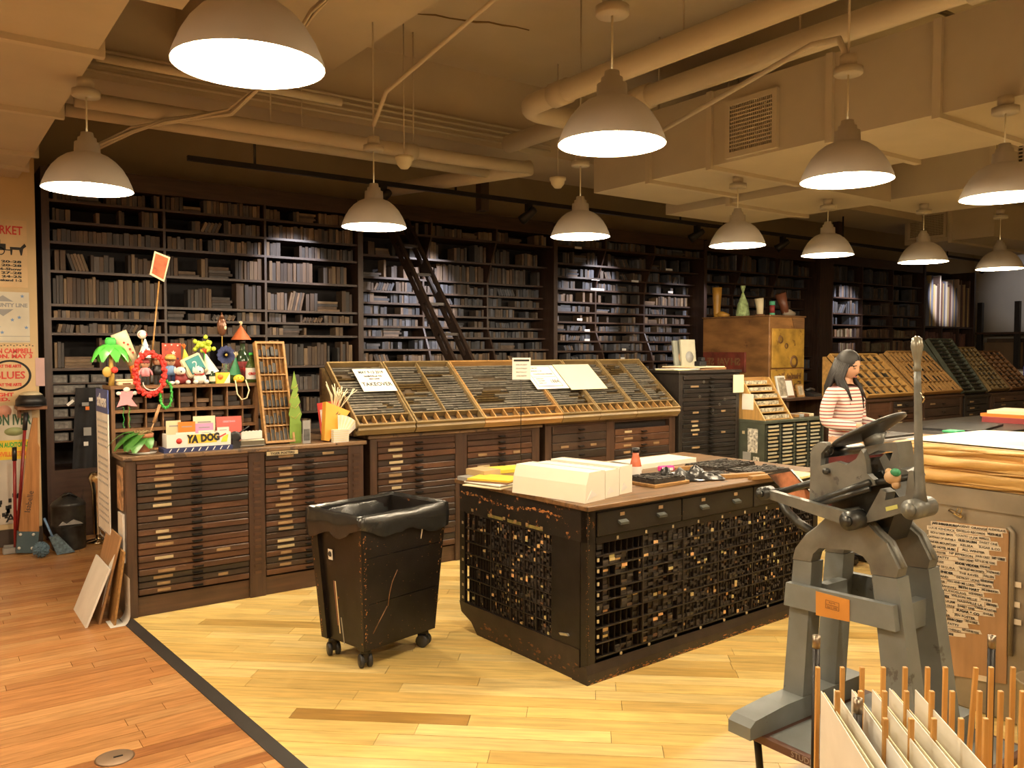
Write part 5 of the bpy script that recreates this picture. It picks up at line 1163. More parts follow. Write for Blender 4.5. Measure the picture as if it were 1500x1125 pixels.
cp = thing('curled_paper', 'white paper sheet curling at the floor beside the cabinet corner', 'paper', (1.0, 5.36, 0))
def fcp(u, v):
    s = v; x = .022 - .06 * math.sin(min(1, s * 2.2) * PI / 2 + PI / 2 * 0) if False else 0
    a = max(0, 1 - s / .35); return (.03 - .11 * a ** 2, -.02 + u * .16, .002 + .34 * max(0, s - .18) + .02 * (1 - a) * 0)
MB().grid(fcp, 4, 18).build('sheet', M_white, cp)
# ================================================================== POSTER WALL AND CORNER CLUTTER
WY = 8.117
def poster(label, x0, y0, x1, y1, m, deco=None):
    a, b = PY(x0, y0, WY), PY(x1, y1, WY); t = thing('wall_poster', label, 'poster', (a.x, WY, b.z), group='posters on the cream wall'); W_, H_ = b.x - a.x, a.z - b.z
    MB().box(0, W_, -.004, 0, 0, H_).build('sheet', m, t)
    if deco: deco(t, W_, H_)
    return t
M_pc = pm('poster_cream', (.66, .47, .24)); M_pw = pm('poster_white', (.62, .58, .46))
def tx(t, s, W_, H_, cx, cy, hh, m, ww=None, bold=.002):
    o = text(s, hh * H_ * 1.35, m, t, T(0, 0, 0) @ FACE_NY, bold=bold)
    xs = [v.co.x for v in o.data.vertices]; k = 1 if not ww else ww * W_ / (max(xs) - min(xs)); c = (max(xs) + min(xs)) / 2
    for v in o.data.vertices: v.co.x = (v.co.x - c) * k + cx * W_; v.co.z += cy * H_; v.co.y += -.005
    return o
def d1(t, W_, H_):
    tx(t, 'MARKET', W_, H_, .66, .84, .13, M_red, .55); b = MB()
    b.box(.2 * W_, .68 * W_, -.006, -.004, .56 * H_, .64 * H_).box(.3 * W_, .6 * W_, -.006, -.004, .64 * H_, .7 * H_).box(.15 * W_, .75 * W_, -.006, -.004, .545 * H_, .56 * H_).build('carriage_print', INK, t)
    for x in (.32, .6): MB().lathe([(.05 * W_, 0), (.065 * W_, 0), (.065 * W_, .0015), (.05 * W_, .0015)], n=20, cap=False, M=T(x * W_, -.0045, .53 * H_) @ R(90, 'X')).build('wheel_print', INK, t)
    MB().prism([(x * W_, z * H_) for x, z in ((.74, .6), (.9, .6), (.96, .66), (.99, .62), (.94, .58), (.92, .48), (.90, .48), (.88, .56), (.78, .56), (.77, .48), (.75, .48))], -.006, -.004, 'y').build('horse_print', INK, t)
    for i, s in enumerate(('JULY 20-28', 'AUG 20-28', 'SEPT 16-Show', 'OCT 27-28', 'NOV 24-25', 'DEC Weekend 1-2')): tx(t, s, W_, H_, .6, .38 - i * .055, .035, INK, .62, .0012)
poster('cream market poster with red lettering and a horse carriage', -62, 316, 41, 422, M_pc, d1)
def d2(t, W_, H_):
    MB().prism([(.62 * W_, .93 * H_), (.86 * W_, .74 * H_), (.62 * W_, .52 * H_), (.38 * W_, .74 * H_)], -.0055, -.004, 'y').build('diamond', M_grey, t); MB().box(0, W_, -.007, -.0055, .66 * H_, .81 * H_).build('band', M_pw, t)
    tx(t, 'DURHAM COUNTY LINE', W_, H_, .5, .735, .075, M_grey, .95).location.y = -.003
    for x, z in ((.9, .92), (.95, .3), (.55, .3), (.75, .45), (.35, .2), (.6, .2), (.85, .5)): star(M_blue, x * W_, z * H_, .035 * W_, t, -.0055)
    MB().box(0, W_, -.0055, -.004, .12 * H_, .13 * H_).box(0, W_, -.0055, -.004, .02 * H_, .03 * H_).build('rules', M_grey, t)
poster('white starred poster lettered COUNTY LINE', -62, 425, 44, 502, M_pw, d2)
def d3(t, W_, H_):
    tx(t, 'JOHN CAMPBELL', W_, H_, .66, .88, .085, M_red, .62); tx(t, 'MON. MAY 3', W_, H_, .68, .79, .07, M_red, .56)
    k = H_ * .27; cx, cz = .66 * W_, .46 * H_
    MB().lathe([(k * .88, 0), (k, 0), (k, .0015), (k * .88, .0015)], n=36, cap=False, M=T(cx, -.0045, cz) @ R(90, 'X') @ Matrix.Diagonal((1.18, 1, 1, 1))).build('ring', INK, t)
    tx(t, 'BLUES', W_, H_, .66, .46, .13, M_red, .40); tx(t, 'AT THE ARTS', W_, H_, .66, .62, .05, M_red, .3); tx(t, 'AT THE ARTS', W_, H_, .66, .3, .05, M_red, .3); tx(t, 'NIGHT', W_, H_, .55, .13, .06, M_red, .3); tx(t, 'WED.', W_, H_, .5, .05, .06, M_red, .3)
    b = MB()
    for i in range(24): b.box(W_ * i / 24, W_ * (i + .5) / 24, -.0055, -.004, H_ * (.965 if i % 2 else .98), H_ * (.98 if i % 2 else .995))
    stuff(b.build('checker_edge', INK, t))
poster('cream poster with BLUES in a black ring', -62, 504, 53, 588, M_pc, d3)
def d4(t, W_, H_):
    MB().box(.35 * W_, W_, -.005, -.004, .0, .36 * H_).build('yellow_block', M_yel, t)
    tx(t, 'BON IVER', W_, H_, .70, .73, .2, pm('dark_green', (.03, .10, .04)), .58, .004); tx(t, 'RYMAN AUDITORIUM', W_, H_, .68, .27, .09, M_green, .6).location.y = -.002; tx(t, 'NASHVILLE, TENN.', W_, H_, .68, .1, .09, M_orange, .6).location.y = -.002
    MB().lathe([(.001, 0), (.14 * W_, 0), (.14 * W_, .001)], n=24, M=T(.75 * W_, -.0045, .52 * H_) @ R(90, 'X') @ Matrix.Diagonal((1, .5, 1, 1))).build('leaf_print', pm('sage', (.35, .40, .18)), t); MB().lathe([(.001, 0), (.1 * W_, 0), (.1 * W_, .001)], n=24, M=T(.62 * W_, -.0045, .9 * H_) @ R(90, 'X')).build('petal_print', pm('peach', (.70, .35, .25)), t)
poster('poster with green BON IVER lettering above a yellow block', -62, 597, 48, 671, M_pw, d4)
def d5(t, W_, H_):
    rr4 = random.Random(4); b = MB()
    for i in range(26): x = rr4.uniform(.45, .95); z = rr4.uniform(.05, .45); b.box(x * W_, (x + .05) * W_, -.0055, -.004, z * H_, (z + .06) * H_)
    stuff(b.build('black_prints', INK, t)); tx(t, 'A.', W_, H_, .8, .08, .12, INK, .2)
poster('pale poster with small black prints low on the wall', -62, 674, 36, 765, pm('poster_pale', (.55, .50, .42)), d5)
b = PY(56, 545, 8.1); o = MB().box(-.02, .05, -.004, 0, -.12, .12).build('pink_slip', pm('slip_pink', (.6, .40, .38))); o.location = (b.x, WY, b.z); tag(o, 'narrow pink slip pinned beside the bookcase edge', 'paper slip')
# cap on a ledge
p = PY(45, 594, 8.0); lg = thing('wall_ledge', 'small brown wooden ledge on the poster wall', 'ledge', (p.x, 8.0, p.z)); MB().bev(-.11, .11, -.12, .116, -.03, 0, .004).build('board', M_brown, lg); MB().box(-.09, -.07, .0, .116, -.1, -.03).build('bracket', M_brown, lg)
cp_ = thing('peaked_hat', 'black cap with a pale crown lying on the wall ledge', 'cap', (p.x, 7.98, p.z + .001)); MB().lathe([(.115, 0), (.112, .05), (.085, .09), (.001, .11)], n=20, M=Matrix.Diagonal((1, .85, 1, 1))).build('crown', M_blk2, cp_); MB().prism([(-.1, -.06), (-.06, -.13), (.0, -.15), (.06, -.13), (.1, -.06)], .0, .008, 'z').build('brim', M_blk2, cp_); MB().lathe([(.09, .086), (.06, .108), (.001, .118)], (0, .0, .004), 18).build('pale_crown', M_cream, cp_)
# tapered wooden board with blue foot
Yp = 7.72; PB = [PY(x, y, Yp) for x, y in ((27, 779), (57, 779), (57.5, 655), (55, 648), (55, 612), (48, 612), (41, 648), (39, 660))]
nb_ = thing('tapered_board', 'tall tapered varnished wooden board with a bolted blue foot', 'board', (PB[0].x, Yp, 0)); MB().prism([(v.x, v.z) for v in PB], Yp - .02, Yp + .02, 'y').build('board', wood('varnished', (.40, .19, .07), .25, .25, 2, 6), nb_, True)
PF = [PY(x, y, Yp) for x, y in ((25, 778), (57, 778), (54, 800), (50, 809), (23, 809))]
MB().prism([(v.x, max(.002, v.z)) for v in PF], Yp - .03, Yp + .03, 'y').build('blue_foot', pm('slate_blue', (.06, .10, .12)), nb_, True)
for x, y in ((30, 783), (49, 783), (28, 803), (47, 803)): q = PY(x, y, Yp - .03); MB().ball(q, .012, 8, 6).build('bolt', M_white, nb_, True)
sc_ = PY(43, 735, Yp - .021); text('Isabelle', .06, INK, nb_, T(*sc_) @ FACE_NY @ R(80, 'Z'), world=True)
for k, (xa, ya, xb, yb, Y_, lab) in enumerate(((21, 655, 22.5, 798, 7.8, 'red pole with black grip standing beside the tapered board'), (38, 604, 24, 800, 7.9, 'long dark red pole leaning behind the tapered board'))):
    a, b = PY(xa, ya, Y_), PY(xb, yb, Y_); b.z = .012; t = thing('broom_pole', lab, 'pole', (b.x, b.y, 0)); MB().cyl(b, a, .013, n=10).build('pole', pm('pole_red', (.28, .02, .02), .35), t, True); MB().cyl(a, a + (b - a) * .13, .018, n=10).build('grip', M_blk2, t, True); MB().bev(b.x - .09, b.x + .05, b.y - .03, b.y + .03, .001, .05, .006).build('head', M_grey, t, True)
t = thing('blue_broom', 'blue-handled brush with slanted grey-blue bristles on the floor', 'broom', (.885, 7.56, 0)); MB().cyl((-.05, .02, .3), (.01, 0, .13), .009, n=8).build('handle', M_blue, t)
MB().prism([(-.02, .14), (.04, .16), (.16, .01), (.03, .002)], -.04, .04, 'y').build('bristles', mat('bristle_blue', (.10, .15, .19), .9, var=.4, scale=60), t)
t = thing('pom_duster', 'round fluffy grey-blue duster head lying on the floor', 'duster', (.80, 7.50, 0)); b = MB(); rr5 = random.Random(7)
b.ball((0, 0, .065), .05, 12, 8)
for i in range(240): u = Vector((rr5.gauss(0, 1), rr5.gauss(0, 1), rr5.gauss(0, 1))).normalized(); b.cyl(Vector((0, 0, .066)) + u * .03, Vector((0, 0, .066)) + u * .064, .007, .003, 4)
stuff(b.build('fluff', mat('duster_blue', (.12, .19, .25), .9, var=.3, scale=40), t))
# cans and chrome stand
c = Vector((1.03, 7.74, 0)); t = thing('lidded_can', 'dark metal can with a conical lid standing in the corner', 'can', c); Mcan = mat('can_dark', (.035, .035, .034), .4, .5, .4, 14)
MB().lathe([(.125, 0), (.13, .01), (.13, .19), (.134, .2), (.13, .21), (.13, .36), (.135, .365), (.12, .39), (.05, .44), (.03, .46), (.001, .46)], n=26).build('can_body', Mcan, t); MB().tube([(-.05, -.05, .44), (0, -.07, .47), (.06, -.05, .43)], .008, 6).build('handle', Mcan, t); MB().bev(-.08, .08, -.135, -.12, .2, .215, .003).build('band', Mcan, t)
MB().prism([(-.09, .22), (-.06, .25), (-.03, .23), (.02, .26), (.07, .235), (.09, .22)], -.14, -.13, 'y').build('pale_emblem', M_grey, t)
c = Vector((1.27, 7.82, 0)); t = thing('chrome_stand', 'slender chrome cylinder stand in the corner beside the can', 'stand', c); Mch = mat('chrome', (.6, .52, .38), .12, 1, .1)
MB().lathe([(.10, 0), (.10, .02), (.03, .03), (.028, .06), (.04, .08), (.05, .45), (.065, .52), (.075, .56), (.06, .6), (.001, .62)], n=22).build('cylinder', Mch, t)
t = thing('wooden_dowel', 'pale wooden stick standing beside the chrome stand', 'stick', (1.30, 7.66, 0)); MB().cyl((0, 0, 0), (.02, .03, .78), .014, n=10).build('stick', M_cub, t)
# apron hanging on the bookcase
AY = 8.215
PA = [PY(x, y, AY) for x, y in ((110, 568), (146, 566), (147, 640), (147, 745), (108, 748), (104, 660))]; t = thing('black_apron', 'black apron with small tags hanging on the bookcase beside the calendar', 'apron', (PA[0].x, AY, PA[4].z))
cA_, cB_ = PA[0], PA[2]
def fap(u, v):
    xl = PA[0].x + (PA[4].x - .03 - PA[0].x) * v; xr = PA[1].x + (PA[3].x - PA[1].x) * v; z = PA[0].z + (PA[4].z - PA[0].z) * v
    return (xl + (xr - xl) * u, AY - .02 - .014 * math.sin(u * 14 + v * 3) * (.3 + v), z)
MB().grid(fap, 20, 12).build('cloth', mat('apron_black', (.012, .012, .014), .8), t, True)
for x, y, w, h, m in ((125, 592, 9, 5, M_grey), (128, 632, 10, 12, M_grey), (126, 650, 6, 6, M_white), (133, 585, 5, 5, M_white), (128, 598, 5, 5, M_orange)): q = PY(x, y, AY - .06); k = sz(.5, q); MB().box(q.x - w * k, q.x + w * k, q.y - .004, q.y, q.z - h * k, q.z + h * k).build('badge', m, t, True)
q = PY(103, 590, 8.209); k = sz(.5, q); o = MB().box(-11 * k, 11 * k, -.004, 0, -4 * k, 4 * k, R(-40, 'Y')).build('white_tag', M_white); o.location = q; tag(o, 'white luggage-style tag hanging askew on the box shelves', 'tag')
# ================================================================== CABINETS RIGHT OF THE SLANTED CASES
M_tallc = wood('tall_cabinet_wood', (.017, .013, .010), .45, .3, 0, 5); TALLC = [(.014, .011, .009), (.018, .013, .010), (.011, .009, .008)]
tallc = type_cabinet('tall almost black type cabinet at the end of the slanted cases', 5.93, 6.81, 5.5, 6.25, 1.45, [(5.98, 6.76, 30, (), .3)], seed=41, topm=M_tallc, dcol=TALLC, m=M_tallc, mv=M_tallc)
r = random.Random(3)
for k in range(14):
    x = 6.08 + r.uniform(0, .5); z = 1.38 - k * .045 + r.uniform(-.01, .01)
    if k < 9: MB().tube([(x + .012 * math.cos(a), 5.488, z + .012 * math.sin(a)) for a in [i * PI / 4 for i in range(8)]], .002, 4, True).build('ring_pull', mat('pale_ring', (.42, .42, .38), .3, .8), tallc, True)
for k, (h, w, d, a, m, lab) in enumerate(((.012, .42, .5, 4, M_cub, 'brown board at the bottom of the flat pile on the tall cabinet'), (.01, .5, .42, -3, M_tan, 'tan board in the flat pile on the tall cabinet'), (.01, .45, .45, 6, M_papc, 'cream board topping the flat pile on the tall cabinet'))):
    t = slab('flat_board', lab, 'board', quad(Vector((6.52, 5.85, 0)), w, d, a), h, m, 1.4505 + [0, .0125, .023][k], 'boards piled on the tall cabinet')
for k, (a, m, lab) in enumerate(((0, M_white, 'white paper sheets fanned at the pile edge on the tall cabinet'), (8, M_lime, 'pale green sheet under the white papers on the tall cabinet'))):
    slab('loose_sheets', lab, 'paper', quad(Vector((6.14, 5.72, 0)), .36, .26, a), .007, m if k == 0 else pm('pale_green', (.55, .58, .3)), 1.4505 + (.0075 if k == 0 else 0))
o = MB().box(6.68, 6.84, 5.468, 5.472, 1.22, 1.40).build('pinned_paper', M_papc); tag(o, 'cream paper pinned on the edge of the tall dark cabinet', 'paper')
# prints standing on the tall cabinet
for k, (x, w, h, ang, m, lab) in enumerate(((6.50, .22, .30, 8, pm('print_grey', (.25, .26, .22)), 'grey-green mounted print leaning on the tall cabinet'), (6.56, .22, .31, 6, pm('print_pale', (.42, .40, .30)), 'pale mounted print with a round motif on the tall cabinet'))):
    t = thing('mounted_print', lab, 'print', (x, 6.08 - k * .04, 1.4505), group='prints leaning on the tall cabinet'); M = R(-ang, 'X'); MB().box(0, w, 0, .02, 0, h, M).build('board', m, t); MB().lathe([(.001, 0), (.06, 0), (.06, .002)], n=20, M=M @ T(w * .55, -.001, h * .4) @ R(90, 'X')).build('motif', M_grey if k else M_skin, t)
t = thing('black_tape_caddy', 'small black gadget stand on the tall cabinet beside the prints', 'gadget', (6.42, 5.68, 1.4865)); MB().bev(-.04, .06, -.04, .04, 0, .05, .006).build('base', M_blk2, t); MB().bev(0, .05, -.03, .03, .05, .09, .006).build('head', M_blk2, t)
# green index-drawer cabinet
gx0, gx1, gy, gz = 6.83, 7.82, 5.2, .945
M_gr = mat('green_steel', (.075, .085, .062), .4, .2, .2, 12)
gc = thing('index_drawer_cabinet', 'dark green steel cabinet of narrow labelled drawers', 'cabinet', (gx0, gy, 0))
MB().bev(gx0 - .005, gx1 + .01, gy - .012, gy + .45, gz - .03, gz, .004).build('top', M_gr, gc, True); MB().box(gx0, gx0 + .02, gy, gy + .44, 0, gz - .03).build('side_panel', M_gr, gc, True); MB().box(gx1 - .02, gx1, gy, gy + .44, 0, gz - .03).build('side_panel', M_gr, gc, True)
MB().box(gx0 + .02, gx1 - .02, gy + .03, gy + .44, 0, gz - .03).build('carcass', M_back, gc, True); MB().box(gx0, gx1, gy, gy + .03, 0, .1).build('plinth', M_gr, gc, True)
r = random.Random(8); cw = (gx1 - gx0 - .06) / 4
for c in range(4):
    xa = gx0 + .03 + c * cw; MB().box(xa - .02, xa + .004, gy, gy + .03, .1, gz - .03).build('stile', M_gr, gc, True)
    for k in range(20):
        z = gz - .06 - k * .038
        if z < .14: break
        d = MB().box(xa + .008, xa + cw - .024, gy - .004, gy + .028, z - .014, z + .014).build('drawer', mat('green_drawer', (.03, .034, .026), .5), gc, True)
        MB().box(xa + .025, xa + cw - .045 - r.uniform(0, .04), gy - .014, gy - .004, z - .010, z + .008).build('label_strip', r.choice((M_cardw, mat('label_grey', (.45, .42, .32), .5))), d, True)
for (a, b, c_, d_, m, lab) in ((5.28, 5.40, .62, .86, mat('print_bw', (.5, .48, .42), .6, var=.8, scale=40), 'sheet'), (5.26, 5.33, .42, .58, MATS['print_bw'], 'sheet'), (5.36, 5.46, .36, .62, M_grey, 'sheet'), (5.44, 5.47, .80, .83, M_cardw, 'sticker')): MB().box(gx0 - .004, gx0, a, b, c_, d_).build(lab, m, gc, True)
# tan pigeonhole case on it
tc_ = thing('sloping_pigeonhole_case', 'tan wooden sloping case of small compartments on the green cabinet', 'case', (6.86, 5.3, gz))
pr = [(5.22, gz + .001), (5.62, gz + .001), (5.62, gz + .42), (5.52, gz + .42)]
for x in (6.86, 7.30): MB().prism(pr, x, x + .02, 'x').build('side_board', wood('honey_wood', (.46, .27, .085), .45, .25, 2, 5), tc_, True)
MB().box(6.88, 7.30, 5.60, 5.62, gz + .001, gz + .42).build('back_board', M_tan, tc_, True)
for k in range(6):
    z = gz + .012 + k * .068; y = 5.23 + k * .05; MB().box(6.88, 7.30, y, 5.6, z - .01, z).build('shelf', MATS['honey_wood'], tc_, True); MB().box(6.9, 7.28 - .02 * (k % 3), y + .01, y + .06, z + .0005, z + .035).build('cards', mat('case_cards', (.40, .36, .26), .6, var=.8, scale=40), tc_, True)
MB().box(6.857, 6.86, 5.36, 5.5, gz + .1, gz + .26).build('notice', M_white, tc_, True); MB().box(6.857, 6.86, 5.48, 5.54, gz + .29, gz + .37).build('sticker', M_papc, tc_, True)
for k in range(5):
    x = 7.38 + k * .085; o = thing('type_slug_tray', f'{("brown", "tan", "grey", "reddish", "pale")[k]} wooden type piece on the green cabinet top', 'type block', (x, 5.3, gz + .0005), group='loose type on the green cabinet'); MB().bev(0, .07, 0, .16, 0, .03, .003).build('block', (M_cub, M_tan, M_grey, M_brown, M_cream)[k], o)
# crate with mirrored type posters
cX, cY, cH = 8.74, 6.6, 2.07
ct = thing('wooden_crate', 'tall honey-brown wooden cabinet with carved poster blocks on its sides', 'cabinet', (cX, cY, 0)); M_cr = mat('crate_wood', (.26, .125, .04), .45, var=.4, scale=3, stretch=(1, 1, 3), wear=(.12, .05, .02), wscale=4, wthr=.62)
MB().bev(cX, cX + .73, cY, cY + 1.08, 0, cH, .006).build('body', M_cr, ct, True); MB().bev(cX - .012, cX + .745, cY - .012, cY + 1.09, cH, cH + .02, .004).build('top', M_cub, ct, True)
M_yb = mat('yellow_block', (.44, .25, .04), .45, var=.4, scale=6, wear=(.22, .11, .02), wscale=7, wthr=.58)
f = MB().bev(cX + .04, cX + .7, cY - .02, cY, 1.42, 1.92, .004).build('poster_block', M_yb, ct, True); g = MB().bev(cX + .03, cX + .7, cY - .02, cY, 1.12, 1.40, .004).build('poster_block', M_yb, ct, True)
MB().prism([(cX + .5, 1.93), (cX + .7, 1.93), (cX + .7, 2.06), (cX + .45, 2.06)], cY - .012, cY, 'y').build('dark_corner', M_cub, ct, True)
MIR = Matrix.Diagonal((-1, 1, 1, 1))
for s, z, h in (('Hannah Trio', 1.31, .10), ('Footnoo', 1.19, .15)): text(s, h, M_cub, g, T(cX + .37, cY - .021, z) @ MIR @ FACE_NY, ext=.004, world=True, bold=.003)
for (x, z, s) in ((.2, 1.78, .05), (.32, 1.7, .035), (.48, 1.5, .08)): MB().lathe([(s * .6, 0), (s, 0), (s, .006), (s * .6, .006)], n=16, cap=False, M=T(cX + x, cY - .02, z) @ R(90, 'X')).build('carved_ring', M_cub, f, True)
rp = MB().bev(cX - .03, cX, cY + .35, cY + 1.05, 1.36, 1.62, .004).build('red_block', mat('red_block_paint', (.17, .035, .02), .5, var=.4, scale=8), ct, True)
for i, (s, y) in enumerate((('SE', .92), ('VAI', .7), ('SH', .5))): text(s, .13, M_cub, rp, T(cX - .031, cY + y, 1.49) @ Matrix.Diagonal((1, -1, 1, 1)) @ FACE_NX, ext=.006, world=True, bold=.004)
CT = cH + .0205
# boots and bottles on the crate
M_boot = mat('ochre_leather', (.52, .27, .045), .35, var=.15)
def crate_at(x): return PX(x, 462, cX + .12) if x < 1126 else PY(x, 462, cY + .2)
q = PX(1050, 468, cX + .12); t = thing('boot_form', 'tall ochre wooden boot form standing on the crate', 'boot form', (q.x, q.y, CT)); k = .4
MB().tube([(0, 0, .0), (0, 0, .06), (.0, 0, .14), (.0, .0, .28), (.0, .0, .40)], [.04, .048, .05, .06, .066], 14).build('leg_shaft', M_boot, t); MB().tube([(0, .0, .04), (.03, -.08, .035), (.05, -.17, .02)], [.045, .042, .018], 10).build('foot', M_boot, t)
q = PX(1088, 464, cX + .15); t = thing('wrapped_bottle', 'bottle in clear crinkled wrap with green label on the crate', 'gift bottle', (q.x, q.y, CT))
MB().lathe([(.085, 0), (.09, .02), (.07, .16), (.03, .26), (.012, .31), (.035, .40), (.001, .36)], n=16, smooth=False).build('wrap', mat('cellophane', (.55, .72, .35), .15, 0, .5, 20, alpha=.75), t); MB().lathe([(.05, 0), (.05, .16), (.02, .24), (.018, .3), (.001, .3)], n=16).build('bottle', M_lime, t)
q = PX(1113, 463, cX + .12); t = thing('beer_glass', 'pale boot-shaped beer glass tilted on the crate', 'glass', (q.x, q.y, CT)); MB().tube([(.0, 0, .02), (0, 0, .1), (-.02, 0, .22)], [.042, .045, .058], 14).build('glass', M_cream, t); MB().lathe([(.06, 0), (.06, .015), (.001, .015)], n=16).build('base', M_brown, t)
q = PY(1131, 463, cY + .12); t = thing('spray_can', 'small dark canister with green cap and base on the crate', 'canister', (q.x, q.y, CT)); MB().lathe([(.034, 0), (.034, .03)], n=16).lathe([(.036, .13), (.036, .18), (.001, .18)], n=16).build('green_caps', pm('mint', (.10, .42, .25)), t); MB().lathe([(.032, .03), (.032, .13)], n=16).build('canister', M_maroon, t)
q = PY(1152, 463, cY + .22); t = thing('cowboy_boot', 'brown leather cowboy boot with grey foot on the crate', 'boot', (q.x, q.y, CT)); MB().tube([(0, .02, .05), (-.02, .03, .14), (-.07, .05, .30)], [.05, .055, .075], 14).build('shaft', mat('boot_leather', (.17, .06, .03), .4), t); MB().tube([(-.03, .04, .045), (.05, 0, .05), (.13, -.03, .03)], [.048, .05, .028], 12).build('boot_foot', pm('boot_grey', (.30, .24, .17)), t); MB().box(-.07, .0, .0, .07, 0, .02).box(.02, .14, -.06, .02, 0, .012).build('sole', M_blk2, t)
# little desk beside the crate with frames
sd = thing('side_desk', 'dark wooden side desk between green cabinet and crate', 'desk', (8.2, 5.95, 0)); MB().bev(8.15, 9.05, 5.9, 6.45, 1.06, 1.09, .004).build('desk_top', M_cab, sd, True)
for x in (8.18, 8.97): MB().box(x, x + .05, 5.93, 6.4, 0, 1.06).build('leg_panel', M_cabv, sd, True)
MB().box(8.23, 8.97, 6.36, 6.4, .3, 1.06).build('back_panel', M_cab, sd, True)
for k, (x, w, h, m, lab) in enumerate(((8.22, .17, .26, M_white, 'white document holder on the side desk'), (8.36, .16, .22, M_brown, 'dark framed photo on the side desk'), (8.58, .13, .15, M_tan, 'small arched brown frame on the side desk'))):
    t = thing('standing_picture', lab, 'frame', (x, 6.05 - .0 * k, 1.0905), group='frames on the side desk'); M = R(-14, 'X'); MB().box(0, w, 0, .018, 0, h, M).build('frame', m, t); MB().box(.02, w - .02, -.002, 0, .02, h - .02, M).build('picture', M_white if k == 1 else mat('frame_photo', (.35, .30, .22), .4, var=.5, scale=20), t)
t = thing('desk_phone', 'black telephone on the side desk', 'telephone', (8.85, 6.05, 1.0905)); MB().prism([(-.08, 0), (.08, 0), (.08, .06), (-.08, .03)], -.08, .08, 'x').build('base', M_blk2, t); MB().tube([(-.08, .03, .07), (0, .03, .085), (.08, .03, .07)], .02, 8).build('handset', M_blk2, t)
# ================================================================== FAR ROW OF CABINETS AND CASES
far = [type_cabinet('dark cabinet under the honey-coloured case behind the person', 9.1, 10.28, 5.5, 6.25, 1.06, [(9.16, 9.62, 3, (), .6), (9.7, 10.22, 12)], seed=51, group='type cabinets', topm=M_cab), type_cabinet('dark cabinet under the wide tan case of the far row', 10.36, 11.4, 5.5, 6.25, 1.06, [(10.42, 11.34, 8, (), .3)], seed=52, topm=M_cab),
       type_cabinet('black cabinet under the steep dark case of the far row', 11.46, 12.14, 5.5, 6.25, 1.04, [(11.51, 12.09, 10, (), .9)], seed=53, topm=M_tallc, dcol=TALLC, m=M_tallc, mv=M_tallc), type_cabinet('dark cabinet under the last cases of the far row', 12.2, 13.6, 5.5, 6.25, 1.05, [(12.28, 13.52, 10, (), .9)], seed=54, topm=M_cab)]
def far_case(label, x0, x1, z0, z1, y0, y1, m, rows, cols, fill_, seed, side=True):
    r = random.Random(seed); dy, dz = y1 - y0, z1 - z0; L_ = math.hypot(dy, dz); c, s = dy / L_, dz / L_
    t = thing('slanted_type_case', label, 'type case', (x0, y0, z0), group='slanted cases of the far row'); M = Matrix(((1, 0, 0, x0), (0, c, -s, y0), (0, s, c, z0), (0, 0, 0, 1))); W_ = x1 - x0
    MB().box(0, W_, 0, L_, -.012, 0, M).build('case_bottom', M_casebed, t, True)
    for a in ((0, .016, 0, L_), (W_ - .016, W_, 0, L_), (.016, W_ - .016, 0, .018), (.016, W_ - .016, L_ - .018, L_)): MB().box(*a, 0, .055, M).build('frame_board', m, t, True)
    for i in range(1, rows): y = L_ * i / rows; MB().box(.016, W_ - .016, y - .004, y + .004, 0, .05, M).build('cross_divider', m, t, True)
    for i in range(1, cols): x = W_ * i / cols; MB().box(x - .004, x + .004, .018, L_ - .018, 0, .048, M).build('divider', m, t, True)
    b = MB()
    for i in range(rows):
        for j in range(cols):
            if r.random() < fill_:
                n = r.randint(2, 4)
                for q in range(n):
                    v = r.uniform(.05, .22); b.cur = (v, v * .93, v * .8); xa = W_ * (j + (q + .1) / n) / cols + .004; xb = W_ * (j + (q + .85) / n) / cols; ya = L_ * i / rows + .02; yb = L_ * (i + r.uniform(.5, .9)) / rows
                    b.box(xa, max(xa + .004, xb - .004), ya, max(ya + .01, yb), .001, r.uniform(.015, .035), M)
    stuff(b.build('type_sorts', M_type, t, True))
    if side:
        for x in (x0, x1 - .016): MB().prism([(y0 + .01, z0 - .01), (y1 + .06, z0 - .01), (y1 + .06, z1), (y1, z1), (y0 + .01, z0)], x, x + .016, 'x').build('side_board', m, t, True)
    return t
HON = wood('honey_case', (.44, .25, .075), .45, .25, 0, 5)
a = far_case('honey-coloured slanted case with big bins behind the person', 9.14, 10.18, 1.075, 1.565, 5.52, 6.05, HON, 5, 6, .6, 61)
MB().box(9.134, 9.14, 5.7, 5.9, 1.11, 1.27).build('white_sheet', M_white, a, True); MB().lathe([(.001, 0), (.035, 0), (.035, .004)], n=14, M=T(9.138, 5.97, 1.26) @ R(-90, 'Y')).build('red_rosette', M_red, a, True)
far_case('wide tan slanted case packed with type in the far row', 10.4, 11.38, 1.075, 1.60, 5.52, 6.05, M_tan, 4, 9, .9, 62); far_case('steep dark green-black case standing above the others', 11.44, 12.1, 1.055, 1.78, 5.54, 6.05, M_gr, 14, 2, 1, 63)
far_case('weathered slanted case of dark type right of the steep one', 12.22, 12.78, 1.065, 1.66, 5.54, 6.05, M_olive, 9, 4, 1, 64); far_case('brown slanted case at the end of the far row', 12.86, 13.55, 1.065, 1.60, 5.54, 6.05, M_cub, 9, 4, 1, 65)
slab('white_board_pile', 'white paper pile on the far bench by the right wall', 'paper pile', [Vector(v) for v in ((13.9, 5.8, 0), (15.2, 5.8, 0), (15.2, 6.4, 0), (13.9, 6.4, 0))], .06, M_white, 1.2605)
t = thing('far_bench', 'dark bench beyond the far row of cases', 'bench', (13.8, 5.6, 0)); MB().bev(13.75, 15.6, 5.6, 6.5, 1.22, 1.26, .005).build('bench_top', M_cab, t, True); MB().box(13.85, 15.5, 5.7, 6.4, 0, 1.22).build('bench_body', M_tallc, t, True)
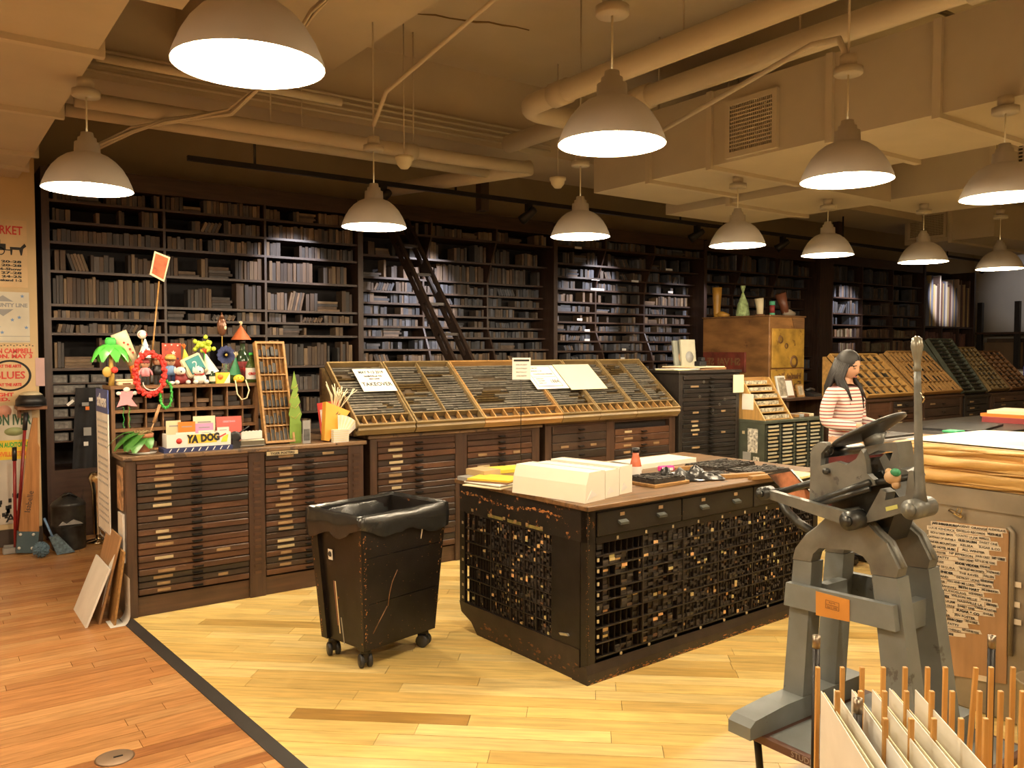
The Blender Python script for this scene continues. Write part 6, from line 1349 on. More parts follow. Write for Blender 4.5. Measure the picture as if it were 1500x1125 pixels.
for k in range(6):
    x = 13.85 + k * .06; o = MB().bev(x, x + .05, 5.66, 5.78, 1.2605, 1.2605 + .14 + .02 * (k % 3), .003).build('paint_jar', M_blk); o.color = ((.1, .1, .4, 1), (.6, .6, .6, 1), (.35, .1, .4, 1), (.05, .05, .06, 1), (.5, .5, .5, 1), (.05, .1, .3, 1))[k]; tag(o, f'{("blue", "white", "purple", "black", "pale grey", "navy")[k]} carton standing in the row on the far bench', 'carton', 'cartons on the far bench')
# shelving by the right wall
t = thing('wall_storage_rack', 'dark storage rack with boards against the right wall', 'rack', (17.5, 7.4, 0))
for x, y in ((17.5, 7.4), (18.25, 7.4), (17.5, 8.1)): MB().box(x, x + .09, y, y + .09, 0, 2.6).build('post', M_tallc, t, True)
for z in (1.3, 2.0): MB().box(17.45, 18.38, 7.35, 8.2, z - .04, z).build('shelf', M_cab, t, True)
for k in range(5): o = MB().bev(17.62 + k * .12, 17.70 + k * .12, 7.5, 8.1, 1.3005, 1.3 + .5 + .08 * (k % 2), .004).build('storage_board', M_blk); o.color = ((.16, .10, .05, 1), (.08, .05, .03, 1), (.22, .14, .07, 1), (.06, .04, .03, 1), (.14, .09, .05, 1))[k]; tag(o, f'{("mid brown", "dark brown", "tan", "blackish", "dull brown")[k]} board on end in the right wall rack', 'board', 'boards in the right wall rack')
# dark stone table in the middle right
dt = thing('dark_stone_table', 'long dark flat imposing table beyond the wrapped paper stack', 'table', (6.9, 3.1, 0)); MB().bev(6.9, 9.6, 3.35, 4.35, .89, .94, .006).build('table_top', mat('dark_slab', (.04, .036, .032), .35, .2, .3, 8), dt, True); MB().box(7.0, 9.5, 3.45, 4.25, 0, .89).build('table_body', M_tallc, dt, True)
slab('black_board', 'thin black board lying askew on the dark table', 'board', quad(Vector((7.75, 3.75, 0)), .9, .5, 12), .02, M_blk2, .9405)
for k, (m, h, a, lab) in enumerate(((M_maroon, .05, 5, 'dark red portfolio at the bottom of the pile on the dark table'), (M_orange, .03, -4, 'orange-tan folder in the pile on the dark table'), (M_papc, .03, 8, 'cream papers topping the pile on the dark table'))): slab('portfolio', lab, 'portfolio', quad(Vector((8.95, 3.72, 0)), .75 - .1 * k, .5, a), h, m, .9405 + [0, .0505, .081][k], 'portfolio pile on the dark table')
# ================================================================== RED WORK TABLE AND PERSON
rt_ = thing('red_work_table', 'low red-sided work table in front of the person', 'table', (5.3, 3.0, 0)); MB().bev(5.25, 6.5, 2.95, 3.52, .955, .985, .005).build('table_top', M_tan, rt_, True); MB().box(5.3, 6.45, 3.0, 3.48, .4, .955).build('red_apron', pm('red_panel', (.10, .012, .010)), rt_, True)
for x, y in ((5.3, 3.0), (6.39, 3.0), (5.3, 3.42), (6.39, 3.42)): MB().box(x, x + .06, y, y + .06, 0, .4).build('leg', M_maroon, rt_, True)
t = thing('green_lidded_tub', 'small tub with bright green lid on the red table', 'tub', (6.3, 3.1, .9855)); MB().bev(-.06, .06, -.05, .05, 0, .05, .006).build('tub', M_glass_c, t); MB().bev(-.065, .065, -.055, .055, .05, .065, .004).build('lid', pm('lid_green', (.05, .45, .2)), t)
o = thing('type_galley', 'steel galley tray of type under the hands on the red table', 'tray', (5.9, 3.38, .9855)); MB().bev(-.26, .26, -.12, .12, 0, .02, .003).build('tray', M_grey, o); MB().bev(-.22, .2, -.09, .08, .02, .035, .003).build('type_matter', M_form, o)
def skin_mesh(chains, sub=2):
    me = bpy.data.meshes.new('sk'); V = []; E_ = []; Rr = []; idx = {}
    for ch in chains:
        prev = None
        for (p, rad) in ch:
            key = tuple(round(c, 4) for c in p)
            if key not in idx: idx[key] = len(V); V.append(p); Rr.append(rad)
            i = idx[key]
            if prev is not None: E_.append((prev, i))
            prev = i
    me.from_pydata(V, E_, []); o = bpy.data.objects.new('sk', me); COL.objects.link(o); sm = o.modifiers.new('s', 'SKIN'); sm.use_smooth_shade = True
    for i, v in enumerate(me.skin_vertices[0].data): v.radius = (Rr[i], Rr[i]) if not isinstance(Rr[i], tuple) else Rr[i]; v.use_root = i == 0
    ss = o.modifiers.new('u', 'SUBSURF'); ss.levels = sub; ss.render_levels = sub
    dg = bpy.context.evaluated_depsgraph_get(); out = bpy.data.meshes.new_from_object(o.evaluated_get(dg)); bpy.data.objects.remove(o); bpy.data.meshes.remove(me)
    mb = MB(); mb.add([v.co[:] for v in out.vertices], [tuple(p.vertices) for p in out.polygons], True); bpy.data.meshes.remove(out); return mb
def merge(a, b): 
    off = len(a.v); a.v += b.v; a.f += [tuple(i + off for i in f) for f in b.f]; a.c += b.c; a.sm += b.sm; return a
pe = thing('person', 'person in a red-striped long-sleeved top working at the red table', 'person', (5.91, 3.74, 0))
hand = {}
arms = {-1: [((-.165, .01, 1.315), .052), ((-.205, .03, 1.20), .046), ((-.215, .03, 1.09), .04), ((-.185, -.09, 1.075), .034), ((-.145, -.20, 1.075), .026), ((-.135, -.235, 1.072), .024)],
        1: [((.165, .01, 1.315), .052), ((.205, .02, 1.20), .046), ((.21, .0, 1.09), .04), ((.16, -.11, 1.075), .034), ((.095, -.20, 1.078), .026), ((.08, -.235, 1.075), .024)]}
body = skin_mesh([[((0, 0, .90), .135), ((0, 0, 1.02), .115), ((0, 0, 1.14), .112), ((0, .005, 1.27), .125), ((0, .015, 1.355), .075), ((0, .005, 1.40), .05), ((0, -.012, 1.46), .05)],
                  [((0, .005, 1.27), .125)] + arms[-1], [((0, .005, 1.27), .125)] + arms[1],
                  [((0, 0, .90), .135), ((-.085, 0, .82), .088), ((-.09, 0, .48), .056), ((-.09, .015, .10), .040), ((-.09, -.03, .035), .034), ((-.09, -.12, .03), .028)],
                  [((0, 0, .90), .135), ((.085, 0, .82), .088), ((.09, 0, .48), .056), ((.09, .015, .10), .040), ((.09, -.03, .035), .034), ((.09, -.12, .03), .028)]])
for s in (-1, 1):   # palm and five fingers, curled
    w = Vector(arms[s][-1][0]); d = (w - Vector(arms[s][-2][0])).normalized(); sd_ = Vector((d.y, -d.x, 0)).normalized() * -s; palm = w + d * .045
    merge(body, skin_mesh([[(tuple(w), .022), (tuple(w + d * .025), (.03, .017)), (tuple(palm), (.032, .015))]], 1))
    for k, (off, ln_) in enumerate(((-.026, .048), (-.009, .056), (.009, .052), (.025, .042))):
        b0 = palm + sd_ * off; b1 = b0 + d * ln_ * .55 + Vector((0, 0, -.004)); b2 = b1 + d * ln_ * .4 + Vector((0, 0, -.016))
        merge(body, skin_mesh([[(tuple(b0 - d * .01), .0085), (tuple(b1), .0078), (tuple(b2), .0062)]], 1))
    b0 = w + d * .015 + sd_ * -.024; merge(body, skin_mesh([[(tuple(b0), .0095), (tuple(b0 + d * .028 - sd_ * .016), .0085), (tuple(b0 + d * .05 - sd_ * .014 + Vector((0, 0, -.006))), .007)]], 1))
HM = T(0, -.018, 1.525) @ R(-4, 'Z') @ R(18, 'X')
def fh(u, v):
    a = 2 * PI * u; th = PI * v; st = math.sin(th); x = .072 * st * math.cos(a); y = .09 * st * math.sin(a); z = .112 * math.cos(th)
    if z < 0: x *= 1 - .28 * (z / .112) ** 2; y *= 1 - .1 * (z / .112) ** 2
    if y < 0:
        y -= .020 * math.exp(-(x / .012) ** 2 - ((z + .016) / .022) ** 2); y -= .007 * math.exp(-(x / .022) ** 2 - ((z + .062) / .012) ** 2); y -= .010 * math.exp(-(x / .025) ** 2 - ((z + .095) / .015) ** 2)
        y += .009 * (math.exp(-((x - .03) / .016) ** 2 - ((z - .012) / .014) ** 2) + math.exp(-((x + .03) / .016) ** 2 - ((z - .012) / .014) ** 2))
    return HM @ Vector((x, y, z))
hd = MB().grid(fh, 28, 22); merge(body, hd)
for s in (-1, 1): e = MB().ball((0, 0, 0), .02, 10, 8, (.35, .7, 1.3)); e.v = [tuple(HM @ (Vector(v) + Vector((s * .072, .008, -.005)))) for v in e.v]; merge(body, e)
body.build('body', pm('person_skin', (.56, .31, .19), .5), pe)
for s in (-1, 1):
    MB().tube([HM @ Vector((s * .03 + x, -.084 + abs(x) * .3, .008 - abs(x) * .1)) for x in (-.014, 0, .014)], .0028, 5).build('eye', M_blk2, pe)
    MB().tube([HM @ Vector((s * .031 + x, -.087 + abs(x) * .35, .032 - abs(x) * .2)) for x in (-.018, 0, .018)], .0032, 5).build('eyebrow', M_blk2, pe)
MB().tube([HM @ Vector((x, -.093 + abs(x) * .5, -.060)) for x in (-.02, 0, .02)], .004, 5).build('mouth', pm('lips', (.45, .13, .10)), pe)
def fhair(u, v):
    a = 2 * PI * u; th = PI * .56 * v; st = math.sin(th); return HM @ Vector((.083 * st * math.cos(a), .012 + .10 * st * math.sin(a) * (1 if math.sin(a) > 0 else .93), .022 + .105 * math.cos(th)))
hr = MB().grid(fhair, 24, 8)
rr6 = random.Random(2)
for i in range(30):   # long locks over shoulders and back
    a = math.radians(-32 + 244 * i / 29); x = .078 * math.cos(a); y = .014 + .094 * math.sin(a); fr = math.sin(a) < .05; s = 1 if x > 0 else -1
    p0 = HM @ Vector((x * .92, y, .03)); p1 = HM @ Vector((x * 1.1, y + .006, -.09)); p2 = Vector((p1.x * 1.05 + s * .01, p1.y + (-.045 if fr else .035), 1.36)); p3 = Vector((p2.x + rr6.uniform(-.01, .01), p2.y + (-.045 if fr else .02), 1.24 + rr6.uniform(-.05, .03)))
    hr.tube([p0, p1, p2, p3], [.014, .019, .017, .005], 6)
hr.build('hair', mat('dark_hair', (.010, .008, .007), .6, var=.3, scale=30, stretch=(4, 4, 1)), pe)
ms = bpy.data.materials.new('striped_jersey'); ms.use_nodes = True; nt_ = ms.node_tree; tcn = nt_.nodes.new('ShaderNodeTexCoord'); sx_ = nt_.nodes.new('ShaderNodeSeparateXYZ'); nt_.links.new(tcn.outputs['Object'], sx_.inputs[0])
m1 = nt_.nodes.new('ShaderNodeMath'); m1.operation = 'MULTIPLY'; m1.inputs[1].default_value = 38; nt_.links.new(sx_.outputs[2], m1.inputs[0]); m2 = nt_.nodes.new('ShaderNodeMath'); m2.operation = 'FRACT'; nt_.links.new(m1.outputs[0], m2.inputs[0])
m3 = nt_.nodes.new('ShaderNodeMath'); m3.operation = 'GREATER_THAN'; m3.inputs[1].default_value = .66; nt_.links.new(m2.outputs[0], m3.inputs[0]); m4 = nt_.nodes.new('ShaderNodeMath'); m4.operation = 'MULTIPLY'; m4.inputs[1].default_value = 19; nt_.links.new(sx_.outputs[2], m4.inputs[0]); m5 = nt_.nodes.new('ShaderNodeMath'); m5.operation = 'FRACT'; nt_.links.new(m4.outputs[0], m5.inputs[0])
m6 = nt_.nodes.new('ShaderNodeMath'); m6.operation = 'GREATER_THAN'; m6.inputs[1].default_value = .5; nt_.links.new(m5.outputs[0], m6.inputs[0]); mxa = nt_.nodes.new('ShaderNodeMix'); mxa.data_type = 'RGBA'; nt_.links.new(m6.outputs[0], mxa.inputs[0]); mxa.inputs[6].default_value = (.55, .10, .07, 1); mxa.inputs[7].default_value = (.22, .10, .12, 1)
mxb = nt_.nodes.new('ShaderNodeMix'); mxb.data_type = 'RGBA'; nt_.links.new(m3.outputs[0], mxb.inputs[0]); mxb.inputs[6].default_value = (.80, .74, .68, 1); nt_.links.new(mxa.outputs[2], mxb.inputs[7]); nt_.links.new(mxb.outputs[2], nt_.nodes['Principled BSDF'].inputs['Base Color']); nt_.nodes['Principled BSDF'].inputs['Roughness'].default_value = .85
g = .010
sh = skin_mesh([[((0, 0, .86), .15), ((0, 0, 1.02), .128), ((0, 0, 1.14), .124), ((0, .005, 1.27), .137), ((0, .015, 1.345), .085)]] + [[((0, .005, 1.27), .137)] + [(p, rd + g) for p, rd in arms[s][:5]] for s in (-1, 1)])
sh.build('striped_top', ms, pe)
skin_mesh([[((0, 0, .9), .142), ((-.085, 0, .82), .098), ((-.09, 0, .48), .068), ((-.09, .015, .09), .055)], [((0, 0, .9), .142), ((.085, 0, .82), .098), ((.09, 0, .48), .068), ((.09, .015, .09), .055)]]).build('trousers', pm('dark_jeans', (.02, .022, .03), .8), pe)
for s in (-1, 1): MB().bev(s * .09 - .045, s * .09 + .045, -.17, .07, 0, .07, .02).build('shoe', M_blk2, pe)
# ================================================================== HAND-LEVER PRESS ON ITS GREY STAND
XN, DX = 2.75, .21
M_cast = mat('cast_iron', (.155, .16, .145), .40, .25, .3, 9, wear=(.08, .08, .075), wscale=6, wthr=.66); M_castd = mat('cast_iron_dark', (.05, .052, .05), .34, .55, .3, 10); M_stand = mat('grey_paint', (.17, .19, .19), .55, 0, .15, 7, wear=(.09, .09, .085), wscale=5, wthr=.64)
def yz(pts, X): return [(lambda v: (v.y, v.z))(PX(x, y, X)) for x, y in pts]
def plate(pts, X, th, M=None): return MB().prism(yz(pts, X), X, X + th, 'x')
stn = thing('press_stand', 'grey painted timber stand with splayed legs under the iron press', 'stand', (XN, 1.5, .22))
leg1 = [(1162, 820), (1189, 824), (1176, 1029), (1147, 1026)]; leg3 = [(1277, 842), (1314, 848), (1346, 1094), (1299, 1088)]
for nm, pts in (('leg', leg1), ('leg', leg3)):
    P = yz(pts, XN); zb = min(p[1] for p in P); P = [(y, .315 if z < .5 else z) for y, z in P]
    for xo in (0, DX): MB().prism(P, XN + xo, XN + xo + .075, 'x').build(nm, M_stand, stn, True)
rail = [(1151, 853), (1308, 888), (1312, 926), (1148, 886)]; P = yz(rail, XN - .03)
for X in (XN - .03, XN + DX + .076): MB().prism(P, X, X + .029, 'x').build('side_rail', M_stand, stn, True)
yA, yB = P[0][0], P[1][0]; zr = P[0][1]
for y in (yA - .07, yB + .05): MB().box(XN + .0755, XN + DX - .0005, y - .04, y, zr - .1, zr - .002).build('cross_rail', M_stand, stn, True)
MB().box(XN + .08, XN + DX - .005, yB + .06, yA - .12, zr - .10, zr - .085).build('inner_shelf', M_castd, stn, True)
lb = [(1195, 866), (1244, 879), (1244, 911), (1195, 901)]; o = plate(lb, XN - .033, .0028).build('orange_label', pm('label_orange', (.62, .27, .05)), stn, True)
pc = PX(1219, 887, XN - .034); bd_ = MB()
for a in ((-.028, .028, .014, .0155), (-.028, .028, -.0155, -.014), (-.028, -.0265, -.014, .014), (.0265, .028, -.014, .014)): bd_.box(pc.x - .0004, pc.x, pc.y + a[0], pc.y + a[1], pc.z + a[2], pc.z + a[3])
bd_.build('label_border', M_brown, o, True)
for i, s in enumerate(('Built By', 'Lowell House', 'July 5, 1990')): text(s, .0085, M_brown, o, T(pc.x - .0006, pc.y, pc.z + .008 - i * .0085) @ FACE_NX, world=True, ext=.0002)
for y in (sum(p[0] for p in yz(leg1, XN)[2:]) / 2, sum(p[0] for p in yz(leg3, XN)[2:]) / 2):
    MB().prism([(2.43, .235), (3.16, .235), (3.16, .315), (2.64, .315), (2.46, .30), (2.43, .28)], y - .05, y + .05, 'y').build('sled_foot', M_stand, stn, True)
    
dl = thing('low_dolly', 'low brown plank platform with black metal legs under the press stand', 'platform', (2.7, 1.6, 0))
MB().bev(2.50, 3.2, 1.28, 2.02, .20, .234, .004).build('plank', mat('brown_board', (.10, .045, .03), .6, var=.3), dl, True)
MB().box(2.52, 3.18, 1.30, 1.88, .2342, .2349).build('grey_mat', M_stand, dl, True)
text('STUDIO', .03, mat('faded_paint', (.3, .24, .2), .8), dl, T(2.4995, 1.72, .217) @ FACE_NX, world=True)
for x, y in ((2.54, 1.95), (3.14, 1.95), (2.54, 1.34), (3.14, 1.34)): MB().cyl((x, y, .2), (x + (.03 if x < 2.8 else -.03), y, 0), .014, n=8).build('metal_leg', M_black, dl, True)
# ---- the press
pr_ = thing('hand_press', 'old grey cast-iron hand-lever printing press with round ink disc', 'printing press', (XN, 1.7, .85))
arch = [(1161, 819), (1165, 803), (1177, 787), (1192, 776), (1207, 762), (1225, 752), (1250, 748), (1268, 765), (1282, 781), (1298, 796), (1309, 819), (1316, 834), (1313, 847), (1276, 841), (1273, 827), (1264, 815), (1245, 806), (1220, 804), (1200, 803), (1191, 811), (1188, 823)]
A_ = yz(arch, XN)
for xo in (0, DX): MB().prism(A_, XN + xo, XN + xo + .06, 'x').build('arched_frame', M_cast, pr_, True)
for xo in (0, DX):   # rim bead along the arch
    rimp = [(XN + xo + .03, y, z) for y, z in A_[:12]]; MB().tube(rimp, [.012] * 12, 8).build('frame_rim', M_cast, pr_, True)
def prt(name, pts, X, th, m=None): return plate(pts, X, th).build(name, m or M_cast, pr_, True)
MB().prism(yz([(1212, 765), (1220, 730), (1262, 700), (1290, 690), (1318, 730), (1296, 795), (1268, 790), (1235, 800)], XN + .06), XN + .061, XN + DX - .001, 'x').build('body_casting', M_castd, pr_, True)
prt('platen', [(1187, 665), (1190, 655), (1199, 648), (1209, 648), (1212, 653), (1203, 664), (1202, 682), (1225, 676), (1240, 681), (1254, 672), (1262, 658), (1268, 673), (1270, 694), (1280, 703), (1282, 711), (1190, 735), (1186, 733)], XN - .02, .03)
MB().prism(yz([(1190, 690), (1264, 672), (1270, 705), (1192, 732)], XN + .01), XN + .011, XN + DX + .03, 'x').build('platen_back', M_castd, pr_, True)
for k, off in enumerate((0, 9)): 
    a, b = PX(1190, 737 + off * .5, XN - .03), PX(1274, 706 + off, XN - .03); MB().cyl(a, b, .012, n=8).build('slide_bar', M_castd, pr_, True)
# yoke and ink-disc neck
prt('top_yoke', [(1256, 668), (1266, 655), (1288, 650), (1313, 648), (1317, 672), (1318, 686), (1330, 690), (1334, 700), (1310, 700), (1296, 690), (1288, 672), (1296, 664), (1303, 676), (1308, 662), (1286, 660), (1268, 668)], XN + .05, .10)
MB().cyl(PX(1280, 655, XN + .1), PX(1279, 634, XN + .1), .030, .045, 16).build('disc_neck', M_cast, pr_, True)
dc = PX(1273, 631, XN + .1); sc_ = (dc - Vector((0, 0, H))).dot(Vector(FW)) / F
rt, up_, fw = Vector(RT), Vector(UP), Vector(FW); a_ = math.radians(21); m_ax = rt * math.cos(a_) + up_ * math.sin(a_); nrm_ = (-rt * math.sin(a_) + up_ * math.cos(a_)) * math.cos(math.radians(19)) + fw * math.sin(math.radians(19)); b_ax = nrm_.cross(m_ax)
MD = Matrix(((m_ax.x, b_ax.x, nrm_.x, dc.x), (m_ax.y, b_ax.y, nrm_.y, dc.y), (m_ax.z, b_ax.z, nrm_.z, dc.z), (0, 0, 0, 1))); rd = 56 * sc_
MB().lathe([(.001, -.028), (rd * .35, -.024), (rd * .9, -.006), (rd, -.002), (rd, .006), (rd * .96, .010), (.001, .010)], n=40, M=MD).build('ink_disc', mat('disc_steel', (.045, .046, .044), .45, .3, .3, 6), pr_, True)
# crank rod with knobs, lever and hub
XR_ = XN - .055
e0, e1 = PX(1122, 722, XR_), PX(1249, 762, XR_)
dv = (e1 - e0).normalized(); pv = Vector((0, -dv.z, dv.y))
MB().prism([(e0.y + pv.y * .016, e0.z + pv.z * .016), (e1.y + pv.y * .024, e1.z + pv.z * .024), (e1.y - pv.y * .024, e1.z - pv.z * .024), (e0.y - pv.y * .016, e0.z - pv.z * .016)], XR_ - .012, XR_ + .018, 'x').build('crank_rod', M_cast, pr_, True)
for c, rr_ in ((e0, .026), (e1, .034)): MB().cyl((XR_ - .03, c.y, c.z), (XR_ + (.03 if rr_ < .03 else .05), c.y, c.z), rr_, n=18).cyl((XR_ - .045, c.y, c.z), (XR_ - .03, c.y, c.z), rr_ * .55, n=12).build('rod_knuckle', M_castd, pr_, True)
MB().cyl((XR_ + .03, e0.y, e0.z), (XN + DX + .06, e0.y, e0.z), .011, n=10).build('cross_shaft', M_castd, pr_, True)
a, b = PX(1140, 722, XN + .02), PX(1220, 698, XN + .0); MB().cyl(a, b, .013, n=8).build('link_arm', M_castd, pr_, True)
MB().tube([PX(1140, 724, XN + .1), PX(1152, 748, XN + .1), PX(1170, 766, XN + .1), PX(1190, 778, XN + .06)], [.016, .018, .018, .016], 8).build('curved_arm', M_castd, pr_, True)
prt('lower_beam', [(1262, 768), (1278, 738), (1290, 716), (1298, 722), (1296, 733), (1326, 726), (1331, 690), (1338, 690), (1341, 735), (1342, 754), (1318, 752), (1292, 760)], XN - .02, .06)
o = prt('brand_plate', [(1297, 743), (1314, 739), (1315, 745), (1298, 749)], XN - .0225, .002, pm('plate_yellow', (.50, .52, .15)))
hb = PX(1347, 744, XN + .0)
MB().cyl((XN - .06, hb.y, hb.z), (XN + .06, hb.y, hb.z), .034, n=22).cyl((XN - .075, hb.y, hb.z), (XN - .06, hb.y, hb.z), .022, n=18).build('lever_hub', M_cast, pr_, True)
tp = PX(1343, 492, XN + .0)
MB().tube([(XN, hb.y + (tp.y - hb.y) * t, hb.z + (tp.z - hb.z) * t) for t in (0, .1, .25, .5, .72, .80)], [.030, .021, .0155, .0130, .0118, .0110], 12).build('lever_shaft', M_cast, pr_, True)
MB().tube([(XN, hb.y + (tp.y - hb.y) * t, hb.z + (tp.z - hb.z) * t) for t in (.79, .81, .83, .88, .94, .985, 1.0)], [.010, .015, .010, .014, .020, .016, .005], 14).build('lever_grip', mat('grip_wood', (.17, .16, .12), .3, .3), pr_, True)
lg_ = PX(1349, 575, XN - .02); MB().tube([lg_, lg_ + Vector((0, -.012, -.02)), lg_ + Vector((0, -.006, -.035))], .003, 6).build('hook', Mch, pr_, True)
MB().cyl(PX(1274, 709, XN), PX(1336, 698, XN), .012, n=10).build('roller_rod', M_castd, pr_, True)
k0 = PX(1308, 699, XN - .01); MB().ball(k0, .028, 12, 8, (.8, 1.1, .9)).ball(k0 + Vector((0, -.012, -.024)), .016, 10, 6).ball(k0 + Vector((0, .016, .018)), .012, 8, 6).build('cloth_wad', pm('wad_beige', (.48, .32, .17)), pr_, True)
k1 = PX(1312, 692, XN - .025); MB().ball(k1, .016, 10, 6, (.6, 1.2, .9)).build('green_band', pm('band_green', (.03, .22, .10)), pr_, True)
c = PX(1219, 658, XN + .06); MB().cyl((XN + .0, c.y, c.z - .01), (XN + DX + .04, c.y, c.z - .01), .02, n=12).build('ink_roller', M_castd, pr_, True); MB().ball((XN + .02, c.y - .01, c.z), .02, 10, 6).build('roller_knob', M_castd, pr_, True)
c = PX(1212, 690, XN - .02); MB().cyl((XN - .035, c.y, c.z), (XN - .02, c.y, c.z), .012, n=10).build('bolt', M_castd, pr_, True)
# feed board with a print
q4 = [PX(x, y, XN + .2) for x, y in ((1124, 694), (1158, 688), (1196, 730), (1166, 742))]; nn = (q4[1] - q4[0]).cross(q4[3] - q4[0]).normalized() * .012
def quadslab(q, n_): return MB().add(list(q) + [v + n_ for v in q], [(0, 1, 2, 3), (4, 7, 6, 5), (0, 4, 5, 1), (1, 5, 6, 2), (2, 6, 7, 3), (3, 7, 4, 0)])
cam_dir = Vector((0, 0, H)) - q4[0]
if nn.dot(cam_dir) > 0: nn = -nn
fb = quadslab([v for v in q4], nn).build('feed_board', M_castd, pr_, True); cc = sum(q4, Vector()) / 4; quadslab([cc + (v - cc) * .9 - nn * .06 for v in q4], nn * .05).build('print_sheet', mat('warm_print', (.34, .13, .06), .5, var=.8, scale=14), fb, True)
slab('yellow_sheet_pile', 'pale yellow sheets on the island behind the press', 'paper', quad(PZ(1168, 697, IH), .20, .16, 8), .012, pm('pale_yellow', (.75, .66, .30)), IZ)
# ================================================================== PAPER CABINET WITH WRAPPED STACK
KX = 3.9
kc = thing('paper_cabinet', 'grey metal cabinet with a cardboard sheet of pasted name strips', 'cabinet', (KX, 1.5, 0)); M_steel = mat('worn_steel', (.26, .22, .16), .45, .35, .2, 5, wear=(.20, .11, .05), wscale=7, wthr=.66)
MB().bev(KX, KX + .95, .75, 2.12, .0, 1.02, .008).build('body', M_steel, kc, True); MB().box(KX - .012, KX, .75, 2.12, .93, 1.02).build('top_band', M_steel, kc, True)
fr4 = yz([(1372, 762), (1478, 775), (1474, 1002), (1370, 985)], KX - .004); MB().prism(fr4, KX - .006, KX - .0005, 'x').build('cardboard_sheet', M_cardb, kc, True)
p1_, p2_ = PX(1484, 780, KX - .01), PX(1480, 960, KX - .01); MB().tube([(KX - .012, p1_.y + .02, p1_.z + .02), (KX - .012, p1_.y, p1_.z), (KX - .012, p2_.y, p2_.z)], .012, 8).build('edge_tube', M_steel, kc, True)
cl_ = PX(1400, 752, KX - .02); MB().cyl(cl_ + Vector((0, .03, .012)), cl_ + Vector((0, -.03, -.012)), .009, n=10).build('binder_clip', Mch, kc, True); MB().tube([cl_ + Vector((0, .0, .0)), cl_ + Vector((-.01, -.015, .03)), cl_ + Vector((-.005, -.03, .028)), cl_ + Vector((0, -.02, -.006))], .003, 6).build('clip_wire', Mch, kc, True)
NM = ['JAKE SHIMABUKURO', 'AGENT ORANGE', 'AUDIOSLAVE', 'LUCIE KENDRICK', 'EXCELLO RECORDS', 'WILSON MILLIE', 'RICH & TAREK SIMON', 'COUNTRY LA JAM', 'NASHVILLE LA', 'GATEWAY OF GUITAR 4', 'KELSEA BALLERINI', 'SWEET ONE', 'YONDER MOUNTAIN', 'KELSEA', 'SUGAR & CO', 'RED HOTEL MUSIC', 'ALL WINTER', 'JEN FOSTER', 'NP JEFFERSON', 'JOHN CRIST', 'DUST & COBBLEY', 'PATTY', 'CONNY CHESNEY', 'RUSTY & LIKE NEIL YOUNG', 'KISS', 'EDDIE VEDDER', 'SECOND HAND RAY', 'TOM SEGURA', 'THE TALLEST MAN ON EARTH', 'THE TALLEST MAN ON EARTH', 'TODD SNIDER', 'THE RAVES', 'FALLEN', 'LA BAND', 'DETROIT LIONS', 'ROSS MOUNTAINS', 'PITTSBURGH STEELERS', 'YOU AND ME LORD', 'CASH UNLIMITED', 'SEATTLE SEAHAWKS', 'BETH HART']
r = random.Random(15); k = 0; M_strip = mat('strip_paper', (.66, .56, .42), .7, var=.08); yy0, yy1 = 764, 930
for row in range(24):
    y = yy0 + (yy1 - yy0) * row / 24; x = 1356 + r.uniform(0, 8) + (14 if row > 20 else 0); end = 1474 - r.uniform(0, 26) - (28 if row > 18 else 0)
    while x < end - 14:
        w = r.uniform(22, 46); w = min(w, end - x)
        ya = y + (x - 1372) * .11
        P = yz([(x, ya), (x + w, ya + w * .11 + r.uniform(-1, 1)), (x + w + r.uniform(-1, 3), ya + w * .11 + 6.2), (x, ya + 6.4)], KX - .007)
        s_ = MB().prism(P, KX - .0075 - .0004 * (k % 4), KX - .0062, 'x').build('name_strip', M_strip, kc, True)
        yc = sum(p[0] for p in P) / 4; zc = sum(p[1] for p in P) / 4; nm = NM[k % len(NM)]; wy = abs(P[1][0] - P[0][0])
        tl = text(nm, .0145, INK, s_, T(KX - .0093, yc, zc) @ FACE_NX @ R(2.0, 'Z'), world=True, ext=.0002, sx=min(1.2, wy * .92 / (len(nm) * .0083)), bold=.0003 + (.0005 if k % 5 == 0 else 0))
        k += 1; x += w + r.uniform(-1, 1.5)
for (x, y, w) in ((1388, 986, 10), (1430, 988, 26), (1478, 850, 18), (1480, 880, 14), (1478, 905, 18)):
    P = yz([(x, y), (x + w, y + w * .2), (x + w, y + w * .2 + 8), (x, y + 8)], KX - .007); MB().prism(P, KX - .0085, KX - .0062, 'x').build('name_strip', M_strip, kc, True)
ks = thing('wrapped_paper_stack', 'tall pile of paper wrapped in creased brown kraft on the grey cabinet', 'paper stack', (KX, 1.5, 1.02)); M_kraft = mat('kraft_paper', (.60, .37, .125), .5, var=.16, scale=4, stretch=(1, .8, 3), bump=.8)
r = random.Random(4); z = 1.0205
for i in range(6):
    h = (.022, .05, .018, .046, .03, .018)[i]; xo = (-.01, -.045, -.02, -.05, -.03, -.035)[i]; ph = r.uniform(0, 6)
    def fk(u, v, z=z, h=h, xo=xo, ph=ph):   # rounded front edge with creases
        y = .9 + 1.3 * u; a = PI * (v - .5); b_ = .016 + .012 * math.sin(y * 7 + ph) * math.sin(y * 3.1 + ph); return (KX + xo + .02 - b_ * math.cos(a) + .009 * math.sin(y * 11 + ph * 2 + v * 4) + .004 * math.sin(y * 31 + v * 7), y, z + h * .5 + h * .5 * math.sin(a) + .010 * math.sin(y * 4 + ph) * math.cos(a))
    m = MB().grid(fk, 40, 6); m.box(KX + xo + .018, KX + .85, .9, 2.2, z, z + h); m.build('wrapped_pack', M_kraft, ks, True); z += h
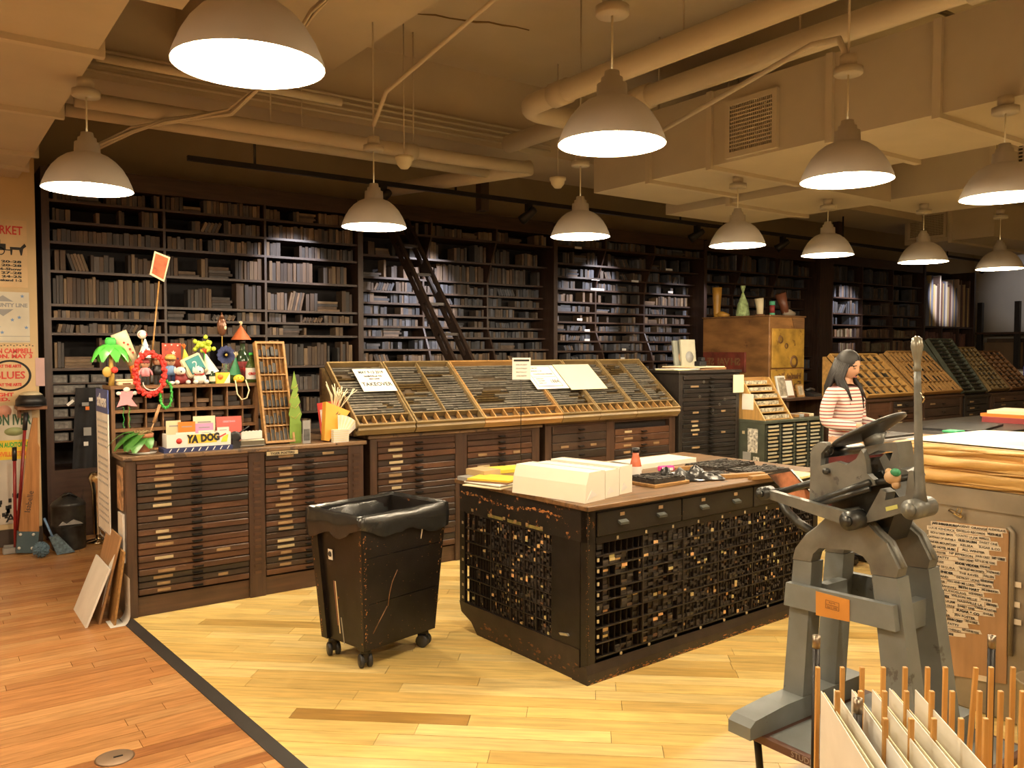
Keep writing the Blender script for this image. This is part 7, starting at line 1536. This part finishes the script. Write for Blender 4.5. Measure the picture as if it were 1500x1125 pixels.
MB().grid(lambda u, v: (KX + .02 + .8 * u, .92 + 1.24 * v, z + .012 + .01 * math.sin(u * 4) * math.cos(v * 5)), 10, 10).build('top_sheet', pm('top_white', (.86, .78, .62)), ks, True)
MB().box(KX + .03, KX + .82, .93, 2.15, z, z + .004).build('loose_sheets', M_papc, ks, True)
c = PZ(1500, 958, 0.55); t = thing('clear_tub', 'clear plastic tub at the foot of the grey cabinet', 'tub', (3.70, 1.42, 0)); MB().lathe([(.09, 0), (.10, .02), (.115, .30), (.12, .31), (.11, .31), (.09, .03), (.001, .03)], n=22).build('tub', mat('tub_plastic', (.55, .45, .28), .25, 0, .1, trans=.4), t)
# ================================================================== CARD DRYING RACK IN THE FOREGROUND
ZT = .80; dr = thing('dowel_card_rack', 'card rack of tan wooden dowels with black pipe posts', 'rack', PZ(1300, 1040, 0)); M_dow = wood('dowel_wood', (.58, .31, .085), .5, .2, 2, 4)
ZB = .36
rows_ = ((977, (1198, 1234, 1263, 1294, 1326, 1359, 1385, 1416, 1452, 1484, 1516)), (1012, (1227, 1261, 1296, 1328, 1365, 1395, 1435, 1466, 1498, 1532)), (1052, (1262, 1297, 1335, 1368, 1408, 1444, 1478, 1512)), (1098, (1262, 1300, 1340, 1376, 1418, 1456, 1494)))
rz_ = math.radians(-38)
for y, xs in rows_:
    for x in xs:
        if y == 1052 and x == 1262 or y == 1098: continue
        p = PZ(x, y, ZT); M = T(p.x, p.y, 0) @ Matrix.Rotation(rz_, 4, 'Z') @ (T(0, 0, ZB) @ R(3.2, 'Y') @ T(0, 0, -ZB) if x == 1416 and y == 977 else Matrix.Identity(4))
        MB().bev(-.0056, .0056, -.0056, .0056, ZB + .02, ZT, .0012, M).build('dowel', M_dow, dr, True)
pA, pB, pC, pD = (PZ(x, y, ZB) for x, y in ((1, 1), (1, 1), (1, 1), (1, 1)))
o_ = PZ(1198, 977, ZT); e1_ = Vector((math.cos(rz_), math.sin(rz_), 0)); e2_ = Vector((math.sin(rz_), -math.cos(rz_), 0))   # right, towards camera
def loc(a, b, z): v = o_ + e1_ * a + e2_ * b; return Vector((v.x, v.y, z))
MR = T(o_.x, o_.y, 0) @ Matrix.Rotation(rz_, 4, 'Z')
MB().box(-.06, .66, -.55, .06, ZB, ZB + .02, MR).build('base_board', M_dow, dr, True)
for x, y, zt in ((1196, 931, .835), (1257, 1023, .80), (1453, 931, .835)):
    p = PZ(x, y, zt); MB().cyl((p.x, p.y, 0), (p.x, p.y, zt - .035), .0105, n=12).build('pipe_post', M_black, dr, True); MB().lathe([(.0112, 0), (.0112, .035), (.008, .035), (.008, .01)], n=14, M=T(p.x, p.y, zt - .035)).build('threaded_end', mat('bare_steel', (.30, .25, .19), .35, .9), dr, True)
v = loc(.6, .5, 0); MB().cyl(v, v + Vector((0, 0, ZB)), .0105, n=12).build('pipe_post', M_black, dr, True)
hd_ = math.radians(42.5); cdv = Vector((-math.sin(hd_), -math.cos(hd_), 0)); cn = 0
for x, y, n_ in ((1203, 1012, 2), (1222, 1009, 1), (1248, 1010, 2), (1278, 1010, 2), (1303, 1008, 2), (1341, 1010, 1)):
    for i in range(n_):
        p = PZ(x, y, .755); s = p + e1_ * (.007 * i); dv_ = (cdv + e1_ * (.015 * i)).normalized(); sd_ = Vector((dv_.y, -dv_.x, 0)) * .0012; up2 = Vector((0, 0, -1)); L_ = .46; zb = ZB + .0205
        q = [Vector((s.x, s.y, zb)), Vector((s.x, s.y, s.z - .004 * i)), s + dv_ * L_ + Vector((0, 0, -.004 * i)), Vector((s.x + dv_.x * L_, s.y + dv_.y * L_, zb))]
        t = thing('drying_card', f'white card standing in the dowel rack, {("first", "second", "third", "fourth", "fifth", "sixth", "seventh", "eighth", "ninth", "tenth")[cn]} slot from the press stand foot', 'card', (s.x, s.y, zb), group='white cards in the dowel rack')
        MB().add([v + sd_ for v in q] + [v - sd_ for v in q], [(0, 1, 2, 3), (4, 7, 6, 5), (0, 4, 5, 1), (1, 5, 6, 2), (2, 6, 7, 3), (3, 7, 4, 0)]).build('card_sheet', M_papc if i else M_white, t, True); cn += 1
